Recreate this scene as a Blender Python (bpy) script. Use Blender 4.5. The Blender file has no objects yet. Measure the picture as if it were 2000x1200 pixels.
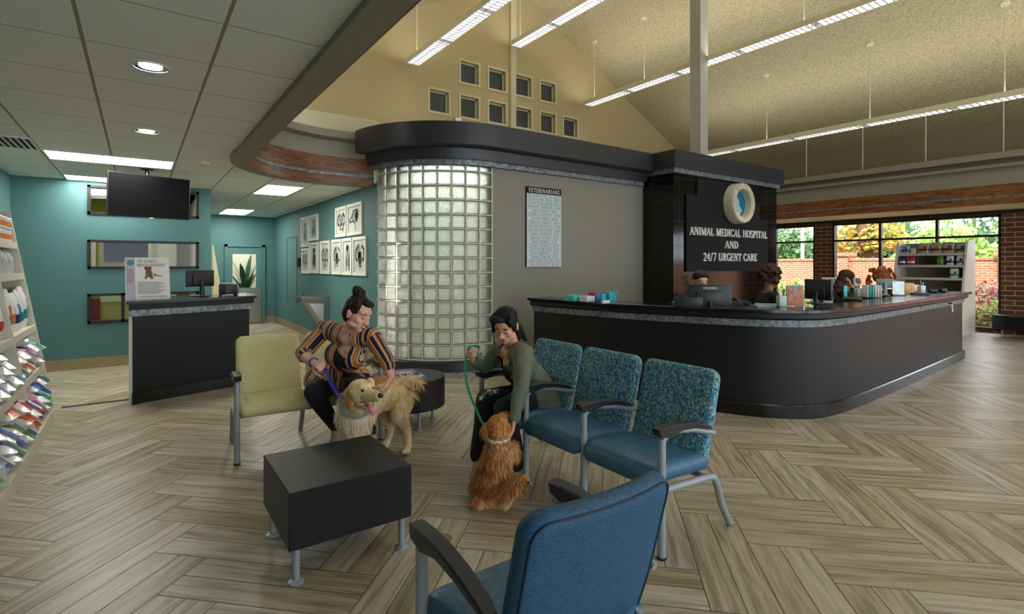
import bpy, bmesh, math, random
from mathutils import Vector, Matrix, Quaternion
from math import sin, cos, pi, radians
SC = bpy.context.scene
COL = SC.collection
V = Vector
# ---------------------------------------------------------------- camera
YAW = radians(35.3); HC = 1.5; FPX = 1030.0
cd = bpy.data.cameras.new('camera'); cam = bpy.data.objects.new('camera', cd); COL.objects.link(cam)
cd.sensor_width = 36; cd.lens = 36 * FPX / 2000; cd.shift_y = -84 / 2000; cd.clip_start = 0.05; cd.clip_end = 300
cam.location = (0, 0, HC); cam.rotation_euler = (radians(90), 0, -YAW)
SC.camera = cam
FWD = V((sin(YAW), cos(YAW), 0)); RGT = V((cos(YAW), -sin(YAW), 0))
# ---------------------------------------------------------------- view, world, sun
SC.view_settings.view_transform = 'Standard'; SC.view_settings.look = 'None'
SC.view_settings.exposure = 1.0; SC.view_settings.gamma = 1; SC.view_settings.use_curve_mapping = False
SC.cycles.max_bounces = 7; SC.cycles.diffuse_bounces = 4; SC.cycles.glossy_bounces = 3; SC.cycles.transmission_bounces = 4
SC.cycles.transparent_max_bounces = 6; SC.cycles.sample_clamp_indirect = 4; SC.cycles.caustics_reflective = False; SC.cycles.caustics_refractive = False
W = bpy.data.worlds.new('sky'); SC.world = W; W.use_nodes = True
bg = W.node_tree.nodes['Background']; bg.inputs[0].default_value = (0.80, 0.90, 1.0, 1); bg.inputs[1].default_value = 2.6
sd = bpy.data.lights.new('sun', 'SUN'); sd.energy = 4.8; sd.angle = radians(1); sd.color = (1, .95, .85)
sun = bpy.data.objects.new('sun', sd); COL.objects.link(sun)
sun.rotation_euler = V((0.72, 0.30, -0.95)).to_track_quat('-Z', 'Y').to_euler()
PANEL_E = 12.0; STRIP_E = 5.0; DOWN_E = 40.0; GLASSROOM_E = 4.2
# ---------------------------------------------------------------- helpers
def at(px, py, dep):      # a point of the place, seen along a direction, at a distance in front of the eye
    return V((0, 0, HC)) + FWD * dep + RGT * ((px - 1000) * dep / FPX) + V((0, 0, (516 - py) * dep / FPX))
def gz(px, py, z):
    return at(px, py, (HC - z) * FPX / (py - 516))
def lin(c):
    r = []
    for v in c[:3]:
        v = v / 255.0
        r.append(v / 12.92 if v <= .04045 else ((v + .055) / 1.055) ** 2.4)
    return (*r, 1)
def mat(name, col, rough=.6, metal=0., bump=0., bscale=60., vary=0., vscale=8., spec=.5, stretch=None, coat=0.):
    m = bpy.data.materials.new(name); m.use_nodes = True; nt = m.node_tree; b = nt.nodes['Principled BSDF']
    c = lin(col); b.inputs['Base Color'].default_value = c
    b.inputs['Roughness'].default_value = rough; b.inputs['Metallic'].default_value = metal
    b.inputs['Specular IOR Level'].default_value = spec; b.inputs['Coat Weight'].default_value = coat
    tc = nt.nodes.new('ShaderNodeTexCoord'); src = tc.outputs['Object']
    if stretch:
        mp = nt.nodes.new('ShaderNodeMapping'); mp.inputs['Scale'].default_value = stretch
        nt.links.new(src, mp.inputs[0]); src = mp.outputs[0]
    if vary:
        n = nt.nodes.new('ShaderNodeTexNoise'); n.inputs['Scale'].default_value = vscale; n.inputs['Detail'].default_value = 5
        nt.links.new(src, n.inputs['Vector'])
        r = nt.nodes.new('ShaderNodeMapRange'); r.inputs[1].default_value = .3; r.inputs[2].default_value = .7
        r.inputs[3].default_value = 1 - vary; r.inputs[4].default_value = 1 + vary; nt.links.new(n.outputs[0], r.inputs[0])
        h = nt.nodes.new('ShaderNodeHueSaturation'); h.inputs['Color'].default_value = c
        nt.links.new(r.outputs[0], h.inputs['Value']); nt.links.new(h.outputs[0], b.inputs['Base Color'])
    if bump:
        n = nt.nodes.new('ShaderNodeTexNoise'); n.inputs['Scale'].default_value = bscale; n.inputs['Detail'].default_value = 3
        nt.links.new(src, n.inputs['Vector'])
        bp = nt.nodes.new('ShaderNodeBump'); bp.inputs['Strength'].default_value = bump; bp.inputs['Distance'].default_value = .01
        nt.links.new(n.outputs[0], bp.inputs['Height']); nt.links.new(bp.outputs[0], b.inputs['Normal'])
    return m
def emat(name, col, e):
    m = bpy.data.materials.new(name); m.use_nodes = True; nt = m.node_tree; b = nt.nodes['Principled BSDF']
    b.inputs['Base Color'].default_value = lin(col); b.inputs['Emission Color'].default_value = lin(col); b.inputs['Emission Strength'].default_value = e
    return m
def ramp(nt, fac, stops, mode='LINEAR'):
    r = nt.nodes.new('ShaderNodeValToRGB'); r.color_ramp.interpolation = mode
    el = r.color_ramp.elements
    while len(el) < len(stops): el.new(.5)
    for e, (p, c) in zip(el, stops): e.position = p; e.color = lin(c)
    nt.links.new(fac, r.inputs[0]); return r.outputs[0]
class MB:
    """collects shapes, then links them as ONE mesh"""
    def __init__(s): s.v = []; s.f = []; s.m = []; s.uv = []; s.cur = 0; s.M = None
    def add(s, vs, fs, uvs=None):
        o = len(s.v)
        vs = [V(p) for p in vs]
        if s.M: vs = [s.M @ p for p in vs]
        s.v += vs
        for k, f in enumerate(fs):
            s.f.append([i + o for i in f]); s.m.append(s.cur)
            if uvs: s.uv.append(uvs[k])
            else:
                p = [vs[i] for i in f]
                n = V((0, 0, 0))
                for i in range(len(p)): n += p[i].cross(p[(i + 1) % len(p)])
                a = [abs(t) for t in n]; ax = a.index(max(a))
                s.uv.append([((q.y, q.z), (q.x, q.z), (q.x, q.y))[ax] for q in p])
    def quad(s, a, b, c, d): s.add([a, b, c, d], [[0, 1, 2, 3]])
    def box(s, c, size, rz=0., R=None, top=None):
        x, y, z = [t / 2 for t in size]; c = V(c); t = top or (1, 1)
        vs = [V((-x, -y, -z)), V((x, -y, -z)), V((x, y, -z)), V((-x, y, -z)), V((-x * t[0], -y * t[1], z)), V((x * t[0], -y * t[1], z)), V((x * t[0], y * t[1], z)), V((-x * t[0], y * t[1], z))]
        M = R if R is not None else Matrix.Rotation(rz, 3, 'Z')
        s.add([c + M @ p for p in vs], [[0, 3, 2, 1], [4, 5, 6, 7], [0, 1, 5, 4], [1, 2, 6, 5], [2, 3, 7, 6], [3, 0, 4, 7]])
    def ab(s, lo, hi): s.box([(a + b) / 2 for a, b in zip(lo, hi)], [b - a for a, b in zip(lo, hi)])
    def rbox(s, c, size, r=.01, seg=2, rz=0., R=None, deform=None):
        bm = bmesh.new(); bmesh.ops.create_cube(bm, size=1)
        for v in bm.verts: v.co = V((v.co.x * size[0], v.co.y * size[1], v.co.z * size[2]))
        bmesh.ops.bevel(bm, geom=bm.edges[:] , offset=min(r, min(size) * .49), segments=seg, profile=.5, affect='EDGES')
        if deform:
            bmesh.ops.subdivide_edges(bm, edges=[e for e in bm.edges if e.calc_length() > max(size) * .3], cuts=6, use_grid_fill=True)
        M = R if R is not None else Matrix.Rotation(rz, 3, 'Z')
        bm.verts.index_update()
        vs = [(deform(v.co.copy()) if deform else v.co.copy()) for v in bm.verts]
        s.add([V(c) + M @ p for p in vs], [[v.index for v in f.verts] for f in bm.faces]); bm.free()
    def tube(s, pts, r, seg=10, caps=True, flat=1.):
        pts = [V(p) for p in pts]; n = len(pts); rr = r if isinstance(r, (list, tuple)) else [r] * n
        vs = []; fs = []; ref = None
        for i, p in enumerate(pts):
            d = (pts[min(i + 1, n - 1)] - pts[max(i - 1, 0)]).normalized()
            if ref is None: ref = V((0, 0, 1)) if abs(d.z) < .9 else V((1, 0, 0))
            x = ref.cross(d)
            if x.length < 1e-4: x = V((0, 1, 0)).cross(d)
            x.normalize(); y = d.cross(x).normalized(); ref = y
            for k in range(seg):
                a = 2 * pi * k / seg; vs.append(p + (x * cos(a) + y * sin(a) * flat) * rr[i])
        for i in range(n - 1):
            for k in range(seg):
                a = i * seg + k; b = i * seg + (k + 1) % seg; fs.append([a, b, b + seg, a + seg])
        if caps: fs.append(list(range(seg))[::-1]); fs.append([(n - 1) * seg + k for k in range(seg)])
        s.add(vs, fs)
    def lathe(s, prof, c, seg=32, axis=None, arc=(0, 2 * pi)):
        c = V(c); R = axis if axis is not None else Matrix.Identity(3); vs = []; fs = []; n = len(prof)
        full = abs(arc[1] - arc[0] - 2 * pi) < 1e-6; m = seg if full else seg + 1
        for k in range(m):
            a = arc[0] + (arc[1] - arc[0]) * k / seg
            for (r, z) in prof: vs.append(c + R @ V((r * cos(a), r * sin(a), z)))
        for k in range(seg):
            k2 = (k + 1) % m
            for i in range(n - 1): fs.append([k * n + i, k2 * n + i, k2 * n + i + 1, k * n + i + 1])
        s.add(vs, fs)
    def prism(s, poly, z0, z1):
        n = len(poly); vs = [V((x, y, z0)) for x, y in poly] + [V((x, y, z1)) for x, y in poly]
        s.add(vs, [list(range(n))[::-1], list(range(n, 2 * n))] + [[i, (i + 1) % n, (i + 1) % n + n, i + n] for i in range(n)])
    def sweep(s, path, prof, closed=False, caps=True):
        """path: xy points; prof: closed loop of (offset to the right-hand side of travel, z)"""
        n = len(path); m = len(prof); P = [V((p[0], p[1], 0)) for p in path]; vs = []; L = [0.]
        for i in range(n):
            a = P[(i - 1) % n] if closed or i > 0 else P[i]; b = P[(i + 1) % n] if closed or i < n - 1 else P[i]
            d1 = (P[i] - a).normalized() if (P[i] - a).length > 1e-6 else (b - P[i]).normalized()
            d2 = (b - P[i]).normalized() if (b - P[i]).length > 1e-6 else d1
            n1 = V((d1.y, -d1.x, 0)); n2 = V((d2.y, -d2.x, 0)); nn = (n1 + n2).normalized(); k = 1 / max(.35, nn.dot(n1))
            for (o, z) in prof: vs.append(P[i] + nn * o * k + V((0, 0, z)))
            if i: L.append(L[-1] + (P[i] - P[i - 1]).length)
        fs = []; uvs = []; pl = [0.]
        for j in range(m): q = V(prof[j]); w = V(prof[(j + 1) % m]); pl.append(pl[-1] + (w - q).length)
        rng = n if closed else n - 1
        for i in range(rng):
            i2 = (i + 1) % n; l2 = L[i] + (P[i2] - P[i]).length
            for j in range(m):
                j2 = (j + 1) % m; fs.append([i * m + j, i2 * m + j, i2 * m + j2, i * m + j2])
                uvs.append([(L[i], pl[j]), (l2, pl[j]), (l2, pl[j + 1]), (L[i], pl[j + 1])])
        if caps and not closed:
            fs.append(list(range(m))[::-1]); uvs.append([(q[0], q[1]) for q in prof][::-1])
            fs.append([(n - 1) * m + j for j in range(m)]); uvs.append([(q[0], q[1]) for q in prof])
        s.add(vs, fs, uvs)
    def build(s, name, mats, parent=None, smooth=35, kind=None, label=None, origin=None):
        me = bpy.data.meshes.new(name); o3 = V(origin) if origin is not None else V((0, 0, 0))
        me.from_pydata([p - o3 for p in s.v], [], s.f)
        ms = mats if isinstance(mats, (list, tuple)) else [mats]
        for m in ms: me.materials.append(m)
        me.polygons.foreach_set('material_index', s.m)
        u = me.uv_layers.new(name='UVMap'); flat = []
        for p in s.uv:
            for t in p: flat += [t[0], t[1]]
        u.data.foreach_set('uv', flat)
        if smooth: me.shade_smooth(); me.set_sharp_from_angle(angle=radians(smooth))
        me.update()
        o = bpy.data.objects.new(name, me); COL.objects.link(o)
        if origin is not None: o.location = o3
        if parent: o.parent = parent
        if kind: o['kind'] = kind
        if label: o['label'] = label
        return o
def tag(o, label, cat, group=None, kind=None):
    if label: o['label'] = label
    if cat: o['category'] = cat
    if group: o['group'] = group
    if kind: o['kind'] = kind
    return o
def thing(name, label, cat, loc=(0, 0, 0), rz=0., group=None):
    o = bpy.data.objects.new(name, None); COL.objects.link(o); o.location = loc; o.rotation_euler = (0, 0, rz); o.empty_display_size = .1
    return tag(o, label, cat, group)
KIDS = {}
def copy_tree(o, parent=None):
    c = o.copy(); COL.objects.link(c); c.parent = parent
    for ch in [x for x in bpy.data.objects if x.parent == o]: copy_tree(ch, c)
    return c
def struct(name, mb, m, parent=None, smooth=35): return mb.build(name, m, parent, smooth, None if parent else 'structure')
# ---------------------------------------------------------------- writing: a small serif capital alphabet built from strokes
K, T = .15, .06      # thick and thin stroke
def _g(w, *st): return (w, st)
def ln(a, b, c, d, t=K): return ('l', a, b, c, d, t)
def ac(cx, cy, rx, ry, a0, a1, t=K, t2=T): return ('a', cx, cy, rx, ry, a0, a1, t, t2)
def sf(x, y, h=.13): return ('s', x, y, h)
GL = {
 'A': _g(.78, ln(.08, 0, .37, 1, T), ln(.37, 1, .68, 0), ln(.2, .34, .56, .34, T), sf(.08, 0), sf(.68, 0, .14)),
 'B': _g(.66, ln(.16, 0, .16, 1), ac(.3, .745, .26, .225, -90, 90), ac(.3, .26, .3, .23, -90, 90), ln(.1, 1, .32, 1, T), ln(.1, .52, .32, .52, T), ln(.02, 0, .32, 0, T)),
 'C': _g(.72, ac(.42, .5, .34, .48, 50, 310), ln(.67, .98, .67, .72, T), ln(.67, .3, .67, .12, T)),
 'D': _g(.78, ln(.16, 0, .16, 1), ac(.28, .5, .42, .47, -90, 90), ln(.02, .98, .3, .98, T), ln(.02, .02, .3, .02, T)),
 'E': _g(.64, ln(.16, 0, .16, 1), ln(.02, .98, .56, .98, T), ln(.16, .52, .44, .52, T), ln(.02, .02, .58, .02, T), ln(.56, .98, .56, .78, T), ln(.59, .24, .59, .0, T), ln(.44, .62, .44, .42, T)),
 'F': _g(.6, ln(.16, 0, .16, 1), ln(.02, .98, .56, .98, T), ln(.16, .52, .44, .52, T), ln(.56, .98, .56, .78, T), sf(.16, 0), ln(.44, .62, .44, .42, T)),
 'G': _g(.78, ac(.42, .5, .34, .48, 50, 310), ln(.66, .98, .66, .72, T), ln(.64, .06, .64, .42), sf(.64, .42)),
 'H': _g(.84, ln(.17, 0, .17, 1), ln(.67, 0, .67, 1), ln(.17, .52, .67, .52, T), sf(.17, 0), sf(.17, .96), sf(.67, 0), sf(.67, .96)),
 'I': _g(.36, ln(.18, 0, .18, 1), sf(.18, 0), sf(.18, .96)),
 'J': _g(.46, ln(.26, .2, .26, 1), ac(.13, .18, .13, .2, 180, 360, T, K), sf(.26, .96)),
 'K': _g(.8, ln(.17, 0, .17, 1), ln(.2, .42, .64, .98, T), ln(.3, .56, .68, 0), sf(.17, 0), sf(.17, .96), sf(.64, .96, .1), sf(.68, 0)),
 'L': _g(.64, ln(.17, 0, .17, 1), sf(.17, .96), ln(.03, .02, .58, .02, T), ln(.58, .26, .58, 0, T)),
 'M': _g(.98, ln(.14, 0, .14, 1, T), ln(.14, 1, .47, .04), ln(.47, .04, .8, 1, T), ln(.82, 0, .82, 1), sf(.14, 0), sf(.82, 0), sf(.1, .96, .1), sf(.86, .96, .1)),
 'N': _g(.84, ln(.14, 0, .14, 1, T), ln(.16, 1, .69, 0), ln(.69, 0, .69, 1, T), sf(.14, 0), sf(.12, .96, .12), sf(.69, .96)),
 'O': _g(.8, ac(.4, .5, .33, .48, 0, 360)),
 'P': _g(.64, ln(.17, 0, .17, 1), ac(.3, .73, .26, .245, -90, 90), ln(.03, .98, .32, .98, T), ln(.17, .48, .32, .48, T), sf(.17, 0)),
 'Q': _g(.8, ac(.4, .5, .33, .48, 0, 360), ln(.42, .16, .72, -.16, T)),
 'R': _g(.76, ln(.17, 0, .17, 1), ac(.3, .74, .26, .235, -90, 90), ln(.03, .98, .32, .98, T), ln(.17, .5, .32, .5, T), ln(.34, .5, .66, 0), sf(.17, 0), sf(.68, 0, .08)),
 'S': _g(.6, ac(.3, .74, .2, .235, 30, 250, K, T), ac(.3, .25, .22, .235, -150, 95, K, T), ln(.5, .98, .5, .76, T), ln(.1, .28, .1, .02, T)),
 'T': _g(.7, ln(.35, 0, .35, 1), ln(.04, .98, .66, .98, T), ln(.05, .98, .05, .74, T), ln(.65, .98, .65, .74, T), sf(.35, 0)),
 'U': _g(.8, ln(.17, .3, .17, 1), ac(.41, .3, .24, .28, 180, 360), ln(.65, .3, .65, 1, T), sf(.17, .96), sf(.65, .96)),
 'V': _g(.76, ln(.1, 1, .38, 0), ln(.38, 0, .66, 1, T), sf(.1, .96), sf(.66, .96)),
 'W': _g(1.06, ln(.1, 1, .33, 0), ln(.33, 0, .54, .9, T), ln(.54, .9, .75, 0), ln(.75, 0, .97, 1, T), sf(.1, .96), sf(.97, .96)),
 'X': _g(.76, ln(.1, 1, .66, 0), ln(.64, 1, .1, 0, T), sf(.1, .96), sf(.64, .96), sf(.1, 0), sf(.66, 0)),
 'Y': _g(.74, ln(.08, 1, .37, .46), ln(.66, 1, .37, .46, T), ln(.37, 0, .37, .48), sf(.08, .96), sf(.66, .96), sf(.37, 0)),
 'Z': _g(.66, ln(.08, .98, .58, .98, T), ln(.56, .98, .08, .02), ln(.06, .02, .6, .02, T), ln(.08, .98, .08, .78, T), ln(.6, .22, .6, .0, T)),
 '2': _g(.6, ac(.29, .7, .2, .27, -20, 170, K, T), ln(.46, .6, .08, .06, T), ln(.06, .06, .54, .06, K)),
 '4': _g(.62, ln(.42, 0, .42, 1), ln(.42, 1, .04, .3, T), ln(.04, .3, .6, .3, T)),
 '7': _g(.58, ln(.05, .94, .54, .94, K), ln(.54, .94, .2, 0, T * 1.6)),
 '/': _g(.5, ln(.06, -.05, .42, 1.05, T * 1.3)),
 ',': _g(.28, ln(.14, .1, .08, -.14, .1)), '.': _g(.28, ln(.14, 0, .14, .12, .12)), '&': _g(.8, ac(.34, .74, .16, .22, 0, 360), ac(.34, .26, .26, .26, 60, 330), ln(.2, .6, .7, 0)),
 ' ': _g(.34),
}
def write(mb, text, o, ex, ez, h, depth=.0, align='c', sans=False, squash=1., gap=.06):
    """o origin (centre baseline), ex along, ez up"""
    ex = V(ex).normalized(); ez = V(ez).normalized(); en = ex.cross(ez) * 1.0      # towards the reader
    wd = sum(GL.get(c, GL[' '])[0] + gap for c in text) * h * squash
    x0 = -wd / 2 if align == 'c' else 0.
    def P(x, y): return V(o) + ex * (x0 + x * h * squash) + ez * (y * h)
    def poly(pts):
        n = len(pts)
        if depth:
            vs = [p for p in pts] + [p + en * depth for p in pts]
            mb.add(vs, [list(range(n, 2 * n))] + [[i, (i + 1) % n, (i + 1) % n + n, i + n] for i in range(n)])
        else: mb.add(pts, [list(range(n))])
    cx = 0.
    for c in text:
        w, st = GL.get(c, GL[' '])
        for q in st:
            if q[0] == 'l':
                _, a, b, c2, d, t = q
                if sans: t = .13
                L = math.hypot(c2 - a, d - b) or 1; nx, ny = -(d - b) / L * t / 2, (c2 - a) / L * t / 2
                if abs(d - b) > .3: nx, ny = (t / 2 * (1 if nx > 0 else -1)) * math.hypot(c2 - a, d - b) / max(abs(d - b), .2) * .92, 0
                poly([P(cx + a - nx, b - ny), P(cx + c2 - nx, d - ny), P(cx + c2 + nx, d + ny), P(cx + a + nx, b + ny)])
            elif q[0] == 'a':
                _, ax_, ay, rx, ry, a0, a1, t, t2 = q
                if sans: t = t2 = .13
                n = max(4, int(abs(a1 - a0) / 24)); pr = None
                for i in range(n + 1):
                    a = radians(a0 + (a1 - a0) * i / n); tt = t2 + (t - t2) * abs(cos(a))
                    pi_, po = P(cx + ax_ + (rx - tt / 2) * cos(a), ay + (ry - tt / 2) * sin(a)), P(cx + ax_ + (rx + tt / 2) * cos(a), ay + (ry + tt / 2) * sin(a))
                    if pr: poly([pr[0], pr[1], po, pi_])
                    pr = (pi_, po)
            elif q[0] == 's' and not sans:
                _, x, y, hw = q; poly([P(cx + x - hw, y), P(cx + x + hw, y), P(cx + x + hw, y + .045), P(cx + x - hw, y + .045)])
        cx += w + gap
# ---------------------------------------------------------------- materials of the place
M = {}
def herr():
    m = bpy.data.materials.new('wood_look_tile'); m.use_nodes = True; nt = m.node_tree; b = nt.nodes['Principled BSDF']
    at_ = nt.nodes.new('ShaderNodeAttribute'); at_.attribute_name = 'rnd'
    uv = nt.nodes.new('ShaderNodeUVMap'); mp = nt.nodes.new('ShaderNodeMapping'); mp.inputs['Scale'].default_value = (1.2, 16, 1)
    nt.links.new(uv.outputs[0], mp.inputs[0])
    n = nt.nodes.new('ShaderNodeTexNoise'); n.inputs['Scale'].default_value = 1.6; n.inputs['Detail'].default_value = 7; n.inputs['Roughness'].default_value = .62; n.inputs['Distortion'].default_value = .6
    nt.links.new(mp.outputs[0], n.inputs['Vector'])
    c = ramp(nt, n.outputs[0], [(.25, (106, 93, 73)), (.4, (146, 132, 106)), (.52, (171, 156, 128)), (.64, (186, 173, 147)), (.8, (154, 140, 114))])
    h = nt.nodes.new('ShaderNodeHueSaturation'); nt.links.new(c, h.inputs['Color'])
    r = nt.nodes.new('ShaderNodeMapRange'); r.inputs[3].default_value = .8; r.inputs[4].default_value = 1.14; nt.links.new(at_.outputs['Fac'], r.inputs[0]); nt.links.new(r.outputs[0], h.inputs['Value'])
    r2 = nt.nodes.new('ShaderNodeMapRange'); r2.inputs[3].default_value = 1.1; r2.inputs[4].default_value = .7; nt.links.new(at_.outputs['Fac'], r2.inputs[0]); nt.links.new(r2.outputs[0], h.inputs['Saturation'])
    nt.links.new(h.outputs[0], b.inputs['Base Color']); b.inputs['Roughness'].default_value = .36; b.inputs['Specular IOR Level'].default_value = .45
    bp = nt.nodes.new('ShaderNodeBump'); bp.inputs['Strength'].default_value = .12; bp.inputs['Distance'].default_value = .003; nt.links.new(n.outputs[0], bp.inputs['Height']); nt.links.new(bp.outputs[0], b.inputs['Normal'])
    return m
M['tile'] = herr(); M['grout'] = mat('grout', (70, 60, 48), .8)
def oak():
    m = bpy.data.materials.new('oak'); m.use_nodes = True; nt = m.node_tree; b = nt.nodes['Principled BSDF']
    uv = nt.nodes.new('ShaderNodeUVMap'); mp = nt.nodes.new('ShaderNodeMapping'); mp.inputs['Scale'].default_value = (1.0, 9, 1)
    nt.links.new(uv.outputs[0], mp.inputs[0]); n = nt.nodes.new('ShaderNodeTexNoise'); n.inputs['Scale'].default_value = 2.2; n.inputs['Detail'].default_value = 6; n.inputs['Distortion'].default_value = 1.4
    nt.links.new(mp.outputs[0], n.inputs['Vector'])
    c = ramp(nt, n.outputs[0], [(.3, (54, 28, 12)), (.45, (104, 62, 28)), (.56, (132, 82, 38)), (.62, (84, 48, 22)), (.75, (116, 72, 34))])
    nt.links.new(c, b.inputs['Base Color']); b.inputs['Roughness'].default_value = .4
    return m
M['oak'] = oak()
def galv(name='zinc'):
    m = bpy.data.materials.new(name); m.use_nodes = True; nt = m.node_tree; b = nt.nodes['Principled BSDF']
    tc = nt.nodes.new('ShaderNodeTexCoord'); n = nt.nodes.new('ShaderNodeTexVoronoi'); n.inputs['Scale'].default_value = 34; nt.links.new(tc.outputs['Object'], n.inputs['Vector'])
    n2 = nt.nodes.new('ShaderNodeTexNoise'); n2.inputs['Scale'].default_value = 16; n2.inputs['Detail'].default_value = 6; nt.links.new(tc.outputs['Object'], n2.inputs['Vector'])
    mx = nt.nodes.new('ShaderNodeMix'); mx.data_type = 'FLOAT'; mx.inputs[0].default_value = .6; nt.links.new(n.outputs['Color'], mx.inputs[2]); nt.links.new(n2.outputs[0], mx.inputs[3])
    c = ramp(nt, mx.outputs[0], [(.25, (78, 84, 88)), (.5, (120, 127, 132)), (.75, (158, 166, 170))])
    nt.links.new(c, b.inputs['Base Color']); b.inputs['Metallic'].default_value = .45; b.inputs['Roughness'].default_value = .5
    return m
M['zinc'] = galv()
def brick(name, c1, c2, mort, sc=1.0):
    m = bpy.data.materials.new(name); m.use_nodes = True; nt = m.node_tree; b = nt.nodes['Principled BSDF']
    uv = nt.nodes.new('ShaderNodeUVMap'); t = nt.nodes.new('ShaderNodeTexBrick')
    t.inputs['Color1'].default_value = lin(c1); t.inputs['Color2'].default_value = lin(c2); t.inputs['Mortar'].default_value = lin(mort)
    t.inputs['Scale'].default_value = 1; t.inputs['Brick Width'].default_value = .203 * sc; t.inputs['Row Height'].default_value = .0677 * sc; t.inputs['Mortar Size'].default_value = .006
    nt.links.new(uv.outputs[0], t.inputs['Vector']); nt.links.new(t.outputs[0], b.inputs['Base Color']); b.inputs['Roughness'].default_value = .85
    bp = nt.nodes.new('ShaderNodeBump'); bp.inputs['Strength'].default_value = .4; bp.inputs['Distance'].default_value = .01; bp.invert = True
    nt.links.new(t.outputs['Fac'], bp.inputs['Height']); nt.links.new(bp.outputs[0], b.inputs['Normal'])
    return m
M['brick'] = brick('brick_brown', (104, 60, 38), (78, 46, 32), (186, 168, 128), 1.53); M['brick_out'] = brick('brick_garden', (150, 84, 58), (174, 106, 76), (196, 176, 148))
def grid(name, base, line, sx, sy, ox, oy, wx, wy, rough=.9, bump=.15):
    m = bpy.data.materials.new(name); m.use_nodes = True; nt = m.node_tree; b = nt.nodes['Principled BSDF']
    uv = nt.nodes.new('ShaderNodeUVMap'); sp = nt.nodes.new('ShaderNodeSeparateXYZ'); nt.links.new(uv.outputs[0], sp.inputs[0])
    def line_(out, off, s_, w):
        a = nt.nodes.new('ShaderNodeMath'); a.operation = 'ADD'; nt.links.new(out, a.inputs[0]); a.inputs[1].default_value = -off + 100 * s_
        k = nt.nodes.new('ShaderNodeMath'); k.operation = 'MODULO'; nt.links.new(a.outputs[0], k.inputs[0]); k.inputs[1].default_value = s_
        l = nt.nodes.new('ShaderNodeMath'); l.operation = 'LESS_THAN'; nt.links.new(k.outputs[0], l.inputs[0]); l.inputs[1].default_value = w; return l.outputs[0]
    a = line_(sp.outputs[0], ox, sx, wx); c = line_(sp.outputs[1], oy, sy, wy)
    mx = nt.nodes.new('ShaderNodeMath'); mx.operation = 'MAXIMUM'; nt.links.new(a, mx.inputs[0]); nt.links.new(c, mx.inputs[1])
    n = nt.nodes.new('ShaderNodeTexNoise'); n.inputs['Scale'].default_value = 120; n.inputs['Detail'].default_value = 2; nt.links.new(uv.outputs[0], n.inputs['Vector'])
    cc = ramp(nt, n.outputs[0], [(.3, tuple(v * .92 for v in base)), (.7, tuple(min(255, v * 1.05) for v in base))])
    k = nt.nodes.new('ShaderNodeMix'); k.data_type = 'RGBA'; nt.links.new(mx.outputs[0], k.inputs[0]); nt.links.new(cc, k.inputs[6]); k.inputs[7].default_value = lin(line)
    nt.links.new(k.outputs[2], b.inputs['Base Color']); b.inputs['Roughness'].default_value = rough
    if bump:
        bp = nt.nodes.new('ShaderNodeBump'); bp.inputs['Strength'].default_value = bump; bp.inputs['Distance'].default_value = .004; nt.links.new(n.outputs[0], bp.inputs['Height']); nt.links.new(bp.outputs[0], b.inputs['Normal'])
    return m
M['ceil'] = grid('ceiling_tile', (236, 238, 230), (150, 144, 126), .6, .64, .347, .42, .018, .009)
M['teal'] = mat('teal_paint', (76, 119, 120), .65, bump=.08, bscale=180)
M['taupe'] = mat('taupe_paint', (138, 130, 112), .6); M['grey_paint'] = mat('warm_grey_paint', (136, 132, 118), .6, bump=.05, bscale=200)
M['cream'] = mat('cream_paint', (196, 188, 150), .7); M['tan'] = mat('tan_paint', (176, 158, 114), .75, bump=.12, bscale=220)
M['tan_trim'] = mat('tan_trim', (190, 180, 146), .6)
M['popcorn'] = mat('textured_ceiling', (182, 170, 132), .95, bump=1.0, bscale=26, vary=.24, vscale=30)
M['black'] = mat('black_laminate', (16, 17, 19), .5, spec=.35, bump=.03, bscale=300, vary=.1, vscale=200); M['slate'] = mat('slate_paint', (42, 45, 50), .38)
M['gloss_black'] = mat('black_gloss', (14, 14, 16), .18)
M['black_tile'] = grid('black_tile', (11, 11, 12), (58, 56, 54), .46, .36, .04, .06, .006, .006, rough=.1, bump=0)
M['frame_brown'] = mat('dark_bronze_frame', (44, 32, 26), .45, metal=.2); M['frame_black'] = mat('black_window_frame', (18, 16, 16), .5)
M['wall_tan_plain'] = mat('right_wall_paint', (140, 130, 104), .7)
M['base_tile'] = mat('wood_look_skirting', (150, 132, 100), .45, vary=.2, vscale=6, stretch=(1, 1, 12))
M['white_metal'] = mat('white_enamel', (225, 222, 208), .4); M['ivory'] = mat('ivory_enamel', (214, 204, 172), .45)
M['chrome'] = mat('chrome', (200, 200, 205), .15, metal=1.); M['steel'] = mat('stainless_steel', (168, 166, 158), .3, metal=1.)
M['soil'] = mat('mulch', (110, 84, 62), .95, vary=.3, vscale=20); M['concrete'] = mat('concrete', (180, 175, 165), .9)
M['panel_e'] = emat('light_diffuser', (255, 252, 240), PANEL_E); M['strip_e'] = emat('fluorescent_tube', (250, 252, 255), STRIP_E); M['down_e'] = emat('downlight_lamp', (235, 244, 255), DOWN_E)
def clear_glass(name='window_glass', tint=(1, 1, 1), refl=.06):
    m = bpy.data.materials.new(name); m.use_nodes = True; nt = m.node_tree; nt.nodes.clear()
    o = nt.nodes.new('ShaderNodeOutputMaterial'); t = nt.nodes.new('ShaderNodeBsdfTransparent'); t.inputs[0].default_value = (*tint, 1)
    g = nt.nodes.new('ShaderNodeBsdfGlossy'); g.inputs['Roughness'].default_value = .02; x = nt.nodes.new('ShaderNodeMixShader'); x.inputs[0].default_value = refl
    nt.links.new(t.outputs[0], x.inputs[1]); nt.links.new(g.outputs[0], x.inputs[2]); nt.links.new(x.outputs[0], o.inputs[0]); return m
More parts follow.
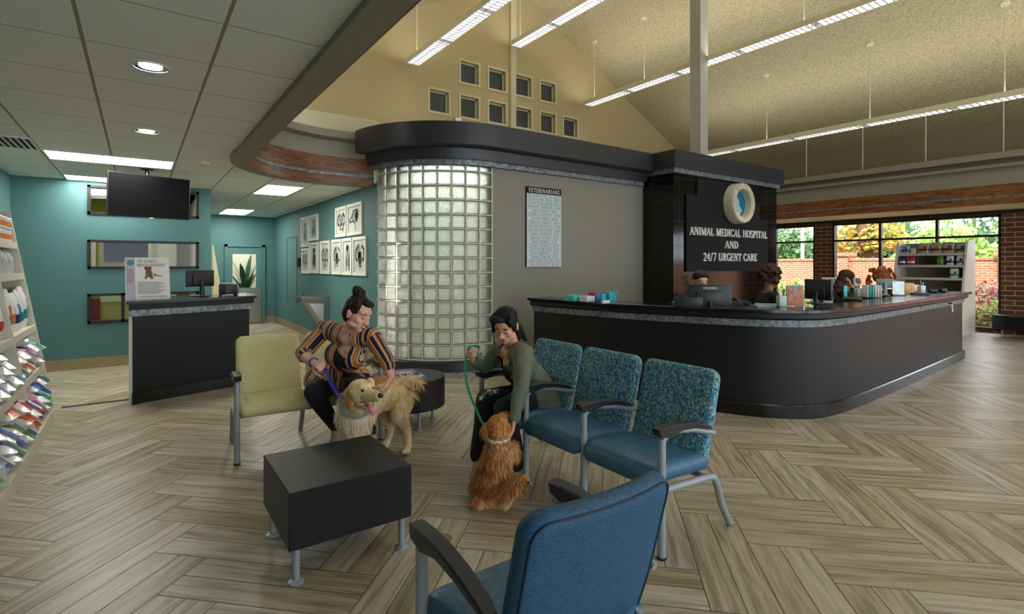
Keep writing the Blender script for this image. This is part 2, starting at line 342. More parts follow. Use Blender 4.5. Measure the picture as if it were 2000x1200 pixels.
M['glass'] = clear_glass(refl=.025); M['dark_glass'] = mat('obscure_dark_glass', (58, 62, 64), .22, bump=.5, bscale=60)
def block_glass():
    m = bpy.data.materials.new('glass_block'); m.use_nodes = True; nt = m.node_tree; b = nt.nodes['Principled BSDF']
    tc = nt.nodes.new('ShaderNodeTexCoord'); n = nt.nodes.new('ShaderNodeTexNoise'); n.inputs['Scale'].default_value = 75; n.inputs['Detail'].default_value = 2; n.inputs['Distortion'].default_value = 1.5
    nt.links.new(tc.outputs['Object'], n.inputs['Vector']); bp = nt.nodes.new('ShaderNodeBump'); bp.inputs['Strength'].default_value = .9; bp.inputs['Distance'].default_value = .02
    nt.links.new(n.outputs[0], bp.inputs['Height']); nt.links.new(bp.outputs[0], b.inputs['Normal'])
    b.inputs['Base Color'].default_value = (.76, .82, .78, 1); b.inputs['Roughness'].default_value = .12; b.inputs['Transmission Weight'].default_value = .9; b.inputs['IOR'].default_value = 1.4
    return m
M['block'] = block_glass(); M['mortar'] = mat('pale_mortar', (212, 214, 190), .8)
# ================================================================ THE PLACE
XL, XWIN, YB, YG = -1.41, 15.1, -5.0, 9.3
ZC = 2.7; RX, RZ, SL = 6.58, 7.59, .525
XE = 1.0        # edge of the low ceiling on the left; XR on the right
XR = 12.2
# ---- floor: herringbone of planks laid two by two
def floor():
    mb = MB(); Wd = .3065; n = 3; s2 = 2 ** -.5; u0, v0 = 1.7775, 2.295; rn = random.Random(4); rv = []
    mb.cur = 0
    g = .0022
    def plank(ua, ub, va, vb, along_u):
        cu, cv = (ua + ub) / 2, (va + vb) / 2; cx, cy = (cu - cv) * s2, (cu + cv) * s2
        if not (XL - .6 < cx < XWIN + .3 and YB - .4 < cy < 15.3): return
        if cx > XWIN + .2 or (cy > YG + .6 and cx > 3.6): return
        P = [(ua + g, va + g), (ub - g, va + g), (ub - g, vb - g), (ua + g, vb - g)]
        ox, oy = rn.random() * 40, rn.random() * 40
        uv = [(((p[0] - ua), (p[1] - va)) if along_u else ((p[1] - va), (p[0] - ua))) for p in P]
        mb.add([((p[0] - p[1]) * s2, (p[0] + p[1]) * s2, 0) for p in P], [[0, 1, 2, 3]], [[(a + ox, b_ + oy) for a, b_ in uv]])
        rv.append(rn.random())
    R = 75
    for j in range(-R, R):
        for i in range(-R, R):
            m = (i - j) % (2 * n)
            if m == 0:
                ua, va = u0 + i * Wd, v0 + j * Wd
                for k in (0, 1): plank(ua, ua + n * Wd, va + k * Wd / 2, va + (k + 1) * Wd / 2, True)
            if m == 5:
                ua, va = u0 + i * Wd, v0 + j * Wd
                for k in (0, 1): plank(ua + k * Wd / 2, ua + (k + 1) * Wd / 2, va, va + n * Wd, False)
    mb.cur = 1
    mb.quad((XL - .5, YB - .3, -.0015), (XWIN + .1, YB - .3, -.0015), (XWIN + .1, 15.2, -.0015), (XL - .5, 15.2, -.0015)); rv.append(0)
    mb.ab((XL - .5, YB - .3, -.12), (XWIN + .1, 15.2, -.004)); rv += [0] * 6
    o = struct('floor', mb, [M['tile'], M['grout']], smooth=0)
    a = o.data.attributes.new('rnd', 'FLOAT', 'FACE'); a.data.foreach_set('value', rv)
floor()
# ---- edge curve of the low ceiling (inner edge of the taupe band) and glass block curve
GC, GR, YV = V((4.05, 7.5, 0)), 1.25, 6.25
def garc(a0, a1, n, R=GR): return [(GC.x - R * sin(radians(a0 + (a1 - a0) * i / n)), GC.y - R * cos(radians(a0 + (a1 - a0) * i / n))) for i in range(n + 1)]
EDGE = [(XE, YB), (XE, 0), (XE, 5.9), (.985, 6.35)]
for i in range(1, 13):      # ellipse-like turn to the far right
    a = pi - (pi / 2) * i / 12; EDGE.append((2.28 + 1.29 * cos(a), 6.42 + 1.28 * sin(a)))
EDGE += [(2.55, 7.69), (2.86, 7.6)]
def off(path, d):
    out = []
    for i, p in enumerate(path):
        a = V(path[max(i - 1, 0)]); b = V(path[min(i + 1, len(path) - 1)]); t = (b - a).normalized(); out.append((p[0] - t.y * d, p[1] + t.x * d))
    return out
# tiled low ceiling, left
mb = MB()
outer = off(EDGE, .16)
poly = [(XL - .05, YB)] + outer[:1] + outer[1:] + [(2.9, 7.78), (2.9, 14.75), (XL - .05, 14.75)]
mb.prism(poly, ZC, ZC + .02)
struct('ceiling', mb, M['ceil'], smooth=0)
# taupe band at the edge, then the wood bands, metal strip, wall and cornice of the well
mb = MB(); mb.sweep(EDGE, [(0, 2.655), (0, 2.70), (-.17, 2.72), (-.17, 2.655)]); struct('trim_1', mb, M['taupe'])
mb = MB(); mb.sweep(EDGE, [(.012, 2.657), (.012, 2.785), (-.006, 2.785), (-.006, 2.657)]); mb.sweep(EDGE, [(-.002, 2.83), (-.002, 3.055), (-.08, 3.055), (-.08, 2.83)]); struct('trim_2', mb, M['oak'])
mb = MB(); mb.sweep(EDGE, [(-.012, 2.785), (-.012, 2.83), (-.07, 2.83), (-.07, 2.785)]); struct('trim_3', mb, M['zinc'])
mb = MB(); mb.sweep(EDGE, [(-.03, 3.055), (-.03, 3.45), (-.12, 3.45), (-.12, 3.055)]); struct('trim_4', mb, M['grey_paint'])
mb = MB(); mb.sweep(EDGE, [(.0, 3.29), (.07, 3.32), (.07, 3.40), (.02, 3.42), (-.05, 3.42), (-.05, 3.29)]); struct('trim_5', mb, M['taupe'])
mb = MB(); mb.ab((-.2, 7.9, 3.3), (3.05, 8.0, 3.73)); struct('trim_6', mb, M['cream'])
# high room: gable wall with its windows cut out, slopes, upright walls
def wall_with_holes(lo, hi, holes, plane, pos, th, m, name, parent=None):
    """wall in the plane x=pos or y=pos, between (a,z) lo and hi, with rectangular holes (a0,z0,a1,z1)"""
    mb = MB(); A = sorted({lo[0], hi[0], *[h[0] for h in holes], *[h[2] for h in holes]}); Z = sorted({lo[1], hi[1], *[h[1] for h in holes], *[h[3] for h in holes]})
    for i in range(len(A) - 1):
        z0 = None
        for j in range(len(Z) - 1):
            a, z = (A[i] + A[i + 1]) / 2, (Z[j] + Z[j + 1]) / 2
            solid = not any(h[0] < a < h[2] and h[1] < z < h[3] for h in holes)
            if solid and z0 is None: z0 = Z[j]
            if (not solid or j == len(Z) - 2) and z0 is not None:
                z1 = Z[j + 1] if solid else Z[j]
                if plane == 'y': mb.ab((A[i], pos, z0), (A[i + 1], pos + th, z1))
                else: mb.ab((pos, A[i], z0), (pos + th, A[i + 1], z1))
                z0 = None
    return struct(name, mb, m, parent, 0)
GW = []       # gable windows: (x0,z0,x1,z1)
for (px, py) in [(917, 142), (971, 156), (1022, 168), (1070, 181)]: GW.append((px, py))
for (px, py) in [(858, 196), (917, 208), (971, 219), (1022, 231), (1070, 243), (1114, 252)]: GW.append((px, py))
def on_y(px, py, Y):
    d = FWD * FPX + RGT * (px - 1000) + V((0, 0, 516 - py)); t = Y / d.y; return V((0, 0, HC)) + d * t
gh = []
for q in GW:
    c = on_y(q[0], q[1], YG); gh.append((round(c.x, 2) - .235, round(c.z, 2) - .235, round(c.x, 2) + .235, round(c.z, 2) + .235))
# align them in two rows and six columns
zt = sum((h[1] + h[3]) / 2 for h in gh[:4]) / 4; zb = sum((h[1] + h[3]) / 2 for h in gh[4:]) / 6
xc = [(h[0] + h[2]) / 2 for h in gh[4:]]
gh = [(xc[i + 1] - .21, zt - .21, xc[i + 1] + .21, zt + .21) for i in range(4)] + [(x - .21, zb - .21, x + .21, zb + .21) for x in xc]
wall_with_holes((XE - 1.2, 3.3), (13.2, 5.9), gh, 'y', YG, .14, M['tan'], 'wall_gable')
def zroof(x): return RZ - SL * abs(x - RX)
mb = MB(); xa, xb = RX - (RZ - 5.9) / SL, RX + (RZ - 5.9) / SL
mb.add([(xa - .0, YG, 5.9), (xb, YG, 5.9), (RX, YG, RZ), (xa, YG + .14, 5.9), (xb, YG + .14, 5.9), (RX, YG + .14, RZ)], [[0, 1, 2], [5, 4, 3]]); struct('wall_gable_top', mb, M['tan'], smooth=0)
mb = MB(); mb.ab((RX - .07, YG - .07, 3.3), (RX + .07, YG, RZ)); struct('trim_7', mb, M['tan_trim'])
for i, h in enumerate(gh):
    r = bpy.data.objects.new(f'window_{i + 1}', None); COL.objects.link(r); r['kind'] = 'structure'
    mb = MB(); a, z0, b_, z1 = h
    for (lo, hi) in (((a - .045, z0 - .045), (b_ + .045, z0)), ((a - .045, z1), (b_ + .045, z1 + .045)), ((a - .045, z0), (a, z1)), ((b_, z0), (b_ + .045, z1))): mb.ab((lo[0], YG - .02, lo[1]), (hi[0], YG + .0, hi[1]))
    for (lo, hi) in (((a, z0), (b_, z0 + .03)), ((a, z1 - .03), (b_, z1)), ((a, z0), (a + .03, z1)), ((b_ - .03, z0), (b_, z1))): mb.ab((lo[0], YG + .07, lo[1]), (hi[0], YG + .11, hi[1]))
    mb.build('window_frame', M['tan_trim'], r, 0)
    mb = MB(); mb.quad((a, YG + .09, z0), (b_, YG + .09, z0), (b_, YG + .09, z1), (a, YG + .09, z1)); mb.build('pane', M['dark_glass'], r, 0)
# dim attic room behind the gable windows
mb = MB(); mb.ab((3.5, YG + 3, 2.4), (12, YG + 3.05, 6)); mb.ab((3.5, YG + .16, 6), (12, YG + 3, 6.05)); mb.ab((3.5, YG + .16, 2.4), (12, YG + 3, 2.45)); mb.ab((3.45, YG + .16, 2.4), (3.5, YG + 3, 6)); mb.ab((12, YG + .16, 2.4), (12.05, YG + 3, 6)); struct('wall_attic', mb, M['taupe'], smooth=0)
mb = MB()
for (x0, x1) in ((XE - .02, RX), (RX, 13.22)):
    z0, z1 = zroof(x0), zroof(x1)
    mb.add([(x0, YB, z0), (x1, YB, z1), (x1, YG + .1, z1), (x0, YG + .1, z0), (x0, YB, z0 + .1), (x1, YB, z1 + .1), (x1, YG + .1, z1 + .1), (x0, YG + .1, z0 + .1)], [[0, 1, 2, 3], [7, 6, 5, 4], [0, 4, 5, 1], [2, 6, 7, 3], [1, 5, 6, 2], [3, 7, 4, 0]])
struct('ceiling_vault', mb, M['popcorn'], smooth=0)
mb = MB(); mb.ab((XE - .15, YB, 3.44), (XE - .05, 6.0, 4.8)); mb.ab((-.2, 6.0, 3.44), (-.1, YG, 4.8)); struct('wall_clerestory_left', mb, M['tan'], smooth=0)
mb = MB(); mb.quad((-.2, 6.0, 4.7), (1.05, 6.0, 4.72), (1.05, YG, 4.72), (-.2, YG, 4.7)); struct('ceiling_clerestory', mb, M['tan'], smooth=0)
mb = MB(); mb.ab((13.2, YB, 3.2), (13.3, YG, 4.2)); struct('wall_clerestory_right', mb, M['wall_tan_plain'], smooth=0)
mb = MB(); mb.ab((XR + .1, YB, 3.38), (13.3, YG, 3.42)); struct('trim_8', mb, M['taupe'], smooth=0)
# right-hand ledge: cornice, wall, oak bands, zinc strip, low ceiling
EDR = [(XR, YB), (XR, YG)]
mb = MB(); mb.sweep(EDR, [(-.0, 3.32), (-.14, 3.32), (-.14, 3.43), (.1, 3.43), (.1, 3.32)]); mb.sweep(EDR, [(-.05, 3.18), (-.05, 3.24), (.1, 3.24), (.1, 3.18)]); struct('trim_9', mb, M['taupe'])
mb = MB(); mb.sweep(EDR, [(.06, 2.88), (.06, 3.38), (.16, 3.38), (.16, 2.88)]); struct('trim_10', mb, M['taupe'])
mb = MB(); mb.sweep(EDR, [(-.012, 2.54), (-.012, 2.665), (.05, 2.665), (.05, 2.54)]); mb.sweep(EDR, [(.0, 2.7), (.0, 2.885), (.08, 2.885), (.08, 2.7)]); struct('trim_11', mb, M['oak'])
mb = MB(); mb.sweep(EDR, [(.012, 2.665), (.012, 2.7), (.07, 2.7), (.07, 2.665)]); struct('trim_12', mb, M['zinc'])
mb = MB(); mb.ab((XR + .05, YB, 2.66), (XWIN + .3, YG, 2.69)); struct('ceiling_right', mb, M['cream'], smooth=0)
# ---- left walls and the green room seen through the internal windows
mb = MB(); mb.ab((XL - .12, YB, 0), (XL, 9.9, 2.72)); struct('wall_left', mb, M['teal'])
YT = 9.7
hw = [(-.6, 2.22, .78, 2.64), (-.6, 1.43, .78, 1.85), (-.6, .64, .78, 1.07)]
wall_with_holes((XL - .1, 0), (.945, 2.72), hw, 'y', YT, .14, M['teal'], 'wall_teal')
mb = MB(); mb.ab((.9, YT + .14, 0), (.945, 14.75, 2.72)); struct('wall_corridor', mb, M['teal'])
wall_with_holes((.9, 0), (2.95, 2.72), [(1.9, .9, 2.45, 1.75)], 'y', 14.7, .1, M['teal'], 'wall_back')
mb = MB(); mb.ab((2.88, 7.5, 0), (2.98, 14.8, 2.72)); struct('wall_pictures', mb, M['teal'])
mb = MB(); mb.ab((2.9, 7.62, 2.72), (2.98, 9.3, 3.45)); struct('wall_bulkhead', mb, M['grey_paint'])
for i, h in enumerate(hw):
    r = bpy.data.objects.new(f'window_{i + 11}', None); COL.objects.link(r); r['kind'] = 'structure'
    a, z0, b_, z1 = h; mb = MB(); w = .035
    bars = [((a, z0), (b_, z0 + w)), ((a, z1 - w), (b_, z1)), ((a, z0), (a + w, z1)), ((b_ - w, z0), (b_, z1))]
    if i == 2: bars.append(((-.21, z0), (-.17, z1)))
    for lo, hi in bars: mb.ab((lo[0], YT - .02, lo[1]), (hi[0], YT + .1, hi[1]))
    mb.build('window_frame', M['frame_black'], r, 0)
    mb = MB(); mb.quad((a, YT + .05, z0), (b_, YT + .05, z0), (b_, YT + .05, z1), (a, YT + .05, z1)); mb.build('pane', M['glass'], r, 0)
M['green'] = mat('lime_paint', (150, 152, 40), .7); M['offwhite'] = mat('offwhite_paint', (205, 205, 190), .7)
mb = MB(); mb.ab((-1.6, 12.4, 0), (.9, 12.5, 2.72)); mb.ab((-1.62, YT + .14, 0), (-1.5, 12.4, 2.72)); struct('wall_green_room', mb, M['green'])
mb = MB(); mb.ab((-1.5, YT + .14, 2.7), (.9, 12.4, 2.76)); struct('ceiling_green_room', mb, M['offwhite'])
mb = MB(); mb.ab((.84, YT + .2, 0), (.895, 12.4, 2.68)); struct('wall_green_room_side', mb, M['offwhite'])
# skirting
for nm, lo, hi in (('baseboard_left', (XL, 6.7, 0), (XL + .012, YT, .15)), ('baseboard_teal', (XL, YT - .014, 0), (.95, YT, .15)), ('baseboard_pictures', (2.866, 7.55, 0), (2.88, 14.7, .15)), ('baseboard_back', (2.6, 14.686, 0), (2.87, 14.7, .15))):
    mb = MB(); mb.ab(lo, hi); struct(nm, mb, M['base_tile'], smooth=0)
# door at the end of the corridor
r = bpy.data.objects.new('door_1', None); COL.objects.link(r); r['kind'] = 'structure'
mb = MB(); x0, x1 = 1.72, 2.64
mb.ab((x0, 14.64, 0), (x0 + .07, 14.7, 1.99)); mb.ab((x1 - .07, 14.64, 0), (x1, 14.7, 1.99)); mb.ab((x0, 14.64, 1.93), (x1, 14.7, 1.99)); mb.build('door_frame', M['teal'], r, 0)
mb = MB(); mb.ab((x0 + .07, 14.67, .01), (1.9, 14.69, 1.93)); mb.ab((2.45, 14.67, .01), (x1 - .07, 14.69, 1.93)); mb.ab((1.9, 14.67, .01), (2.45, 14.69, .9)); mb.ab((1.9, 14.67, 1.75), (2.45, 14.69, 1.93)); mb.build('door_leaf', M['teal'], r, 0)
mb = MB(); mb.ab((1.8, 14.66, .02), (2.55, 14.67, .88)); mb.build('kick_plate', M['steel'], r, 0)
mb = MB(); mb.quad((1.9, 14.68, .9), (2.45, 14.68, .9), (2.45, 14.68, 1.75), (1.9, 14.68, 1.75)); mb.build('pane', M['glass'], r, 0)
mb = MB(); mb.ab((.9, 16.4, 0), (3.6, 16.5, 2.72)); mb.ab((.85, 14.8, 0), (.9, 16.4, 2.72)); mb.ab((3.6, 14.8, 0), (3.65, 16.4, 2.72)); struct('wall_beyond_door', mb, M['offwhite'] if 'offwhite' in M else mat('pale_room', (205, 205, 190), .7))
mb = MB(); mb.ab((.9, 14.8, 2.7), (3.6, 16.4, 2.74)); struct('ceiling_beyond_door', mb, mat('pale_room_ceiling', (205, 205, 190), .7))
mb = MB(); mb.ab((.9, 15.21, -.04), (3.6, 16.4, -.001)); struct('floor_beyond_door', mb, M['grout'])
# ---- vets block: glass block curve, grey wall, ledge mouldings
mb = MB(); mb.ab((4.05, YV, 0), (7.3, YV + .12, 3.36)); struct('wall_vets', mb, M['grey_paint'], smooth=0)
GA = 84.0
curve = garc(0, GA, 24)
mbm = MB(); mbg = MB()
arcL = GR * radians(GA); pitch = .2; ncol = 9
cols = [.0 - .04]
path_len = [0.04 + pitch * k for k in range(ncol + 1)]
def gp(s_, R=GR):       # point on the glass line, s from x = 4.05
    if s_ <= 0: return (GC.x - s_, GC.y - R)
    a = s_ / GR; return (GC.x - R * sin(a), GC.y - R * cos(a))
Z0g, Z1g = .185, 2.87; rows = [Z0g + .2 * k for k in range(14)] + [2.87]
bm_ = .008
for c in range(ncol):
    s0, s1 = -.03 + c * pitch + bm_, -.03 + (c + 1) * pitch - bm_
    for k in range(len(rows) - 1):
        z0, z1 = rows[k] + bm_, rows[k + 1] - bm_
        if z1 - z0 < .03: continue
        i_ = .014
        a0, b0 = gp(s0, GR + .0), gp(s1, GR + .0); a1, b1 = gp(s0 + i_, GR + .012), gp(s1 - i_, GR + .012)
        a2, b2 = gp(s0, GR - .07), gp(s1, GR - .07)
        vs = [(*a0, z0), (*b0, z0), (*b0, z1), (*a0, z1), (*a1, z0 + i_), (*b1, z0 + i_), (*b1, z1 - i_), (*a1, z1 - i_), (*a2, z0), (*b2, z0), (*b2, z1), (*a2, z1)]
        mbg.add(vs, [[4, 5, 6, 7], [0, 1, 5, 4], [1, 2, 6, 5], [2, 3, 7, 6], [3, 0, 4, 7], [11, 10, 9, 8], [0, 3, 11, 8], [1, 9, 10, 2], [0, 8, 9, 1], [3, 2, 10, 11]])
gw = struct('wall_glass_block', mbg, M['block'], smooth=20)
for c in range(ncol + 1):
    s_ = -.03 + c * pitch; p = [gp(s_ - bm_, GR - .07), gp(s_ + bm_, GR - .07), gp(s_ + bm_, GR + .004), gp(s_ - bm_, GR + .004)]; mbm.prism(p, .17, 2.87)
arcp = [gp(-.04 + (ncol * pitch + .05) * i / 40) for i in range(41)]
for z in rows: mbm.sweep(arcp, [(.07, z - bm_), (-.003, z - bm_), (-.003, z + bm_), (.07, z + bm_)])
mbm.build('mortar_grid', M['mortar'], gw, 0)
base_path = [(7.2, YV), (4.05, YV)] + [gp(.0 + GR * radians(86) * i / 24) for i in range(1, 25)]
mb = MB(); mb.sweep(base_path, [(0, .0), (-.055, .0), (-.055, .155), (-.03, .17), (.02, .17), (.02, 0)]); struct('baseboard_vets', mb, M['slate'])
mb = MB(); mb.sweep(base_path, [(-.05, .0), (-.062, .0), (-.062, .022), (-.05, .022)]); struct('trim_13', mb, M['zinc'])
mb = MB(); mb.sweep(base_path, [(.02, 2.86), (-.07, 2.86), (-.07, 2.93), (.02, 2.93)]); struct('trim_14', mb, M['zinc'])
mb = MB(); mb.sweep(base_path, [(.05, 2.93), (-.13, 2.93), (-.15, 3.08), (.05, 3.08)]); mb.sweep(base_path, [(.05, 3.07), (-.27, 3.07), (-.3, 3.09), (-.3, 3.385), (.05, 3.385)]); struct('trim_15', mb, M['slate'])
# rooms behind: side room lit by its own ceiling light
mb = MB(); mb.ab((3.0, 9.16, 0), (7.2, 9.28, 3.36)); mb.ab((7.2, YV + .12, 0), (7.3, 9.28, 3.36)); struct('wall_inner_room', mb, mat('inner_room_paint', (200, 205, 196), .8))
mb = MB(); mb.prism([(p[0], p[1]) for p in [gp(GR * radians(90) * i / 20, GR - .1) for i in range(21)]] + [(2.98, 9.2), (7.2, 9.2), (7.2, YV + .12)], 3.28, 3.36); struct('ceiling_inner_room', mb, M['offwhite'])
# ---- light in the inner room
mb = MB(); mb.ab((3.4, 7.0, 3.24), (6.6, 8.6, 3.275)); tag(mb.build('ceiling_light', emat('inner_diffuser', (255, 255, 245), GLASSROOM_E), smooth=0), 'wide diffuser ceiling light glowing in the room behind the glass block curve', 'ceiling light')
mb = MB(); mb.ab((-.9, 10.6, 2.66), (.3, 11.3, 2.69)); tag(mb.build('ceiling_light', emat('green_room_diffuser', (255, 252, 235), 2.5), smooth=0), 'diffuser ceiling light in the lime green room behind the internal windows', 'ceiling light')
# ---- back and right walls with windows
wall_with_holes((XL - .1, 0), (XWIN + .2, 3.5), [(-1.2, .1, .4, 2.6), (.6, .2, 4.2, 2.6), (4.8, .2, 8.6, 2.6), (9.2, .2, 14.6, 2.6)], 'y', YB - .2, .2, M['tan'], 'wall_front')  # leftmost opening added behind the camera to brighten the low ceiling
wall_with_holes((XE - .1, 3.5), (13.3, 7.8), [(2.5, 3.7, 6.3, 5.2), (6.9, 3.7, 10.6, 5.2)], 'y', YB - .2, .2, M['tan'], 'wall_front_gable')
wy = [(6.99, 9.3), (3.17, 6.55), (-1.4, 2.0), (-4.9, -1.9)]
wall_with_holes((YB, 0), (9.4, 2.66), [(a, .05, b, 2.58) for a, b in wy], 'x', XWIN, .3, M['brick'], 'wall_right')
mb = MB(); mb.ab((XWIN - .02, YB, 2.585), (XWIN - .002, 9.3, 2.66)); struct('trim_16', mb, M['frame_brown'], smooth=0)
for i, (a, b) in enumerate(wy):
    r = bpy.data.objects.new(f'window_{i + 21}', None); COL.objects.link(r); r['kind'] = 'structure'
    mb = MB(); xw0, xw1 = XWIN + .02, XWIN + .12; w = .05
    mull = {1: [4.29, 5.44], 0: [8.1], 2: [-.3, .8], 3: [-3.9, -2.9]}[i]
    for lo, hi in (((a, .05), (b, .11)), ((a, 2.52), (b, 2.58)), ((a, .05), (a + w, 2.58)), ((b - w, .05), (b, 2.58))): mb.ab((xw0, lo[0], lo[1]), (xw1, hi[0], hi[1]))
    mb.build('window_frame', M['frame_brown'], r, 0)
    mb = MB(); mb.ab((xw0, a, 2.09), (xw1, b, 2.14))
    mb.build('transom', M['frame_brown'], r, 0)
    for m_ in mull:
        mb = MB(); mb.ab((xw0 - .01, m_ - .028, .05), (xw1, m_ + .028, 2.58)); mb.build('mullion', M['frame_brown'], r, 0)
    mb = MB(); mb.quad((XWIN + .07, a, .05), (XWIN + .07, b, .05), (XWIN + .07, b, 2.58), (XWIN + .07, a, 2.58)); mb.build('pane', M['glass'], r, 0)
# ---- outside
mb = MB(); mb.ab((XWIN + .35, -30, -.25), (60, 45, -.12)); struct('ground_outside', mb, M['soil'], smooth=0)
mb = MB(); mb.ab((XWIN + .32, -6, -.12), (XWIN + 1.3, 12, -.02)); struct('path_outside', mb, M['concrete'], smooth=0)
GX = 19.2
gt = thing('garden_wall', 'long sunlit garden wall of pale red brick with capped piers beyond the windows', 'wall', (GX, 3, -.15))
mb = MB(); mb.ab((0, -17, -.05), (.3, 23, 1.76)); mb.ab((-.03, -17, 1.76), (.33, 23, 1.84)); mb.build('brickwork', M['brick_out'], gt, 0)
for y in (5.15, .72, -5, 11):
    mb = MB(); mb.ab((-.12, y - .35, -.05), (.42, y + .35, 1.91)); mb.ab((-.17, y - .4, 1.91), (.47, y + .4, 2.03)); mb.build('pier', M['brick_out'], gt, 0)
def leafmat(name, cols, rough=.5):
    m = bpy.data.materials.new(name); m.use_nodes = True; nt = m.node_tree; b = nt.nodes['Principled BSDF']
    g = nt.nodes.new('ShaderNodeNewGeometry'); c = ramp(nt, g.outputs['Random Per Island'], [(i / len(cols), q) for i, q in enumerate(cols)], 'CONSTANT')
    nt.links.new(c, b.inputs['Base Color']); b.inputs['Roughness'].default_value = rough
    tr = nt.nodes.new('ShaderNodeBsdfTranslucent'); nt.links.new(c, tr.inputs[0]); mx = nt.nodes.new('ShaderNodeMixShader'); mx.inputs[0].default_value = .35
    o = nt.nodes['Material Output']; nt.links.new(b.outputs[0], mx.inputs[1]); nt.links.new(tr.outputs[0], mx.inputs[2]); nt.links.new(mx.outputs[0], o.inputs[0]); return m
M['leaf_a'] = leafmat('green_leaves', [(132, 166, 70), (166, 190, 86), (100, 142, 60), (186, 202, 112)]); M['leaf_b'] = leafmat('deep_leaves', [(66, 104, 58), (96, 136, 72), (56, 88, 50), (124, 158, 92)])
M['leaf_c'] = leafmat('autumn_leaves', [(206, 160, 54), (214, 184, 74), (190, 120, 56), (140, 160, 64), (170, 176, 76)]); M['leaf_d'] = leafmat('shrub_leaves', [(160, 170, 70), (120, 150, 60), (150, 96, 90), (190, 180, 90)]); M['bark'] = mat('bark', (104, 80, 62), .9, bump=.6, bscale=20, vary=.2)
M['leaf_e'] = leafmat('red_tips', [(150, 84, 90), (120, 70, 80), (170, 120, 110), (130, 130, 70)])
def tree(name, label, cat, loc, blobs, n, size, lm, trunk=None, group=None, seed=0):
    t = thing(name, label, cat, loc, 0, group); rn = random.Random(seed); mb = MB(); L = V(loc)
    for k in range(n):
        c, r = rn.choice(blobs); c = V(c); a, b_, h = rn.random() * 2 * pi, math.acos(2 * rn.random() - 1), rn.random() ** .4
        p = c + V((r[0] * sin(b_) * cos(a), r[1] * sin(b_) * sin(a), r[2] * cos(b_))) * h
        s_ = size * rn.uniform(.6, 1.3); x = V((rn.uniform(-1, 1), rn.uniform(-1, 1), rn.uniform(-1, 1))).normalized(); y = x.orthogonal().normalized()
        mb.add([p - x * s_, p + y * s_ * .55, p + x * s_, p - y * s_ * .55], [[0, 1, 2, 3]])
    mb.build('foliage', lm, t, 0)
    if trunk:
        mb = MB()
        for pts, rr in trunk: mb.tube(pts, rr, 10)
        mb.build('trunk', M['bark'], t)
    return t
tree('autumn_tree', 'tree with yellow and orange autumn leaves behind the garden wall', 'tree', (21.0, 8.2, -.15), [((0, .55, 3.3), (1.0, .8, .9)), ((0, -.75, 2.6), (.8, .7, .6)), ((0, .3, 2.3), (.8, .8, .6)), ((0, .9, 4.2), (1.0, .7, .7))], 1500, .12, M['leaf_c'],
     [([(.2, -.1, 0), (.2, -.15, 2.5), (.2, -.3, 5.5)], [.45, .4, .34])], seed=1)
tr = [('leafy_tree', 'pale green leafy tree over the garden wall behind the retail shelf', (24, 6.6, -.15), 'leaf_a', 1.6), ('leafy_tree', 'yellow-green tree above the garden wall at the right window edge', (24, 2.5, -.15), 'leaf_a', 1.6),
      ('dark_tree', 'dark green tree behind the autumn tree', (29, 10.2, -.15), 'leaf_b', 2.05), ('dark_tree', 'dark green tree seen between the two middle mullions', (29, 5.1, -.15), 'leaf_b', 2.0),
      ('dark_tree', 'dark green tree seen through the narrow window beside the black sign wall', (29, 15.2, -.15), 'leaf_b', 2.05), ('tall_tree', 'deep green tree farthest away behind the yellow-green tree', (35, 7, -.15), 'leaf_b', 2.5), ('tall_tree', 'deep green tree farthest away beyond the narrow window', (35, 18.4, -.15), 'leaf_b', 2.5), ('tall_tree', 'deep green tree farthest away behind the autumn tree', (35, 12.8, -.15), 'leaf_b', 2.5)]
for k, (nm, lb, loc, lm, s_) in enumerate(tr):
    tree(nm, lb, 'tree', loc, [((0, 0, s_ * 1.25), (s_ * .7, s_ * .8, s_ * .8)), ((0, s_ * .45, s_ * .9), (s_ * .5, s_ * .6, s_ * .7)), ((0, -s_ * .45, s_ * .95), (s_ * .5, s_ * .6, s_ * .7))], 2600, .15, M[lm], [([(0, 0, 0), (0, 0, s_)], [.25, .16])], seed=k + 3)
tree('flowering_shrub', 'waist-high shrub with reddish tips outside the window beside the bench', 'shrub', (17.35, 3.3, -.12), [((0, -.1, .75), (.5, .8, .35)), ((0, .5, .9), (.4, .5, .35))], 900, .06, M['leaf_e'], seed=20)
tree('garden_shrub', 'low yellow-green shrub in front of the reddish shrub', 'shrub', (16.4, 3.35, -.12), [((0, 0, .4), (.4, .75, .4)), ((0, .5, .3), (.4, .5, .35))], 1300, .06, M['leaf_d'], seed=21)
tree('garden_shrub', 'green shrub outside the narrow window beside the black sign wall', 'shrub', (17.0, 8.4, -.12), [((0, 0, .55), (.5, 1.2, .6))], 900, .08, M['leaf_a'], seed=22)
mb = MB(); mb.tube([(22.5, 12.1, -.2), (22.5, 12.1, 8)], .1); tag(mb.build('utility_pole', M['concrete']), 'pale utility pole among the trees outside the narrow window', 'pole')
mb = MB(); mb.tube([(22.5, 10.9, -.2), (22.5, 10.9, 8)], .07); tag(mb.build('street_lamp_post', M['concrete']), 'thin pale post beside the dark tree outside the narrow window', 'pole')
mb = MB(); mb.ab((26.5, 4.6, 2.2), (26.6, 5.5, 2.75)); tag(mb.build('blue_sign', mat('blue_sign_face', (70, 150, 205), .5), smooth=0), 'small blue panel showing over the garden wall', 'sign')
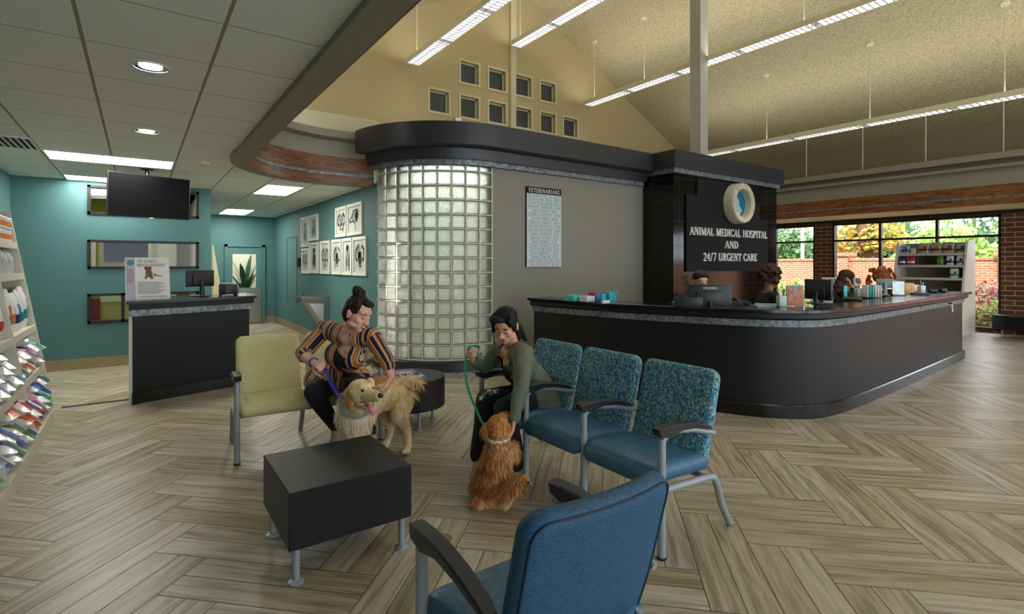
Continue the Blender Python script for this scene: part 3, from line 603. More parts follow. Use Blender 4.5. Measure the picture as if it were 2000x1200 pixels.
# ---- lights on the low ceiling
pn = [((-.83, .35), (7.3, 7.88), 'long glowing ceiling panel in front of the television'), ((-.83, -.0), (9.17, 9.66), 'glowing ceiling panel against the teal window wall'),
      ((1.56, 2.11), (8.56, 9.8), 'square-looking glowing ceiling panel above the picture wall'), ((1.54, 2.11), (12.83, 14.2), 'glowing ceiling panel at the far end of the corridor')]
for (x0, x1), (y0, y1), lb in pn:
    t = thing('ceiling_light_panel', lb, 'ceiling light', ((x0 + x1) / 2, (y0 + y1) / 2, ZC - .012))
    t2 = t.location; mb = MB(); w = .02
    for lo, hi in (((x0, y0), (x1, y0 + w)), ((x0, y1 - w), (x1, y1)), ((x0, y0 + w), (x0 + w, y1 - w)), ((x1 - w, y0 + w), (x1, y1 - w))): mb.ab((lo[0] - t2.x, lo[1] - t2.y, 0), (hi[0] - t2.x, hi[1] - t2.y, .011))
    mb.build('frame', M['white_metal'], t, 0)
    mb = MB(); mb.ab((x0 + w - t2.x, y0 + w - t2.y, .003), (x1 - w - t2.x, y1 - w - t2.y, .008)); mb.build('diffuser', M['panel_e'], t, 0)
for (x, y, lb) in ((.06, 3.88, 'nearest round recessed downlight in the tiled ceiling'), (.06, 5.78, 'smaller-looking round recessed downlight nearer the television')):
    t = thing('recessed_downlight', lb, 'ceiling light', (x, y, ZC - .006))
    mb = MB(); mb.lathe([(.088, .004), (.088, -.002), (.104, -.002), (.106, .005)], (0, 0, 0)); mb.build('rim', M['white_metal'], t)
    mb = MB(); mb.lathe([(.088, .0), (.072, .004), (.06, .0055)], (0, 0, 0)); mb.build('reflector', M['chrome'], t)
    mb = MB(); mb.lathe([(.0, .003), (.06, .003), (.06, .0055)], (0, 0, 0)); mb.build('lamp', M['down_e'], t)
mb = MB(); mb.lathe([(0, -.035), (.03, -.035), (.045, -.025), (.055, 0), (.0, 0)], (.64, 7.12, ZC - .001), 20); tag(mb.build('smoke_detector', M['white_metal']), 'small white ceiling smoke detector near the wooden arc', 'smoke detector')
t = thing('ceiling_vent', 'square slatted air vent in the tiled ceiling above the shelves', 'vent', (-1.1, 7.05, ZC - .01))
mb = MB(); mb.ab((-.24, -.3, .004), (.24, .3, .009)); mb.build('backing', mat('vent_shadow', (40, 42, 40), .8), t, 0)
mb = MB()
for k in range(9): mb.box((-.2 + k * .05, 0, 0), (.03, .56, .006), R=Matrix.Rotation(.5, 3, 'Y'))
mb.build('slats', M['white_metal'], t, 0)
mb = MB()
for lo, hi in (((-.26, -.31), (.26, -.29)), ((-.26, .29), (.26, .31)), ((-.26, -.29), (-.24, .29)), ((.24, -.29), (.26, .29))): mb.ab((*lo, -.002), (*hi, .009))
mb.build('frame', M['white_metal'], t, 0)
# ---- hanging linear lights: body, tubes, louvre, cables, canopies
M['louvre'] = mat('louvre_metal', (150, 152, 155), .5)
def linear(lb, x, z, y0, y1, canopies, tilt=0):
    t = thing('pendant_light', lb, 'pendant light', (x, y1, z), 0, 'linear pendant lights under the vaulted ceiling'); L = y1 - y0
    mb = MB(); w = .12; h = .09
    mb.M = Matrix.Identity(4)
    mb.box((-w, -L / 2, h / 2), (.012, L, h)); mb.box((w, -L / 2, h / 2), (.012, L, h)); mb.box((0, -.006, h / 2), (2 * w, .012, h)); mb.box((0, -L + .006, h / 2), (2 * w, .012, h)); mb.build('housing', M['ivory'], t, 0)
    mb = MB(); k = 0
    s0 = .05
    while s0 < L - .3:
        e = min(s0 + 1.15, L - .05); mb.box((0, -(s0 + e) / 2, .06), (2 * w - .05, e - s0, .02)); s0 = e + .12
    mb.build('tube', M['strip_e'], t, 0)
    mb = MB(); n = int(L / .085)
    for k in range(n): mb.box((0, -.04 - k * .085, .022), (2 * w - .012, .012, .044))
    mb.box((0, -L / 2, .022), (.006, L - .02, .04)); mb.build('louvre', M['louvre'], t, 0)
    for y in canopies:
        zc = zroof(x) - z
        mb = MB(); mb.tube([(0, y - y1, h), (0, y - y1, zc)], .006, 6); mb.build('cable', M['ivory'], t)
        sl = Matrix.Rotation(math.atan(SL) * (1 if x > RX else -1) if abs(x - RX) > .3 else 0, 3, 'Y')
        mb = MB(); mb.lathe([(0, -.025), (.05, -.022), (.065, 0), (0, .0)], (0, y - y1, zc), 20, axis=sl); mb.build('canopy', M['ivory'], t)
linear('nearest pendant strip light, crossing the top left of the gable wall', 4.12, 5.175, -4.6, 9.0, [8.8, 5.2, 1.6, -2])
linear('pendant strip light hanging under the ridge in front of the tall trim', 6.44, 6.05, -4.6, 9.0, [8.8, 5.2, 1.6, -2])
linear('pendant strip light passing behind the square white post', 8.51, 5.175, -4.6, 9.0, [8.75, 7.3, 4.1, 1, -2])
linear('lowest pendant strip light over the right half, nearest the windows', 10.68, 3.99, -4.6, 7.9, [7.6, 5.9, 4.0, 2.2, -.5, -3])
for k, (px, py) in enumerate(((1575, 348), (1685, 332), (1808, 315), (1960, 298))):
    p = at(px, py, 1) - V((0, 0, HC)); q = p * (12.45 / p.x); zt_ = zroof(12.45)
    mb = MB(); mb.tube([(12.45, q.y, 3.42), (12.45, q.y, zt_)], .012, 8); tag(mb.build('hanger_rod', M['ivory']), 'thin pale rod from the sloped ceiling to the ledge, ' + ['next to the black sign wall', 'second from the black sign wall', 'third from the black sign wall', 'nearest the right picture edge'][k], 'rod', 'hanger rods along the right ledge')
# ---- feature wall with the hospital sign
PX0, PX1, PY0 = 7.25, 10.5, 5.6
mb = MB(); mb.ab((PX0, PY0, 0), (PX1, 6.24, 3.1)); struct('wall_feature', mb, M['black_tile'], smooth=0)
mb = MB(); mb.ab((PX0 - .05, PY0 - .05, 3.02), (PX1 + .05, 6.3, 3.1)); struct('trim_17', mb, M['zinc'], smooth=0)
mb = MB(); mb.ab((PX0 - .09, PY0 - .1, 3.1), (PX1 + .1, 6.34, 3.385)); struct('trim_18', mb, M['slate'], smooth=0)
mb = MB(); mb.ab((8.2, 5.75, 3.385), (8.42, 5.97, 6.8)); struct('trim_19', mb, mat('post_paint', (164, 162, 150), .6), smooth=0)
M['letter'] = mat('letter_white', (235, 235, 230), .5)
sign = thing('hospital_sign', 'stepped black sign panel with raised white lettering on the black tiled wall', 'sign', (8.9, PY0, 2))
mb = MB()
for (a, b, z0, z1) in ((7.56, 10.13, 1.37, 2.36), (7.56, 9.83, 2.36, 2.68), (7.86, 9.5, 2.68, 2.99)): mb.ab((a - 8.9, -.03, z0 - 2), (b - 8.9, -.004, z1 - 2))
mb.build('panel', mat('sign_panel', (25, 24, 28), .7, spec=.2), sign, 0)
ex, ez = (1, 0, 0), (0, 0, 1)
def fit(text, h, w): return w / (sum(GL.get(c, GL[' '])[0] + .06 for c in text) * h)
for txt, x0, x1, z, h in (('ANIMAL MEDICAL HOSPITAL', 7.63, 10.08, 1.998, .138), ('AND', 8.66, 9.08, 1.785, .134), ('24/7 URGENT CARE', 8.01, 9.72, 1.555, .14)):
    mb = MB(); write(mb, txt, ((x0 + x1) / 2 - 8.9, -.031, z - 2), ex, ez, h, .018, squash=fit(txt, h, x1 - x0)); mb.build('lettering_line', M['letter'], sign, 0)
em = thing('round_emblem', 'thick round cream emblem with blue centre mounted on the black sign', 'emblem', (8.99, PY0 - .03, 2.61))
RXM = Matrix(((1, 0, 0), (0, 0, -1), (0, 1, 0)))      # ring axis towards the reader (-y)
mb = MB(); mb.lathe([(.25, .0), (.25, .17), (.265, .185), (.35, .185), (.365, .17), (.37, 0)], (0, 0, 0), 56, axis=RXM); mb.build('ring', mat('emblem_cream', (214, 206, 180), .45), em)
mb = MB(); mb.lathe([(.352, .187), (.358, .187), (.358, .186)], (0, 0, 0), 56, axis=RXM); mb.lathe([(.258, .187), (.263, .187)], (0, 0, 0), 56, axis=RXM)
txt = 'ANIMAL MEDICAL HOSPITAL'
for k, c in enumerate(txt):
    a = radians(212 - k * 244 / (len(txt) - 1)); d = V((cos(a), 0, sin(a))); write(mb, c, d * .285 + V((0, -.188, 0)), (sin(a), 0, -cos(a)), (cos(a), 0, sin(a)), .05, 0)
mb.build('ring_lettering', mat('emblem_ink', (60, 56, 60), .6), em, 0)
mb = MB(); mb.lathe([(0, .05), (.252, .05)], (0, 0, 0), 48, axis=RXM); mb.build('blue_disc', mat('emblem_blue', (24, 108, 140), .5), em)
sh = [(-.1, .16), (-.02, .17), (.0, .1), (.05, .05), (.04, -.02), (.1, -.08), (.14, -.13), (.06, -.2), (-.04, -.22), (-.12, -.18), (-.1, -.1), (-.17, -.02), (-.16, .08)]
mb = MB(); mb.add([(x, -.055, z) for x, z in sh], [list(range(len(sh)))[::-1]]); mb.build('pale_silhouette', mat('emblem_pale', (150, 196, 210), .5), em, 0)
mb = MB(); mb.ab((7.3, 9.28, 0), (XWIN + .3, 9.4, 3.45)); struct('wall_back_right', mb, M['brick'], smooth=0)
# ================================================================ FURNITURE
M['frame'] = mat('grey_blue_metal', (152, 158, 164), .4, metal=.2); M['pad'] = mat('black_arm_pad', (30, 31, 34), .42); M['foot'] = mat('foot_glide', (30, 30, 32), .5)
def fabric(name, kind):
    m = bpy.data.materials.new(name); m.use_nodes = True; nt = m.node_tree; b = nt.nodes['Principled BSDF']; tc = nt.nodes.new('ShaderNodeTexCoord')
    if kind == 'pattern':
        mp = nt.nodes.new('ShaderNodeMapping'); mp.inputs['Scale'].default_value = (1, 1, .62); nt.links.new(tc.outputs['Object'], mp.inputs[0])
        v = nt.nodes.new('ShaderNodeTexVoronoi'); v.inputs['Scale'].default_value = 135; nt.links.new(mp.outputs[0], v.inputs['Vector'])
        c = ramp(nt, v.outputs['Color'], [(0, (46, 104, 134)), (.3, (92, 158, 196)), (.42, (134, 198, 206)), (.52, (92, 138, 192)), (.6, (172, 214, 208)), (.67, (182, 190, 92)), (.73, (78, 150, 176))], 'CONSTANT')
        e = nt.nodes.new('ShaderNodeTexVoronoi'); e.feature = 'DISTANCE_TO_EDGE'; e.inputs['Scale'].default_value = 135; nt.links.new(mp.outputs[0], e.inputs['Vector'])
        l = nt.nodes.new('ShaderNodeMath'); l.operation = 'LESS_THAN'; l.inputs[1].default_value = .055; nt.links.new(e.outputs[0], l.inputs[0])
        x = nt.nodes.new('ShaderNodeMix'); x.data_type = 'RGBA'; nt.links.new(l.outputs[0], x.inputs[0]); nt.links.new(c, x.inputs[6]); x.inputs[7].default_value = lin((26, 50, 66))
        nt.links.new(x.outputs[2], b.inputs['Base Color']); b.inputs['Roughness'].default_value = .85
    else:
        base, rgh, sc, amt = kind
        n = nt.nodes.new('ShaderNodeTexNoise'); n.inputs['Scale'].default_value = sc; n.inputs['Detail'].default_value = 3; mp = nt.nodes.new('ShaderNodeMapping'); mp.inputs['Scale'].default_value = (1, 1, 9); nt.links.new(tc.outputs['Object'], mp.inputs[0]); nt.links.new(mp.outputs[0], n.inputs['Vector'])
        n2 = nt.nodes.new('ShaderNodeTexNoise'); n2.inputs['Scale'].default_value = sc; mp2 = nt.nodes.new('ShaderNodeMapping'); mp2.inputs['Scale'].default_value = (9, 9, 1); nt.links.new(tc.outputs['Object'], mp2.inputs[0]); nt.links.new(mp2.outputs[0], n2.inputs['Vector'])
        a = nt.nodes.new('ShaderNodeMath'); a.operation = 'ADD'; nt.links.new(n.outputs[0], a.inputs[0]); nt.links.new(n2.outputs[0], a.inputs[1])
        h = nt.nodes.new('ShaderNodeMath'); h.operation = 'MULTIPLY'; h.inputs[1].default_value = .5; nt.links.new(a.outputs[0], h.inputs[0])
        c = ramp(nt, h.outputs[0], [(.36, tuple(v * (1 - amt) for v in base)), (.64, tuple(min(255, v * (1 + amt)) for v in base))]); nt.links.new(c, b.inputs['Base Color']); b.inputs['Roughness'].default_value = rgh
        bp = nt.nodes.new('ShaderNodeBump'); bp.inputs['Strength'].default_value = .25; bp.inputs['Distance'].default_value = .002; nt.links.new(h.outputs[0], bp.inputs['Height']); nt.links.new(bp.outputs[0], b.inputs['Normal'])
    return m
M['plantleaf'] = mat('dark_leaf', (40, 70, 40), .5)
M['f_pattern'] = fabric('speckled_teal_upholstery', 'pattern'); M['f_blue'] = fabric('blue_vinyl', ((54, 100, 128), .42, 40, .22)); M['f_yellow'] = fabric('yellow_upholstery', ((208, 198, 142), .6, 60, .1)); M['f_navy'] = fabric('woven_blue_upholstery', ((34, 76, 104), .6, 60, .3))
M['piping'] = mat('dark_piping', (26, 50, 76), .6)
def cushion(mb, w, h, t, r, tf, nx=10, nz=10, er=.018):
    """padded slab: width w (x), height h (z), thickness t (y); rounded outline r; tf maps local to thing space"""
    def outline(ins, n=5):
        pts = []; a, b_ = w / 2 - ins, h / 2 - ins; rr = max(r - ins, .004)
        for cx, cz, a0 in ((a - rr, b_ - rr, 0), (-a + rr, b_ - rr, 90), (-a + rr, -b_ + rr, 180), (a - rr, -b_ + rr, 270)):
            for k in range(n + 1): q = radians(a0 + 90 * k / n); pts.append((cx + rr * cos(q), cz + rr * sin(q)))
            # midpoints along the next side come from subdivision of the following segment
        out = []
        for k, p in enumerate(pts):
            q = pts[(k + 1) % len(pts)]; out.append(p); L = math.hypot(q[0] - p[0], q[1] - p[1])
            if L > .08:
                m = int(L / .05)
                for j in range(1, m): out.append((p[0] + (q[0] - p[0]) * j / m, p[1] + (q[1] - p[1]) * j / m))
        return out
    base = outline(0); n = len(base); rings = []
    def ring(ins, y): s_ = [(1 - ins / (w / 2)), (1 - ins / (h / 2))]; return [tf(V((p[0] * s_[0], y, p[1] * s_[1]))) for p in base]
    for ins, y in ((w * .25, -t / 2 - .006), (w * .1, -t / 2 - .004), (er, -t / 2), (er * .3, -t / 2 + er * .5), (0, 0), (er * .3, t / 2 - er * .5), (er, t / 2), (w * .1, t / 2), (w * .25, t / 2)): rings.append(ring(ins, y))
    vs = [tf(V((0, -t / 2 - .007, 0)))] + [p for rg in rings for p in rg] + [tf(V((0, t / 2, 0)))]; fs = []
    for k in range(n): fs.append([0, 1 + (k + 1) % n, 1 + k])
    for i in range(len(rings) - 1):
        for k in range(n): a = 1 + i * n + k; b_ = 1 + i * n + (k + 1) % n; fs.append([a, b_, b_ + n, a + n])
    e = len(vs) - 1; o = 1 + (len(rings) - 1) * n
    for k in range(n): fs.append([e, o + k, o + (k + 1) % n])
    mb.add(vs, fs); return base
def seating(name, label, loc, rz, n, pitch, fb, fs_, arms, group=None, backh=.5, curve=0.):
    t = thing(name, label, 'chair' if n == 1 else 'bench', loc, rz)
    xs = [i * pitch for i in range(n + 1)]
    for i, x in enumerate(xs):
        if i in arms:
            mb = MB(); mb.tube([(x, 0, .012), (x, 0, .34), (x, .0, .58), (x, .004, .61)], .021, 14); mb.build('leg', M['frame'], t)
            mb = MB(); mb.tube([(x, .0, .60), (x, .05, .625), (x, .14, .63), (x, .26, .612), (x, .36, .585), (x, .45, .56)], [.016, .017, .016, .015, .014, .013], 10, flat=1); mb.build('arm_rail', M['frame'], t)
            mb = MB(); P_ = [(-.045, .642, .05), (-.03, .618, .064), (.04, .612, .05), (.14, .632, .03), (.25, .62, .026), (.36, .596, .022), (.40, .582, .018)]
            top = [(-.045, .668), (-.03, .67), (.04, .674), (.14, .672), (.25, .655), (.36, .626), (.40, .606)]
            bot = [(-.045, .655), (-.03, .628), (.04, .614), (.14, .636), (.25, .626), (.36, .602), (.40, .592)]
            wd = [.024, .027, .028, .027, .026, .024, .02]; vs = []; fc = []
            for k in range(7):
                for (sx, (y, z)) in ((-1, bot[k]), (1, bot[k]), (1.06, (top[k][0], top[k][1] - .006)), (.85, top[k]), (-.85, top[k]), (-1.06, (top[k][0], top[k][1] - .006))): vs.append((x + sx * wd[k], y, z))
            for k in range(6):
                for j in range(6): a = k * 6 + j; b_ = k * 6 + (j + 1) % 6; fc.append([a, b_, b_ + 6, a + 6])
            fc += [[5, 4, 3, 2, 1, 0], [36, 37, 38, 39, 40, 41]]; mb.add(vs, fc); mb.build('armrest', M['pad'], t, 30)
            mb = MB(); mb.tube([(x, 0, 0), (x, 0, .013)], .024, 14); mb.build('foot_glide', M['foot'], t)
        if i in arms or True:
            mb = MB()
            mb.tube([(x, .0, .345), (x, .22, .335), (x, .40, .325), (x, .445, .312), (x, .475, .26), (x, .52, .14), (x, .575, .05), (x, .60, .012)] if i in arms else [(x, .30, .335), (x, .40, .325), (x, .445, .312), (x, .475, .26), (x, .52, .14), (x, .575, .05), (x, .60, .012)], [.02] * (8 if i in arms else 7), 12); mb.build('rear_leg', M['frame'], t)
    mb = MB(); mb.tube([(xs[0], .09, .335), (xs[-1], .09, .335)], .016, 10); mb.tube([(xs[0], .38, .325), (xs[-1], .38, .325)], .016, 10); mb.build('cross_rail', M['frame'], t)
    tl = math.atan2(.13, .5)
    for i in range(n):
        xc_ = (i + .5) * pitch; w = pitch - .045
        def tfs(p, xc_=xc_):     # seat: local z -> thing y (front at -z)
            y = .205 + p.z; z = .405 - p.y - .012 * (p.z / .25); f = max(0, -.13 - p.z) / .12; z -= .035 * f * f; return V((xc_ + p.x, y, z))
        mb = MB(); cushion(mb, w + (.03 if n == 1 or 0 else .02), .50, .095, .05, tfs, er=.03); mb.build('seat', fs_, t, 60)
        def tfb(p, xc_=xc_):
            c, s_ = cos(tl), sin(tl); y = .475 + p.y * c + p.z * s_ + curve * (p.x / .26) ** 2 * -1; z = .63 + p.z * c - p.y * s_; y += .02 * max(0, -(p.z) / .25) ** 2 * -1; return V((xc_ + p.x, y, z))
        mb = MB(); base = cushion(mb, w, .54, .06, .055, tfb, er=.016); bk = mb.build('backrest', fb, t, 60)
        if curve:
            for yy in (.028,):
                mb = MB(); pts = [tfb(V((p[0] * .955, yy + .003, p[1] * .965))) for p in base]; mb.tube(pts + [pts[0]], .0035, 6, caps=False); mb.build('piping', M['piping'], bk)
        mb = MB()
        for sx in (-.16, .16): mb.tube([(xc_ + sx, .36, .33), (xc_ + sx, .46, .36), (xc_ + sx, .50, .50)], .012, 8)
        mb.build('back_bracket', M['frame'], t)
    return t
seating('waiting_bench', 'three-seat waiting bench with speckled teal backs and blue vinyl seats', (2.17, 3.473, 0), -pi / 2, 3, .575, M['f_pattern'], M['f_blue'], {0, 1, 2, 3})
seating('yellow_bench', 'two-seat yellow upholstered waiting bench under the woman in stripes', (.60, 4.40, 0), -.07, 2, .545, M['f_yellow'], M['f_yellow'], {0, 2})
seating('armchair', 'blue upholstered armchair seen from behind, nearest of all the seats', (1.308, 1.53, 0), pi, 1, .575, M['f_navy'], M['f_blue'], {0, 1}, curve=.035)
# ---- low tables
def feet(t, pts, h):
    for x, y in pts:
        mb = MB(); mb.lathe([(0, 0), (.036, 0), (.036, .008), (.024, .014), (.017, .016), (.017, h)], (x, y, 0), 18); mb.build('leg', M['frame'], t)
t = thing('coffee_table', 'square black box coffee table on short metal legs, nearest in front', 'table', (.87, 2.88, 0))
mb = MB(); mb.rbox((0, 0, .304), (.61, .61, .272), .004, 1); mb.build('box_top', M['black'], t); feet(t, [(sx * .265, sy * .265) for sx in (-1, 1) for sy in (-1, 1)], .169)
t = thing('round_table', 'round black drum table beside the yellow bench with magazines on top', 'table', (2.085, 4.66, 0))
mb = MB(); mb.lathe([(0, .168), (.345, .168), (.35, .172), (.35, .434), (.345, .44), (0, .44)], (0, 0, 0), 64); mb.build('drum_top', M['black'], t); feet(t, [(-.02, -.29), (.25, -.03), (-.1, .28), (-.24, -.1)], .169)
def flat_box(name, label, cat, c, size, rz, m, group=None, extra=None):
    mb = MB(); mb.rbox((0, 0, size[2] / 2), size, min(.002, size[2] * .3), 1); o = mb.build(name, m, smooth=0); o.location = c; o.rotation_euler = (0, 0, rz); tag(o, label, cat, group)
    if extra: extra(o)
    return o
def cover(o, sx, sy, z, cols):
    rn = random.Random(len(cols) + int(sx * 100))
    for k, c in enumerate(cols):
        mb = MB(); a, b_ = rn.uniform(-.3, .1) * sx, rn.uniform(-.35, .1) * sy; mb.quad((a, b_, z), (a + sx * .4, b_, z), (a + sx * .4, b_ + sy * .25, z), (a, b_ + sy * .25, z)); mb.build('printed_patch', c, o, 0)
bz = .441; bc = gz(795, 736, .45)
M['purple'] = mat('purple_cover', (92, 62, 150), .35); M['sky'] = mat('blue_cover', (70, 170, 215), .4); M['greyc'] = mat('grey_cover', (140, 150, 150), .5); M['paper'] = mat('paper_white', (232, 230, 222), .6); M['pink'] = mat('pink_print', (214, 150, 170), .5)
for k, (nm, lb, m_, th, rz) in enumerate((('magazine', 'light blue brochure at the bottom of the stack on the drum table', M['sky'], .012, .2), ('magazine', 'white-edged brochure in the middle of the stack on the drum table', M['paper'], .01, .12), ('magazine', 'grey-green booklet just under the purple magazine on the drum table', M['greyc'], .014, .15), ('magazine', 'purple magazine on top of the stack on the drum table', M['purple'], .012, -.1))):
    flat_box(nm, lb, 'magazine', (bc.x - .015 * k, bc.y + .01 * k, bz), (.28, .21, th), rz, m_, 'magazines on the drum table', (lambda o: cover(o, .28, .21, .0125, [M['paper'], M['pink']])) if k == 3 else None); bz += th + .0005
fl = flat_box('magazine', 'dark purple magazine lying apart at the back left of the drum table', 'magazine', (bc.x - .1, bc.y + .2, .441), (.26, .2, .01), .5, M['purple'], 'magazines on the drum table')
# ---- floor grate and threshold
mb = MB(); g_ = gz(861, 1053, 0); mb.lathe([(0, .001), (.05, .001), (.056, .003), (.062, .0)], (g_.x, g_.y, 0), 28); o = mb.build('floor_outlet', mat('brass', (150, 128, 84), .4, metal=.8)); tag(o, 'small round brass floor outlet between the coffee table and the near chair', 'floor outlet')
mb = MB(); mb.ab((-.66, 7.17, 0), (-.06, 7.24, .004)); tag(mb.build('threshold_strip', M['slate'], smooth=0), 'dark floor strip from the shelves to the small side counter', 'threshold')
# ---- reception counter
def crom(pts, n=8):
    P_ = [V((p[0], p[1], 0)) for p in pts]; P_ = [P_[0] * 2 - P_[1]] + P_ + [P_[-1] * 2 - P_[-2]]; out = []
    for i in range(1, len(P_) - 2):
        for k in range(n):
            t_ = k / n; a, b_, c, d = P_[i - 1], P_[i], P_[i + 1], P_[i + 2]
            q = .5 * ((2 * b_) + (c - a) * t_ + (2 * a - 5 * b_ + 4 * c - d) * t_ ** 2 + (3 * b_ - a - 3 * c + d) * t_ ** 3); out.append((q.x, q.y))
    out.append((P_[-2].x, P_[-2].y)); return out
CP = crom([(4.13, 5.49), (4.19, 4.85), (4.33, 4.15), (4.51, 3.58), (4.70, 3.12), (4.92, 2.72), (5.26, 2.42), (5.70, 2.33), (6.40, 2.335), (7.4, 2.38), (8.6, 2.45), (9.7, 2.52), (10.75, 2.60)])
t = thing('reception_counter', 'long curved black reception counter with a grey metal band under its top', 'counter', (5.0, 3.0, 0)); O = (5.0, 3.0, 0)
def cb(name, prof, m, caps=True):
    mb = MB(); mb.sweep([(p[0] - 5, p[1] - 3) for p in CP], prof, caps=caps); mb.build(name, m, t, 30)
cb('front_panel', [(-.12, .0), (-.12, .93), (-.2, .93), (-.2, 0)], M['black']); cb('plinth', [(-.085, 0), (-.085, .12), (-.095, .132), (-.15, .132), (-.15, 0)], M['gloss_black'])
cb('metal_band', [(-.1, .885), (-.09, .955), (-.16, .955), (-.16, .885)], M['zinc']); cb('moulding', [(-.07, .955), (-.045, .975), (-.045, 1.02), (-.03, 1.03), (-.2, 1.03), (-.2, .955)], M['black'])
cb('worktop', [(0, 1.03), (0, 1.055), (-.006, 1.06), (-.42, 1.06), (-.42, 1.03)], M['gloss_black']); cb('desk_shelf', [(-.3, .74), (-.3, .77), (-.85, .77), (-.85, .74)], M['black'])
for (px, py) in ((1681, 618), (1857, 597)):
    p = gz(px, py, .92) - V(O); mb = MB(); ring = [(p.x + .02 * sin(a), p.y - .015, p.z - .03 + .05 * cos(a) * (1 if cos(a) > 0 else 1.3)) for a in [2 * pi * k / 16 for k in range(17)]]; mb.tube(ring, .006, 8); mb.tube([(p.x, p.y + .03, p.z + .03), (p.x, p.y - .02, p.z + .03)], .012, 10); mb.build('leash_hook', M['chrome'], t)
# ---- small side counter
AN = math.atan2(.31, .973); t = thing('side_counter', 'small angled black counter with a metal band in front of the teal wall', 'counter', (-.057, 6.93, 0), AN)
for nm, lo, hi, m_ in (('front_panel', (0.005, 0, 0), (1.25, .03, 1.0), M['black']), ('side_panel', (-.03, 0.0, 0), (0, .6, 1.0), M['offwhite']), ('side_panel', (1.22, .03, 0), (1.25, .6, 1.0), M['black']), ('plinth', (-.0, -.02, 0), (1.25, 0, .12), M['gloss_black']), ('metal_band', (-.01, -.03, .94), (1.27, 0, 1.01), M['zinc']), ('moulding', (-.03, -.045, 1.01), (1.3, .6, 1.075), M['black']), ('worktop', (-.05, -.07, 1.075), (1.33, .62, 1.105), M['gloss_black'])):
    mb = MB(); mb.M = Matrix(((1, math.tan(AN), 0, 0), (0, 1, 0, 0), (0, 0, 1, 0), (0, 0, 0, 1))); mb.ab(lo, hi); mb.build(nm, m_, t, 0)
CT = Matrix.Translation((-.057, 6.93, 0)) @ Matrix.Rotation(AN, 4, 'Z')
# poster board with its print
pb = thing('poster_board', 'white easel-backed poster about medical boarding leaning on the side counter', 'poster', CT @ V((.22, .2, 1.106)), AN - .12)
TL = Matrix.Rotation(-.13, 4, 'X')
def pq(mb, x0, z0, x1, z1, d=-.004): mb.add([TL @ V(q) for q in ((x0, d, z0), (x1, d, z0), (x1, d, z1), (x0, d, z1))], [[0, 1, 2, 3]])
PW, PH = .42, .47
mb = MB(); mb.M = TL; mb.ab((-.21, -.003, 0), (.21, .003, PH)); mb.build('board', M['paper'], pb, 0)
mb = MB(); pq(mb, -.205, .004, -.12, PH - .004); mb.build('side_column', mat('lilac_print', (196, 182, 192), .6), pb, 0)
mb = MB(); mb.M = TL; mb.lathe([(0, .0), (.034, .0)], (-.16, -.006, PH - .06), 24, axis=RXM); mb.build('round_logo', mat('logo_teal', (40, 140, 160), .5), pb)
mb = MB(); mb.M = TL; write(mb, 'ASK US ABOUT', (-.1, -.006, PH - .055), ex, ez, .03, 0, 'l', True, squash=.75); write(mb, 'MEDICAL BOARDING', (-.1, -.006, PH - .1), ex, ez, .03, 0, 'l', True, squash=.75); mb.build('title', mat('poster_ink', (110, 70, 80), .6), pb, 0)
mb = MB()
for k in range(11): pq(mb, -.1, .19 - k * .013, .1 + .08 * ((k * 37) % 10) / 10, .195 - k * .013, -.006)
for k in range(8): pq(mb, -.197, .33 - k * .02, -.135, .337 - k * .02, -.006)
mb.build('small_print', mat('small_ink', (130, 110, 120), .6), pb, 0)
mb = MB(); write_w = 0; mb.M = TL; write(mb, 'WE ALSO OFFER MEDICAL DAY BOARDING', (.04, -.006, .02), ex, ez, .014, 0, sans=True, squash=.8); mb.build('bottom_line', mat('poster_dark', (60, 50, 60), .6), pb, 0)
mb = MB(); mb.M = TL
for (x, z, r_, q) in ((.0, .34, .028, 1), (.01, .29, .034, 1.3), (-.02, .245, .012, 1.6), (.035, .245, .014, 1.6), (.07, .27, .012, 1), (-.022, .35, .012, 1.6), (.025, .35, .012, 1.6)):
    mb.add([(x + r_ * cos(a), -.0065, z + r_ * q * sin(a)) for a in [2 * pi * k / 14 for k in range(14)]], [list(range(14))])
mb.add([(.05, -.0066, .268), (.14, -.0066, .25), (.14, -.0066, .256), (.05, -.0066, .28)], [[0, 1, 2, 3]]); mb.build('dog_picture', mat('dog_print', (130, 78, 56), .6), pb, 0)
def monitor(label, loc, rz, w=.5, h=.3, text=None, tilt=.0, dark=None, sh=.12):
    t = thing('computer_monitor', label, 'monitor', loc, rz); R = Matrix.Rotation(tilt, 3, 'X'); m_ = dark or M['pad']
    mb = MB(); mb.rbox(R @ V((0, 0, 0)) + V((0, 0, sh + h / 2)), (w, .028, h), .008, 2, R=R); mb.rbox(R @ V((0, -.02, -.02)) + V((0, 0, sh + h / 2)), (w * .62, .03, h * .62), .01, 2, R=R); mb.build('casing', m_, t)
    mb = MB(); mb.tube([(0, -.03, .01), (0, -.03, sh), (0, -.03, sh + .08)], [.03, .024, .03], 12); mb.build('stand', m_, t)
    mb = MB(); mb.rbox((0, 0, .008), (w * .42, .2, .014), .005, 1); mb.build('base', m_, t)
    mb = MB(); mb.box(R @ V((0, .0155, 0)) + V((0, 0, sh + h / 2)), (w - .03, .002, h - .03), R=R); mb.build('screen', mat('lit_screen', (60, 70, 80), .2), t)
    if text:
        mb = MB(); write(mb, text, (0, -.0148, sh + h - .05), ex, ez, .022, .001, sans=True); mb.build('brand_lettering', M['letter'], t, 0)
    return t
monitor('black computer monitor seen from behind on the small side counter', CT @ V((.8, .3, 1.106)), AN + .25, .36, .2)
t = thing('receipt_printer', 'small dark receipt printer at the right end of the side counter', 'printer', CT @ V((1.13, .3, 1.106)), AN)
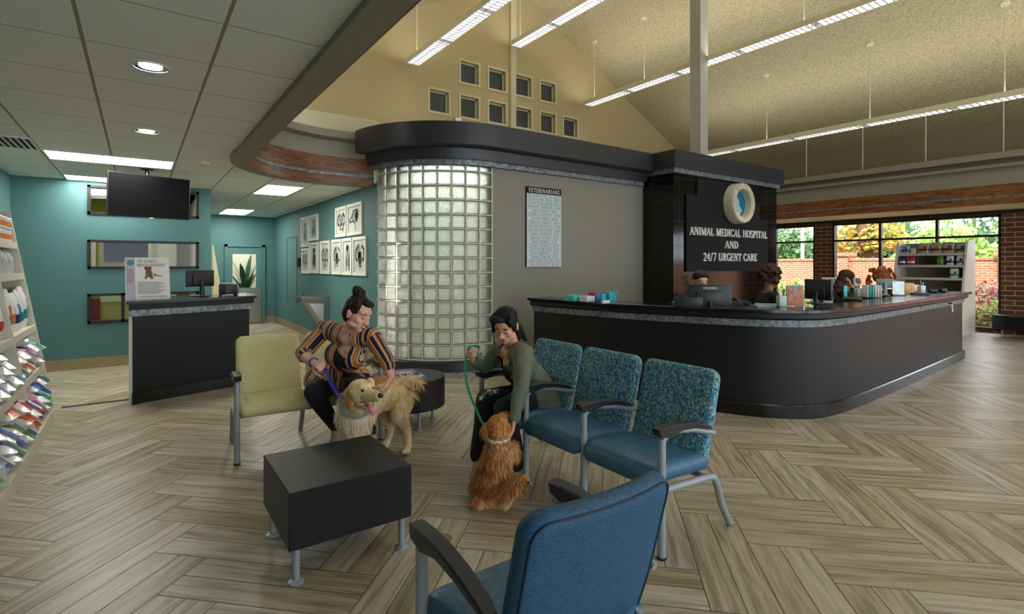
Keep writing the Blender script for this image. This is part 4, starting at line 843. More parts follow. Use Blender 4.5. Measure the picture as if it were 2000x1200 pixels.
mb = MB(); mb.rbox((0, 0, .07), (.15, .2, .14), .012, 2); mb.build('housing', M['pad'], t); mb = MB(); mb.rbox((0, -.0, .147), (.13, .12, .012), .004, 1); mb.build('lid', M['greyc'], t)
mb = MB(); mb.rbox((0, 0, .05), (.13, .13, .1), .03, 3); o = mb.build('card_reader', mat('grey_plastic', (110, 112, 112), .4)); o.location = CT @ V((1.25, .42, 1.106)); tag(o, 'rounded grey card reader behind the receipt printer', 'card reader')
mb = MB(); mb.tube([(0, 0, 0), (.05, .03, .004), (.12, .0, .004)], .006, 6); o = mb.build('cable', M['offwhite']); o.location = CT @ V((.98, .12, 1.112)); tag(o, 'short pale cable on the side counter in front of the printer', 'cable')
# ---- television
t = thing('television', 'black flat television hung from the tiled ceiling', 'television', (.12, 8.02, 0), math.atan2(.27, .81))
RT = Matrix.Rotation(.06, 3, 'X')
mb = MB(); mb.rbox((0, 0, 2.345), (.9, .04, .53), .006, 1, R=RT); mb.build('casing', M['pad'], t)
mb = MB(); mb.box(RT @ V((0, -.0212, 0)) + V((0, 0, 2.345)), (.885, .002, .512), R=RT); mb.build('screen', mat('tv_screen', (5, 5, 6), .45, spec=.12), t, 0)
mb = MB(); mb.tube([(0, .1, 2.695), (0, .1, 2.36)], .022, 12); mb.box((0, .07, 2.36), (.3, .06, .2)); mb.lathe([(0, 2.69), (.07, 2.69), (.07, 2.7), (0, 2.7)], (0, .1, 0), 20); mb.build('ceiling_mount', M['gloss_black'], t)
mb = MB(); mb.box((0, -.03, 2.073), (.05, .012, .014)); mb.build('badge', M['greyc'], t, 0)
# ---- framed dog drawings
M['ink'] = mat('charcoal_ink', (40, 42, 46), .8); M['ink2'] = mat('pale_ink_wash', (142, 146, 148), .8)
PIC = [((656, 678), (404, 463), 'left one of the upper pair nearest the glass block'), ((679, 709), (398, 460), 'right one of the upper pair nearest the glass block'),
       ((649, 668), (469, 536), 'left of the three in the lower row, a white-blazed face'), ((669, 689), (466, 536), 'middle of the three in the lower row, a slim seated figure'), ((690, 717), (461, 537), 'right of the lower three, nearest the glass block'),
       ((626, 645), (471, 535), 'standing alone between the two clusters'), ((589, 603), (427, 484), 'upper left of the far cluster of four'), ((604, 622), (421, 472), 'upper right of the far cluster of four'), ((590, 604), (486, 534), 'lower left of the far cluster of four'), ((605, 622), (474, 534), 'lower right of the far cluster of four')]
for k, ((xa_, xb_), (ya_, yb_), wh) in enumerate(PIC):
    def onx(px, py, X0):
        d = FWD * FPX + RGT * (px - 1000) + V((0, 0, 516 - py)); return V((0, 0, HC)) + d * (X0 / d.x)
    y0 = onx(xb_, 500, 2.87).y; y1 = onx(xa_, 500, 2.87).y; zt_, zb_ = (2.49, 1.97) if k in (0, 1, 7) else (1.935, 1.315)
    if k == 6: zt_, zb_ = 2.49, 1.86
    if k == 8: zt_, zb_ = 1.83, 1.30
    y0 += .012; y1 -= .012; w = y1 - y0; h = zt_ - zb_; t = thing('framed_drawing', 'framed dog drawing, ' + wh, 'picture', (2.879, (y0 + y1) / 2, zb_), 0, 'dog drawings on the teal wall')
    mb = MB(); f = .05
    for lo, hi in (((-w / 2, 0), (w / 2, f)), ((-w / 2, h - f), (w / 2, h)), ((-w / 2, f), (-w / 2 + f, h - f)), ((w / 2 - f, f), (w / 2, h - f))): mb.ab((-.03, lo[0], lo[1]), (0, hi[0], hi[1]))
    mb.build('frame', M['paper'], t, 0)
    mb = MB(); mb.ab((-.01, -w / 2 + f, f), (-.002, w / 2 - f, h - f)); mb.build('paper', mat('picture_paper', (206, 210, 200), .7), t, 0)
    rn = random.Random(k * 7 + 1); mb = MB(); mi = MB()
    def blob(mm, cy, cz, ry, rz_, x=-.0105, rot=0.):
        n = 14; mm.add([(x, cy + (ry * cos(a) * cos(rot) - rz_ * sin(a) * sin(rot)) * (1 + .1 * sin(3 * a)), cz + (ry * cos(a) * sin(rot) + rz_ * sin(a) * cos(rot)) * (1 + .08 * cos(4 * a))) for a in [-2 * pi * q / n for q in range(n)]], [list(range(n))])
    sw, sh_ = w * .5, h * .5; cz = h * .55
    def stroke(pts, th, mm, x=-.012):
        P_ = [V((x, a, b_)) for a, b_ in pts]
        for q in range(len(P_) - 1):
            d = (P_[q + 1] - P_[q]).normalized(); n_ = V((0, -d.z, d.y)) * th / 2; mm.add([P_[q] - n_, P_[q + 1] - n_, P_[q + 1] + n_, P_[q] + n_], [[3, 2, 1, 0]])
    if k in (0, 2, 4, 8, 5):     # faces
        for s_ in (-1, 1): stroke([(s_ * sw * .25, cz + sh_ * .45), (s_ * sw * .62, cz + sh_ * .2), (s_ * sw * .6, cz - sh_ * .25), (s_ * sw * .35, cz - sh_ * .3)], sw * .16, mb); blob(mb, s_ * sw * .22, cz + sh_ * .08, sw * .08, sh_ * .05)
        if k in (2, 4): blob(mb, 0, cz - sh_ * .2, sw * .28, sh_ * .32); blob(mi, sw * .2, cz + .05, sw * .3, sh_ * .4)
        else: blob(mi, 0, cz, sw * .4, sh_ * .4); blob(mb, 0, cz - sh_ * .28, sw * .14, sh_ * .1)
        stroke([(-sw * .3, cz - sh_ * .3), (-sw * .2, cz - sh_ * .6), (sw * .1, cz - sh_ * .62), (sw * .3, cz - sh_ * .3)], sw * .06, mb)
        for q in range(5): a = rn.uniform(-.5, .5) * sw; stroke([(a, cz - sh_ * .4), (a + rn.uniform(-.1, .1) * sw, cz - sh_ * rn.uniform(.6, .9))], sw * .05, mb)
    elif k == 1:
        blob(mb, -sw * .25, cz + sh_ * .1, sw * .2, sh_ * .42, rot=.2); blob(mi, sw * .1, cz + .02, sw * .35, sh_ * .38)
        stroke([(-sw * .2, cz + sh_ * .5), (sw * .25, cz + sh_ * .42), (sw * .4, cz + sh_ * .1), (sw * .75, cz - sh_ * .1), (sw * .7, cz - sh_ * .28), (sw * .3, cz - sh_ * .2), (0, cz - sh_ * .35), (-sw * .1, cz - sh_ * .8)], sw * .07, mb); blob(mb, sw * .7, cz - sh_ * .15, sw * .1, sh_ * .06)
    else:
        blob(mb if k in (9, 3) else mi, 0, cz + sh_ * .35, sw * .25, sh_ * .2); blob(mb if k == 9 else mi, -sw * .05, cz - sh_ * .2, sw * .3, sh_ * .45)
        for q in (-.25, .2): stroke([(sw * q, cz - sh_ * .2), (sw * q * 1.2, cz - sh_ * .85)], sw * .12, mb)
        stroke([(-sw * .3, cz + sh_ * .5), (-sw * .42, cz), (-sw * .4, cz - sh_ * .7)], sw * .06, mb); stroke([(sw * .2, cz + sh_ * .5), (sw * .36, cz - .02), (sw * .3, cz - sh_ * .6)], sw * .06, mb)
    mi.build('grey_wash', M['ink2'], t, 0); mb.build('ink_drawing', M['ink'], t, 0)
# ---- drinking fountain, wall device, small corner things
t = thing('drinking_fountain', 'steel wall-mounted drinking fountain low on the teal picture wall', 'drinking fountain', (2.878, 10.15, .3))
mb = MB(); mb.ab((-.1, -.25, .0), (0, .25, .5)); mb.build('cabinet', M['steel'], t, 0)
mb = MB(); mb.add([(-.48, -.22, .5), (-.48, .22, .5), (0, .25, .46), (0, -.25, .46), (-.5, -.24, .6), (-.5, .24, .6), (0, .26, .6), (0, -.26, .6)], [[0, 1, 2, 3], [7, 6, 5, 4], [0, 4, 5, 1], [1, 5, 6, 2], [2, 6, 7, 3], [3, 7, 4, 0]]); mb.add([(-.36, -.2, .5), (-.36, .2, .5), (0, .25, -.1), (0, -.25, -.1), (0, .25, .46), (0, -.25, .46)], [[0, 3, 2, 1], [0, 1, 4, 5], [1, 2, 4], [0, 5, 3]]); mb.build('basin', M['steel'], t, 0)
mb = MB(); mb.tube([(-.38, .1, .6), (-.38, .1, .67), (-.35, .1, .70)], .014, 8); mb.build('bubbler', M['chrome'], t)
mb = MB(); mb.rbox((0, 0, 0), (.07, .1, .2), .01, 2); o = mb.build('wall_telephone', M['pad']); o.location = (2.84, 12.05, 1.54); tag(o, 'dark handset box on the teal wall left of the far drawings', 'wall telephone')
mb = MB(); mb.ab((-.006, 0, -.8), (0, .012, .7)); mb.ab((-.006, .95, -.8), (0, .962, .7)); mb.ab((-.006, 0, .7), (0, .962, .712)); o = mb.build('flush_panel_seam', M['slate'], smooth=0); o.location = (2.879, 12.35, 1.4); tag(o, 'thin dark seams of a flush panel in the teal wall', 'wall panel')
mb = MB(); mb.add([(0, 0, 0), (.2, .35, 0), (.0, .02, 1.05), (.02, 0, 0), (.22, .35, 0), (.02, .02, 1.05)], [[0, 2, 1], [3, 4, 5], [0, 3, 5, 2], [1, 2, 5, 4], [0, 1, 4, 3]]); o = mb.build('leaning_panel', mat('pale_board', (196, 188, 150), .6), smooth=0); o.location = (.965, 9.72, .75); tag(o, 'pale tapering panel at the end of the teal window wall', 'panel'); 
mb = MB(); mb.ab((.95, 9.72, 0), (1.2, 10.1, .75)); tag(mb.build('corner_cabinet', M['offwhite'], smooth=0), 'low off-white cabinet around the corner behind the side counter', 'cabinet')
mb = MB(); mb.rbox((0, 0, .06), (.1, .08, .12), .008, 2); o = mb.build('motion_sensor', M['white_metal']); p = on_y(893, 236, 6.35); o.location = (p.x, 6.35, 3.386); tag(o, 'small white sensor box standing on the dark curved ledge', 'sensor')
# ---- staff board
t = thing('name_board', 'tall board of veterinarian names on the grey wall', 'sign', (5.003, YV - .002, 1.457))
mb = MB(); mb.ab((-.336, -.022, 0), (.336, 0, 1.195)); mb.build('backing', mat('board_edge', (20, 30, 34), .5), t, 0)
NM = ['RICHARD COE, JR., DVM', 'SUSAN COE, DVM, ABVP', 'NATALIE SELLERS, BVETMED, MRCVS', 'BRIDGET ANDERSEN, DVM', 'GREG ECHOLS, DVM', 'JESSICA LIPSETT, DVM', 'ALISON MIKES, DVM', 'KRISTEN OBERST, DVM', 'MACKENZIE POLEN, DVM', 'JILLIAN RICHTER, VMD', 'LAURA SCHOENIG, DVM', 'AMANDA SLUSKY, DVM', 'ERIN THOMAS, DVM', 'SANDY TISDELLE, DVM', 'JOCELYN BECKER, DVM', 'JENA CHRISTEN, DVM', 'ANNIE MARCUM, DVM', 'SAMANTHA ZEITLER, DVM', 'COLLEEN ZULTY, BVMS']
rh = (1.195 - .1) / len(NM)
mb = MB(); mb.ab((-.33, -.03, 1.097), (.33, -.023, 1.19)); mb.build('header_plate', M['gloss_black'], t, 0)
mb = MB(); write(mb, 'VETERINARIANS', (0, -.0305, 1.112), ex, ez, .062, .002, squash=fit('VETERINARIANS', .062, .6)); mb.build('header_lettering', M['letter'], t, 0)
M['plate'] = mat('pale_name_plate', (206, 222, 224), .4)
for k, nme in enumerate(NM):
    z = 1.095 - (k + 1) * rh; mb = MB(); mb.ab((-.33, -.03, z + .003), (.33, -.023, z + rh - .001)); pl = mb.build('name_plate', M['plate'], t, 0)
    mb = MB(); L_ = min(.62, .031 * len(nme)); write(mb, nme, (0, -.0312, z + .014), ex, ez, .034, 0, squash=fit(nme, .034, min(.62, L_ * .98))); mb.build('lettering', M['ink'], pl, 0)

t = thing('television', 'dark television on the lime green wall behind the middle internal window', 'television', (-.1, 12.37, 1.8)); mb = MB(); mb.rbox((0, 0, 0), (.85, .04, .5), .006, 1); mb.build('casing', mat('matte_black', (8, 8, 9), .9, spec=.05), t)
mb = MB(); mb.ab((.15, 12.1, 0), (.6, 12.35, 2.1)); tag(mb.build('tall_cabinet', M['offwhite'], smooth=0), 'tall off-white cabinet behind the right end of the middle internal window', 'cabinet')
mb = MB(); mb.ab((-.78, 11.9, 1.2), (-.62, 11.95, 2.1)); mb.tube([(-.7, 11.92, 0), (-.7, 11.92, 1.25)], .02, 8); tag(mb.build('white_stand', M['offwhite'], smooth=0), 'narrow white stand behind the left end of the middle internal window', 'stand')
mb = MB(); mb.ab((-.62, 10.6, 0), (-.5, 10.75, .95)); tag(mb.build('red_canister', M['rosy_'] if 'rosy_' in M else mat('red_paint', (150, 34, 34), .5), smooth=0), 'red upright canister behind the lowest internal window', 'canister')

t = thing('potted_plant', 'dark-leaved tall potted plant seen through the glass of the corridor door', 'plant', (2.3, 15.5, 0)); mb = MB(); mb.lathe([(0, 0), (.14, 0), (.18, .34), (.16, .34), (0, .32)], (0, 0, 0), 20); mb.build('pot', M['greyc'], t)
mb = MB(); rn = random.Random(8)
for k in range(15):
    a = rn.uniform(0, 2 * pi); o_ = rn.uniform(.15, .5); h_ = rn.uniform(.9, 1.7); ns_ = []
    for q in range(7): f = q / 6; ns_.append(V((o_ * f ** 1.8 * cos(a), o_ * f ** 1.8 * sin(a), .32 + h_ * f - .25 * f ** 3)))
    s_ = V((-sin(a), cos(a), 0)); ws = [.008, .01, .012, .05, .08, .055, .005]; vs = []
    for p, w in zip(ns_, ws): vs += [p - s_ * w, p + s_ * w]
    mb.add(vs, [[2 * i, 2 * i + 1, 2 * i + 3, 2 * i + 2] for i in range(6)])
mb.build('leaves', M['plantleaf'], t)
mb = MB(); mb.ab((1.6, 15.2, 2.66), (2.6, 15.8, 2.69)); tag(mb.build('ceiling_light', M['panel_e'], smooth=0), 'ceiling light in the small room behind the corridor door', 'ceiling light')  # panel added out of view so the room behind the door is not dark
# ================================================================ RETAIL SHELVES ON THE LEFT
def pl(n): return ['first', 'second', 'third', 'fourth', 'fifth', 'sixth', 'seventh', 'eighth', 'ninth', 'tenth', 'eleventh', 'twelfth'][n]
M['shelf'] = mat('shelf_enamel', (206, 200, 182), .5); M['shelf_back'] = mat('shelf_back', (150, 142, 128), .6)
SEC = [6.70, 5.62, 4.52, 3.42]
def fx(z): return -.66 - .314 * max(0, z - .12) / 1.86
SHZ = [.124, .55, .92, 1.41, 1.69]
for k in range(3):
    y1, y0 = SEC[k], SEC[k + 1]
    t = thing('display_shelf', ['far section of the leaning-sided retail shelving along the left wall', 'middle section of the leaning-sided retail shelving along the left wall', 'nearest section of the retail shelving at the left picture edge'][k], 'shelf unit', (-.66, y1, 0), 0, 'retail shelving sections')
    def side(y):
        mb = MB(); pr = [(-.66, 0), (-.66, .12), (fx(1.98), 1.98), (-1.38, 1.98), (-1.38, 0)]; n = 5
        vs = [(x + .66, y - y1, z) for x, z in pr] + [(x + .66, y - y1 - .02, z) for x, z in pr]; mb.add(vs, [list(range(5)), list(range(5, 10))[::-1]] + [[i, i + 5, (i + 1) % 5 + 5, (i + 1) % 5] for i in range(5)]); mb.build('side_panel', M['shelf'], t, 0)
    side(y1)
    if k == 2: side(y0 + .02)
    mb = MB(); mb.ab((-.72, y0 - y1, 0), (-.70, -.02, 1.98)); mb.build('back_panel', M['shelf_back'], t, 0)
    mb = MB(); mb.ab((-.70, y0 - y1, 0), (-.0, -.02, .115)); mb.build('base', M['shelf'], t, 0)
    for z in SHZ[1:]:
        f = fx(z) + .66; mb = MB(); mb.ab((-.70, y0 - y1, z - .018), (f - .02, -.02, z)); mb.ab((f - .02, y0 - y1, z - .05), (f, -.02, z + .008)); mb.build('shelf', M['shelf'], t, 0)
def plastic(nm, c): return mat(nm, c, .28, bump=.12, bscale=14, coat=.2)
B = {'white': plastic('white_bag', (226, 226, 224)), 'silver': plastic('silver_bag', (176, 178, 178)), 'teal': plastic('teal_print', (28, 130, 136)), 'navy': plastic('navy_print', (34, 42, 104)), 'orange': plastic('orange_print', (222, 120, 40)), 'red': plastic('red_print', (190, 50, 50)), 'green': plastic('green_print', (66, 140, 50)), 'purple': plastic('purple_print', (96, 62, 140)), 'blue': plastic('blue_print', (44, 100, 190)), 'pink': plastic('pink_print_bag', (222, 120, 160)), 'brown': plastic('brown_print', (92, 50, 44)), 'yellow': plastic('yellow_print', (228, 196, 70))}
def bag_up(name, w, d, h, c1, c2, base='white', band=(.22, .45)):
    """standing bag: fat foot, pinched top, band and small mark on its front (+x)"""
    t = bpy.data.objects.new(name, None); mb = MB(); rn = random.Random(int(w * 1000 + h * 77) + len(c1)); n = 12; zs = [0, .03, .12, .22, .33, .45, .58, .7, .8, .88, .94, 1]
    for i, q in enumerate(zs):
        f = 1 if q < .65 else 1 - ((q - .65) / .35) ** 1.3 * .9; bl = .82 + .18 * sin(min(q, .7) / .7 * pi)
        for k in range(n):
            a = 2 * pi * k / n; x = abs(cos(a)) ** .6 * (1 if cos(a) > 0 else -1) * d / 2 * f * bl; y = abs(sin(a)) ** .45 * (1 if sin(a) > 0 else -1) * w / 2 * (1 - .1 * (q > .9))
            mb.v.append(V((x + rn.uniform(-.004, .004), y + rn.uniform(-.004, .004), q * h)))
    for i in range(len(zs) - 1):
        for k in range(n):
            a = i * n + k; b_ = i * n + (k + 1) % n; mb.f.append([a, b_, b_ + n, a + n]); qm = (zs[i] + zs[i + 1]) / 2
            front = k in (10, 11, 0, 1, 9, 2)
            mb.m.append(1 if band[0] < qm < band[1] and front else (2 if front and .5 < qm < .72 and k in (0,) else 0)); mb.uv.append([(0, 0), (1, 0), (1, 1), (0, 1)])
    mb.f.append(list(range(n))[::-1]); mb.m.append(0); mb.uv.append([(0, 0)] * n); mb.f.append([(len(zs) - 1) * n + k for k in range(n)]); mb.m.append(0); mb.uv.append([(0, 0)] * n)
    o = mb.build(name, [B[base], B[c1], B[c2]], None, 50); bpy.data.objects.remove(t); return o
def bag_flat(name, w, d, h, cols, seed):
    """bag lying down, its printed end hanging towards the aisle (+x)"""
    rn = random.Random(seed); mb = MB(); nx, ny = 9, 7
    for s_ in (1, -1):
        for i in range(nx):
            for j in range(ny):
                u, v_ = i / (nx - 1), j / (ny - 1); e = (max(0, 1 - abs(2 * u - 1) ** 3.4)) ** .5 * (max(0, 1 - abs(2 * v_ - 1) ** 3.4)) ** .5
                z = h / 2 + s_ * (h / 2) * e + rn.uniform(-.003, .003) * (0 < i < nx - 1 and 0 < j < ny - 1) - (max(0, u - .65) * .12 * d); 
                mb.v.append(V(((u - .5) * d, (v_ - .5) * w * (1 - .1 * abs(2 * u - 1) ** 3), z)))
    o = nx * ny
    for i in range(nx - 1):
        for j in range(ny - 1):
            a = i * ny + j; fc = [a, a + ny, a + ny + 1, a + 1]
            r_ = rn.random(); mi_ = 0
            if i >= 5 and j in (1, 2): mi_ = 1
            elif i in (4, 5, 6) and j in (4,): mi_ = 2
            elif i == 7 and j in (3, 4): mi_ = 3
            mb.f.append(fc); mb.m.append(mi_); mb.f.append([q + o for q in fc][::-1]); mb.m.append(0); mb.uv += [[(0, 0)] * 4] * 2
    ring = [i * ny for i in range(nx)] + [(nx - 1) * ny + j for j in range(1, ny)] + [i * ny + ny - 1 for i in range(nx - 2, -1, -1)] + [j for j in range(ny - 2, 0, -1)]
    for k in range(len(ring)): a, b_ = ring[k], ring[(k + 1) % len(ring)]; mb.f.append([a, a + o, b_ + o, b_]); mb.m.append(0); mb.uv.append([(0, 0)] * 4)
    return mb.build(name, [B['white']] + [B[c] for c in cols], None, 60)
def put(src, first, loc, rot, label, cat, group):
    o = src if first else src.copy()
    if not first: COL.objects.link(o)
    o.location = loc; o.rotation_euler = rot; return tag(o, label, cat, group)
rn = random.Random(11)
combos = [('teal', 'blue', 'green'), ('orange', 'navy', 'red'), ('navy', 'red', 'green'), ('purple', 'blue', 'pink'), ('green', 'orange', 'navy'), ('blue', 'red', 'navy'), ('red', 'purple', 'navy'), ('navy', 'purple', 'blue')]
protos = [bag_flat('pet_food_bag', .26, .42, .125, c, i) for i, c in enumerate(combos)]; used = set()
def pile(z, ys, layers, shelfname, dx):
    for ci, y in enumerate(ys):
        for L_ in range(layers[ci % len(layers)]):
            k = (ci * 3 + L_ * 5 + int(z * 7)) % 8; zz = z + .004 + L_ * .112
            put(protos[k], k not in used, (fx(z) - .19 + dx + rn.uniform(-.02, .025) - L_ * .012, y + rn.uniform(-.01, .01), zz), (0, rn.uniform(-.03, .05) * (L_ > 0), rn.uniform(-.2, .2)), f'{combos[k][0]}-printed white food bag, {shelfname}, {pl(ci)} pile from far end, {pl(L_)} layer up', 'bag', 'flat-lying pet food bags on the left shelves'); used.add(k)
ycol = [6.53, 6.27, 6.01, 5.76, 5.45, 5.20, 4.94, 4.68, 4.38, 4.12]
pile(.124, ycol, [3, 3, 2, 3], 'bottom shelf', -.02); pile(.55, ycol[:9], [2, 3, 2, 2], 'low shelf', -.02)
ups = [('teal', 'navy'), ('teal', 'navy'), ('navy', 'blue'), ('orange', 'red'), ('teal', 'orange'), ('red', 'orange')]
for i, y in enumerate([6.57, 6.38, 6.18, 5.98, 5.77, 5.5, 5.28, 5.06, 4.84]):
    c = ups[i % 6]; o = bag_up('pet_food_bag', .19, .15, .37 - .02 * (i % 3), c[0], c[1]); o.location = (fx(.92) - .12, y, .922); o.rotation_euler = (0, .03, rn.uniform(-.15, .15)); tag(o, f'upright white food bag with {c[0]} band, {pl(i)} from far end, middle shelf', 'bag', 'upright pet food bags on the middle shelf')
for i, y in enumerate([6.6, 6.47, 6.34, 6.2, 6.06, 5.92]):
    o = bag_up('treat_pouch', .12, .09, .2 + .03 * (i % 2), 'silver', 'navy', 'silver'); o.location = (fx(1.41) - .1, y, 1.412); tag(o, f'small silvery treat pouch, {pl(i)} from the far end, second highest left shelf', 'pouch', 'treat pouches on the upper shelf')
cans = None
for L_ in range(2):
    for i in range(8):
        if cans is None:
            cans = thing('food_can', '', '', (0, 0, 0)); mb = MB(); mb.lathe([(0, 0), (.04, 0), (.042, .004), (.042, .108), (.038, .112), (0, .112)], (0, 0, 0), 20); mb.build('can_body', M['steel'], cans)
            mb = MB(); mb.lathe([(.0425, .008), (.0425, .104)], (0, 0, 0), 20); mb.build('paper_label', B['white'], cans); mb = MB(); mb.lathe([(.043, .03), (.043, .075)], (0, 0, 0), 20, arc=(-.9, .9)); mb.build('orange_patch', B['orange'], cans); c = cans
        else: c = copy_tree(cans)
        c.location = (fx(1.69) - .07, 6.62 - i * .09, 1.692 + L_ * .1125); tag(c, f'white and orange food can, {pl(i)} from far end, {["lower", "upper"][L_]} layer, top shelf', 'can', 'food cans on the top shelf')
# ================================================================ RETAIL SHELF ON THE RIGHT, BENCH BY THE WINDOW
t = thing('display_shelf', 'tall pale open shelf unit standing against the right window behind the reception', 'shelf unit', (14.3, 3.55, 0)); Wd_ = 1.25
mb = MB(); pr = [(-.3, 0), (-.3, .5), (.1, 2.0), (.6, 2.0), (.6, 0)]
for y in (0, Wd_):
    m2 = MB(); m2.add([(x, y, z) for x, z in pr] + [(x, y + .04, z) for x, z in pr], [list(range(5))[::-1], list(range(5, 10))] + [[i, i + 5, (i + 1) % 5 + 5, (i + 1) % 5][::-1] for i in range(5)]); m2.build('side_panel', M['white_metal'], t, 0)
mb = MB(); mb.ab((.57, .04, 0), (.59, Wd_, 1.98)); mb.build('back_panel', M['shelf_back'], t, 0)
for z in (.1, .48, .86, 1.2, 1.48, 1.74):
    f = -.3 + .4 * max(0, z - .5) / 1.5; mb = MB(); mb.ab((f, .04, z - .05), (.57, Wd_, z)); mb.build('shelf', M['shelf'], t, 0)
rs = [(1.741, [(.12, .17, .2, 'brown', 'navy', 'silver'), (.34, .2, .24, 'brown', 'red', 'silver'), (.56, .2, .24, 'brown', 'orange', 'silver'), (.78, .2, .23, 'brown', 'red', 'silver'), (1.13, .15, .2, 'navy', 'blue', 'silver')]),
      (1.481, [(.12, .13, .2, 'blue', 'navy', 'white'), (.29, .13, .2, 'navy', 'blue', 'white'), (.46, .12, .2, 'green', 'red', 'green'), (1.0, .14, .19, 'white', 'red', 'red'), (1.16, .12, .19, 'white', 'blue', 'navy')]), (1.201, [(.2, .15, .2, 'green', 'blue', 'white')])]
wh_ = ['top shelf', 'second shelf', 'third shelf']
for si, (z, row) in enumerate(rs):
    for i, (y, w, h, c1, c2, bs) in enumerate(row):
        o = bag_up('treat_bag', w, .12, h, c1, c2, bs); o.rotation_euler = (0, 0, pi); o.location = (14.3 - .3 + .4 * (z - .5) / 1.5 + .1, 3.55 + y, z); tag(o, f'{bs} treat bag, {c1} print, {pl(i)} from the right, {wh_[si]}, right-hand unit', 'bag', 'treat bags on the right-hand shelf unit')
o = bag_up('treat_tub', .09, .09, .12, 'white', 'brown', 'white'); o.location = (13.95 + .48, 3.55 + .98, 1.741); tag(o, 'small white tub on the top shelf between silver treat bags', 'tub')
t = thing('window_bench', 'low rounded black bench on metal feet in front of the right brick pier', 'bench', (14.55, 2.35, 0))
mb = MB(); mb.lathe([(0, .16), (.84, .16), (.85, .17), (.85, .44), (.84, .45), (0, .45)], (0, 0, 0), 48); b_ = mb.build('drum_top', M['black'], t); b_.scale = (.45, 1, 1)
feet(t, [(-.05, .68), (.1, -.5), (-.25, 0), (.15, .3)], .161)
# ================================================================ THINGS ON AND BEHIND THE RECEPTION COUNTER
ZT = 1.061
def box_thing(name, label, cat, c, size, rz, m, r=.004):
    mb = MB(); mb.rbox((0, 0, size[2] / 2), size, r, 2); o = mb.build(name, m); o.location = c; o.rotation_euler = (0, 0, rz); return tag(o, label, cat)
M['clear'] = clear_glass('clear_plastic', (.82, .88, .86), .12); M['aqua'] = mat('aqua_plastic', (70, 190, 195), .35); M['clearish'] = mat('milky_plastic', (214, 218, 214), .3); M['rosy'] = mat('red_cap_plastic', (196, 52, 84), .4)
c = gz(1117, 588, ZT); yr = pi / 2 - .12
box_thing('aqua_box', 'turquoise plastic box at the far left end of the reception counter', 'box', c, (.1, .16, .07), .1, M['aqua'])
c = gz(1146, 589, ZT); box_thing('clear_tray', 'clear low tray beside the turquoise box on the counter', 'tray', c, (.14, .13, .065), .1, M['clearish'])
c = gz(1160, 585, ZT); box_thing('red_lidded_box', 'small box with a raspberry red lid behind the clear tray', 'box', c, (.07, .12, .09), .1, M['rosy'])
c = gz(1172, 589, ZT); box_thing('bottle_rack', 'pale blue rack of small bottles beside the red-lidded box', 'rack', c, (.07, .12, .09), .1, M['sky'])
c = gz(1189, 587, ZT); t = thing('aqua_carton', 'turquoise open-topped carton at the right of the counter supplies', 'carton', c, .1)
mb = MB(); mb.box((0, 0, .05), (.13, .12, .1), top=(1.15, 1.1)); mb.build('carton', M['aqua'], t, 0); mb = MB(); mb.box((.06, -.02, .095), (.02, .13, .03), R=Matrix.Rotation(.5, 3, 'Y')); mb.build('flap', M['aqua'], t, 0)
box_thing('glove_tray', 'white small tray in front of the turquoise carton', 'tray', gz(1183, 593, ZT), (.12, .03, .035), .1, M['clearish'])
# far desk: monitors, cups, holders
def onc(px, py): return gz(px, py, ZT)
def lowc(px, top, dep, h): p = at(px, top, dep); p.z -= h; return p
cr = math.atan2(-1, .0)
camrz = -YAW
monitor('wide black monitor seen from behind in front of the man with glasses', V((*at(1386, 600, 5.55).xy, .771)), camrz - .15, .45, .26, 'VIEWSONIC', sh=.255)
box_thing('document_box', 'dark grey box standing on the counter left of the wide monitor', 'box', onc(1344, 599), (.28, .05, .1), camrz - .28, M['slate'])
t = thing('desk_phone', 'black desk telephone right of the wide monitor', 'telephone', onc(1424, 597), camrz - .2); mb = MB(); mb.box((0, 0, .025), (.26, .14, .045), R=Matrix.Rotation(.12, 3, 'X')); mb.build('phone_body', M['pad'], t, 0); mb = MB(); mb.tube([(-.1, .02, .05), (-.07, .02, .07), (.06, .02, .07), (.09, .02, .05)], [.02, .015, .015, .02], 10); mb.build('handset', M['gloss_black'], t)
t = thing('paper_pile', 'messy dark-edged papers on the counter beside the curly-haired woman', 'papers', onc(1490, 599), camrz); mb = MB(); mb.box((0, 0, .008), (.22, .12, .015), .2); mb.box((.03, .01, .022), (.2, .11, .012), -.3); mb.build('sheets', M['greyc'], t, 0)
def pen_cup(label, loc, n=5, m_=None, rz=0., s_=1.):
    t = thing('pen_cup', label, 'pen cup', loc, rz); t.scale = (s_, s_, s_); mb = MB(); mb.rbox((0, 0, .055), (.075, .075, .11), .006, 2); mb.build('cup', m_ or mat('floral_cup', (180, 204, 190), .4, vary=.35, vscale=60), t); rr_ = random.Random(n)
    for k in range(n):
        mb = MB(); a = rr_.uniform(-.02, .02); mb.tube([(a, a * .6, .1), (a * 2.4 + .004, a, .17 + rr_.uniform(-.02, .015))], .004, 6); mb.build('pen', M['ink'] if k % 3 else M['paper'], t)
pen_cup('pale green floral pen cup left of the orange framed notice', onc(1526, 599), 5, None, camrz)
t = thing('notice_stand', 'upright frame with an orange and red printed notice on the counter curve', 'notice', onc(1553, 598), camrz - .05)
mb = MB(); mb.ab((-.085, 0, 0), (.085, .02, .215)); mb.build('stand', M['greyc'], t, 0); mb = MB(); mb.ab((-.072, -.004, .01), (.072, 0, .195)); mb.build('print', mat('orange_notice', (202, 118, 90), .6, vary=.45, vscale=18), t, 0); mb = MB(); mb.ab((-.025, -.006, .1), (.025, -.004, .19)); mb.build('photo_patch', M['greyc'], t, 0)
monitor('black monitor turned sideways to the left of the woman on the telephone', onc(1598, 594), camrz - 1.25, .34, .22, sh=.05)
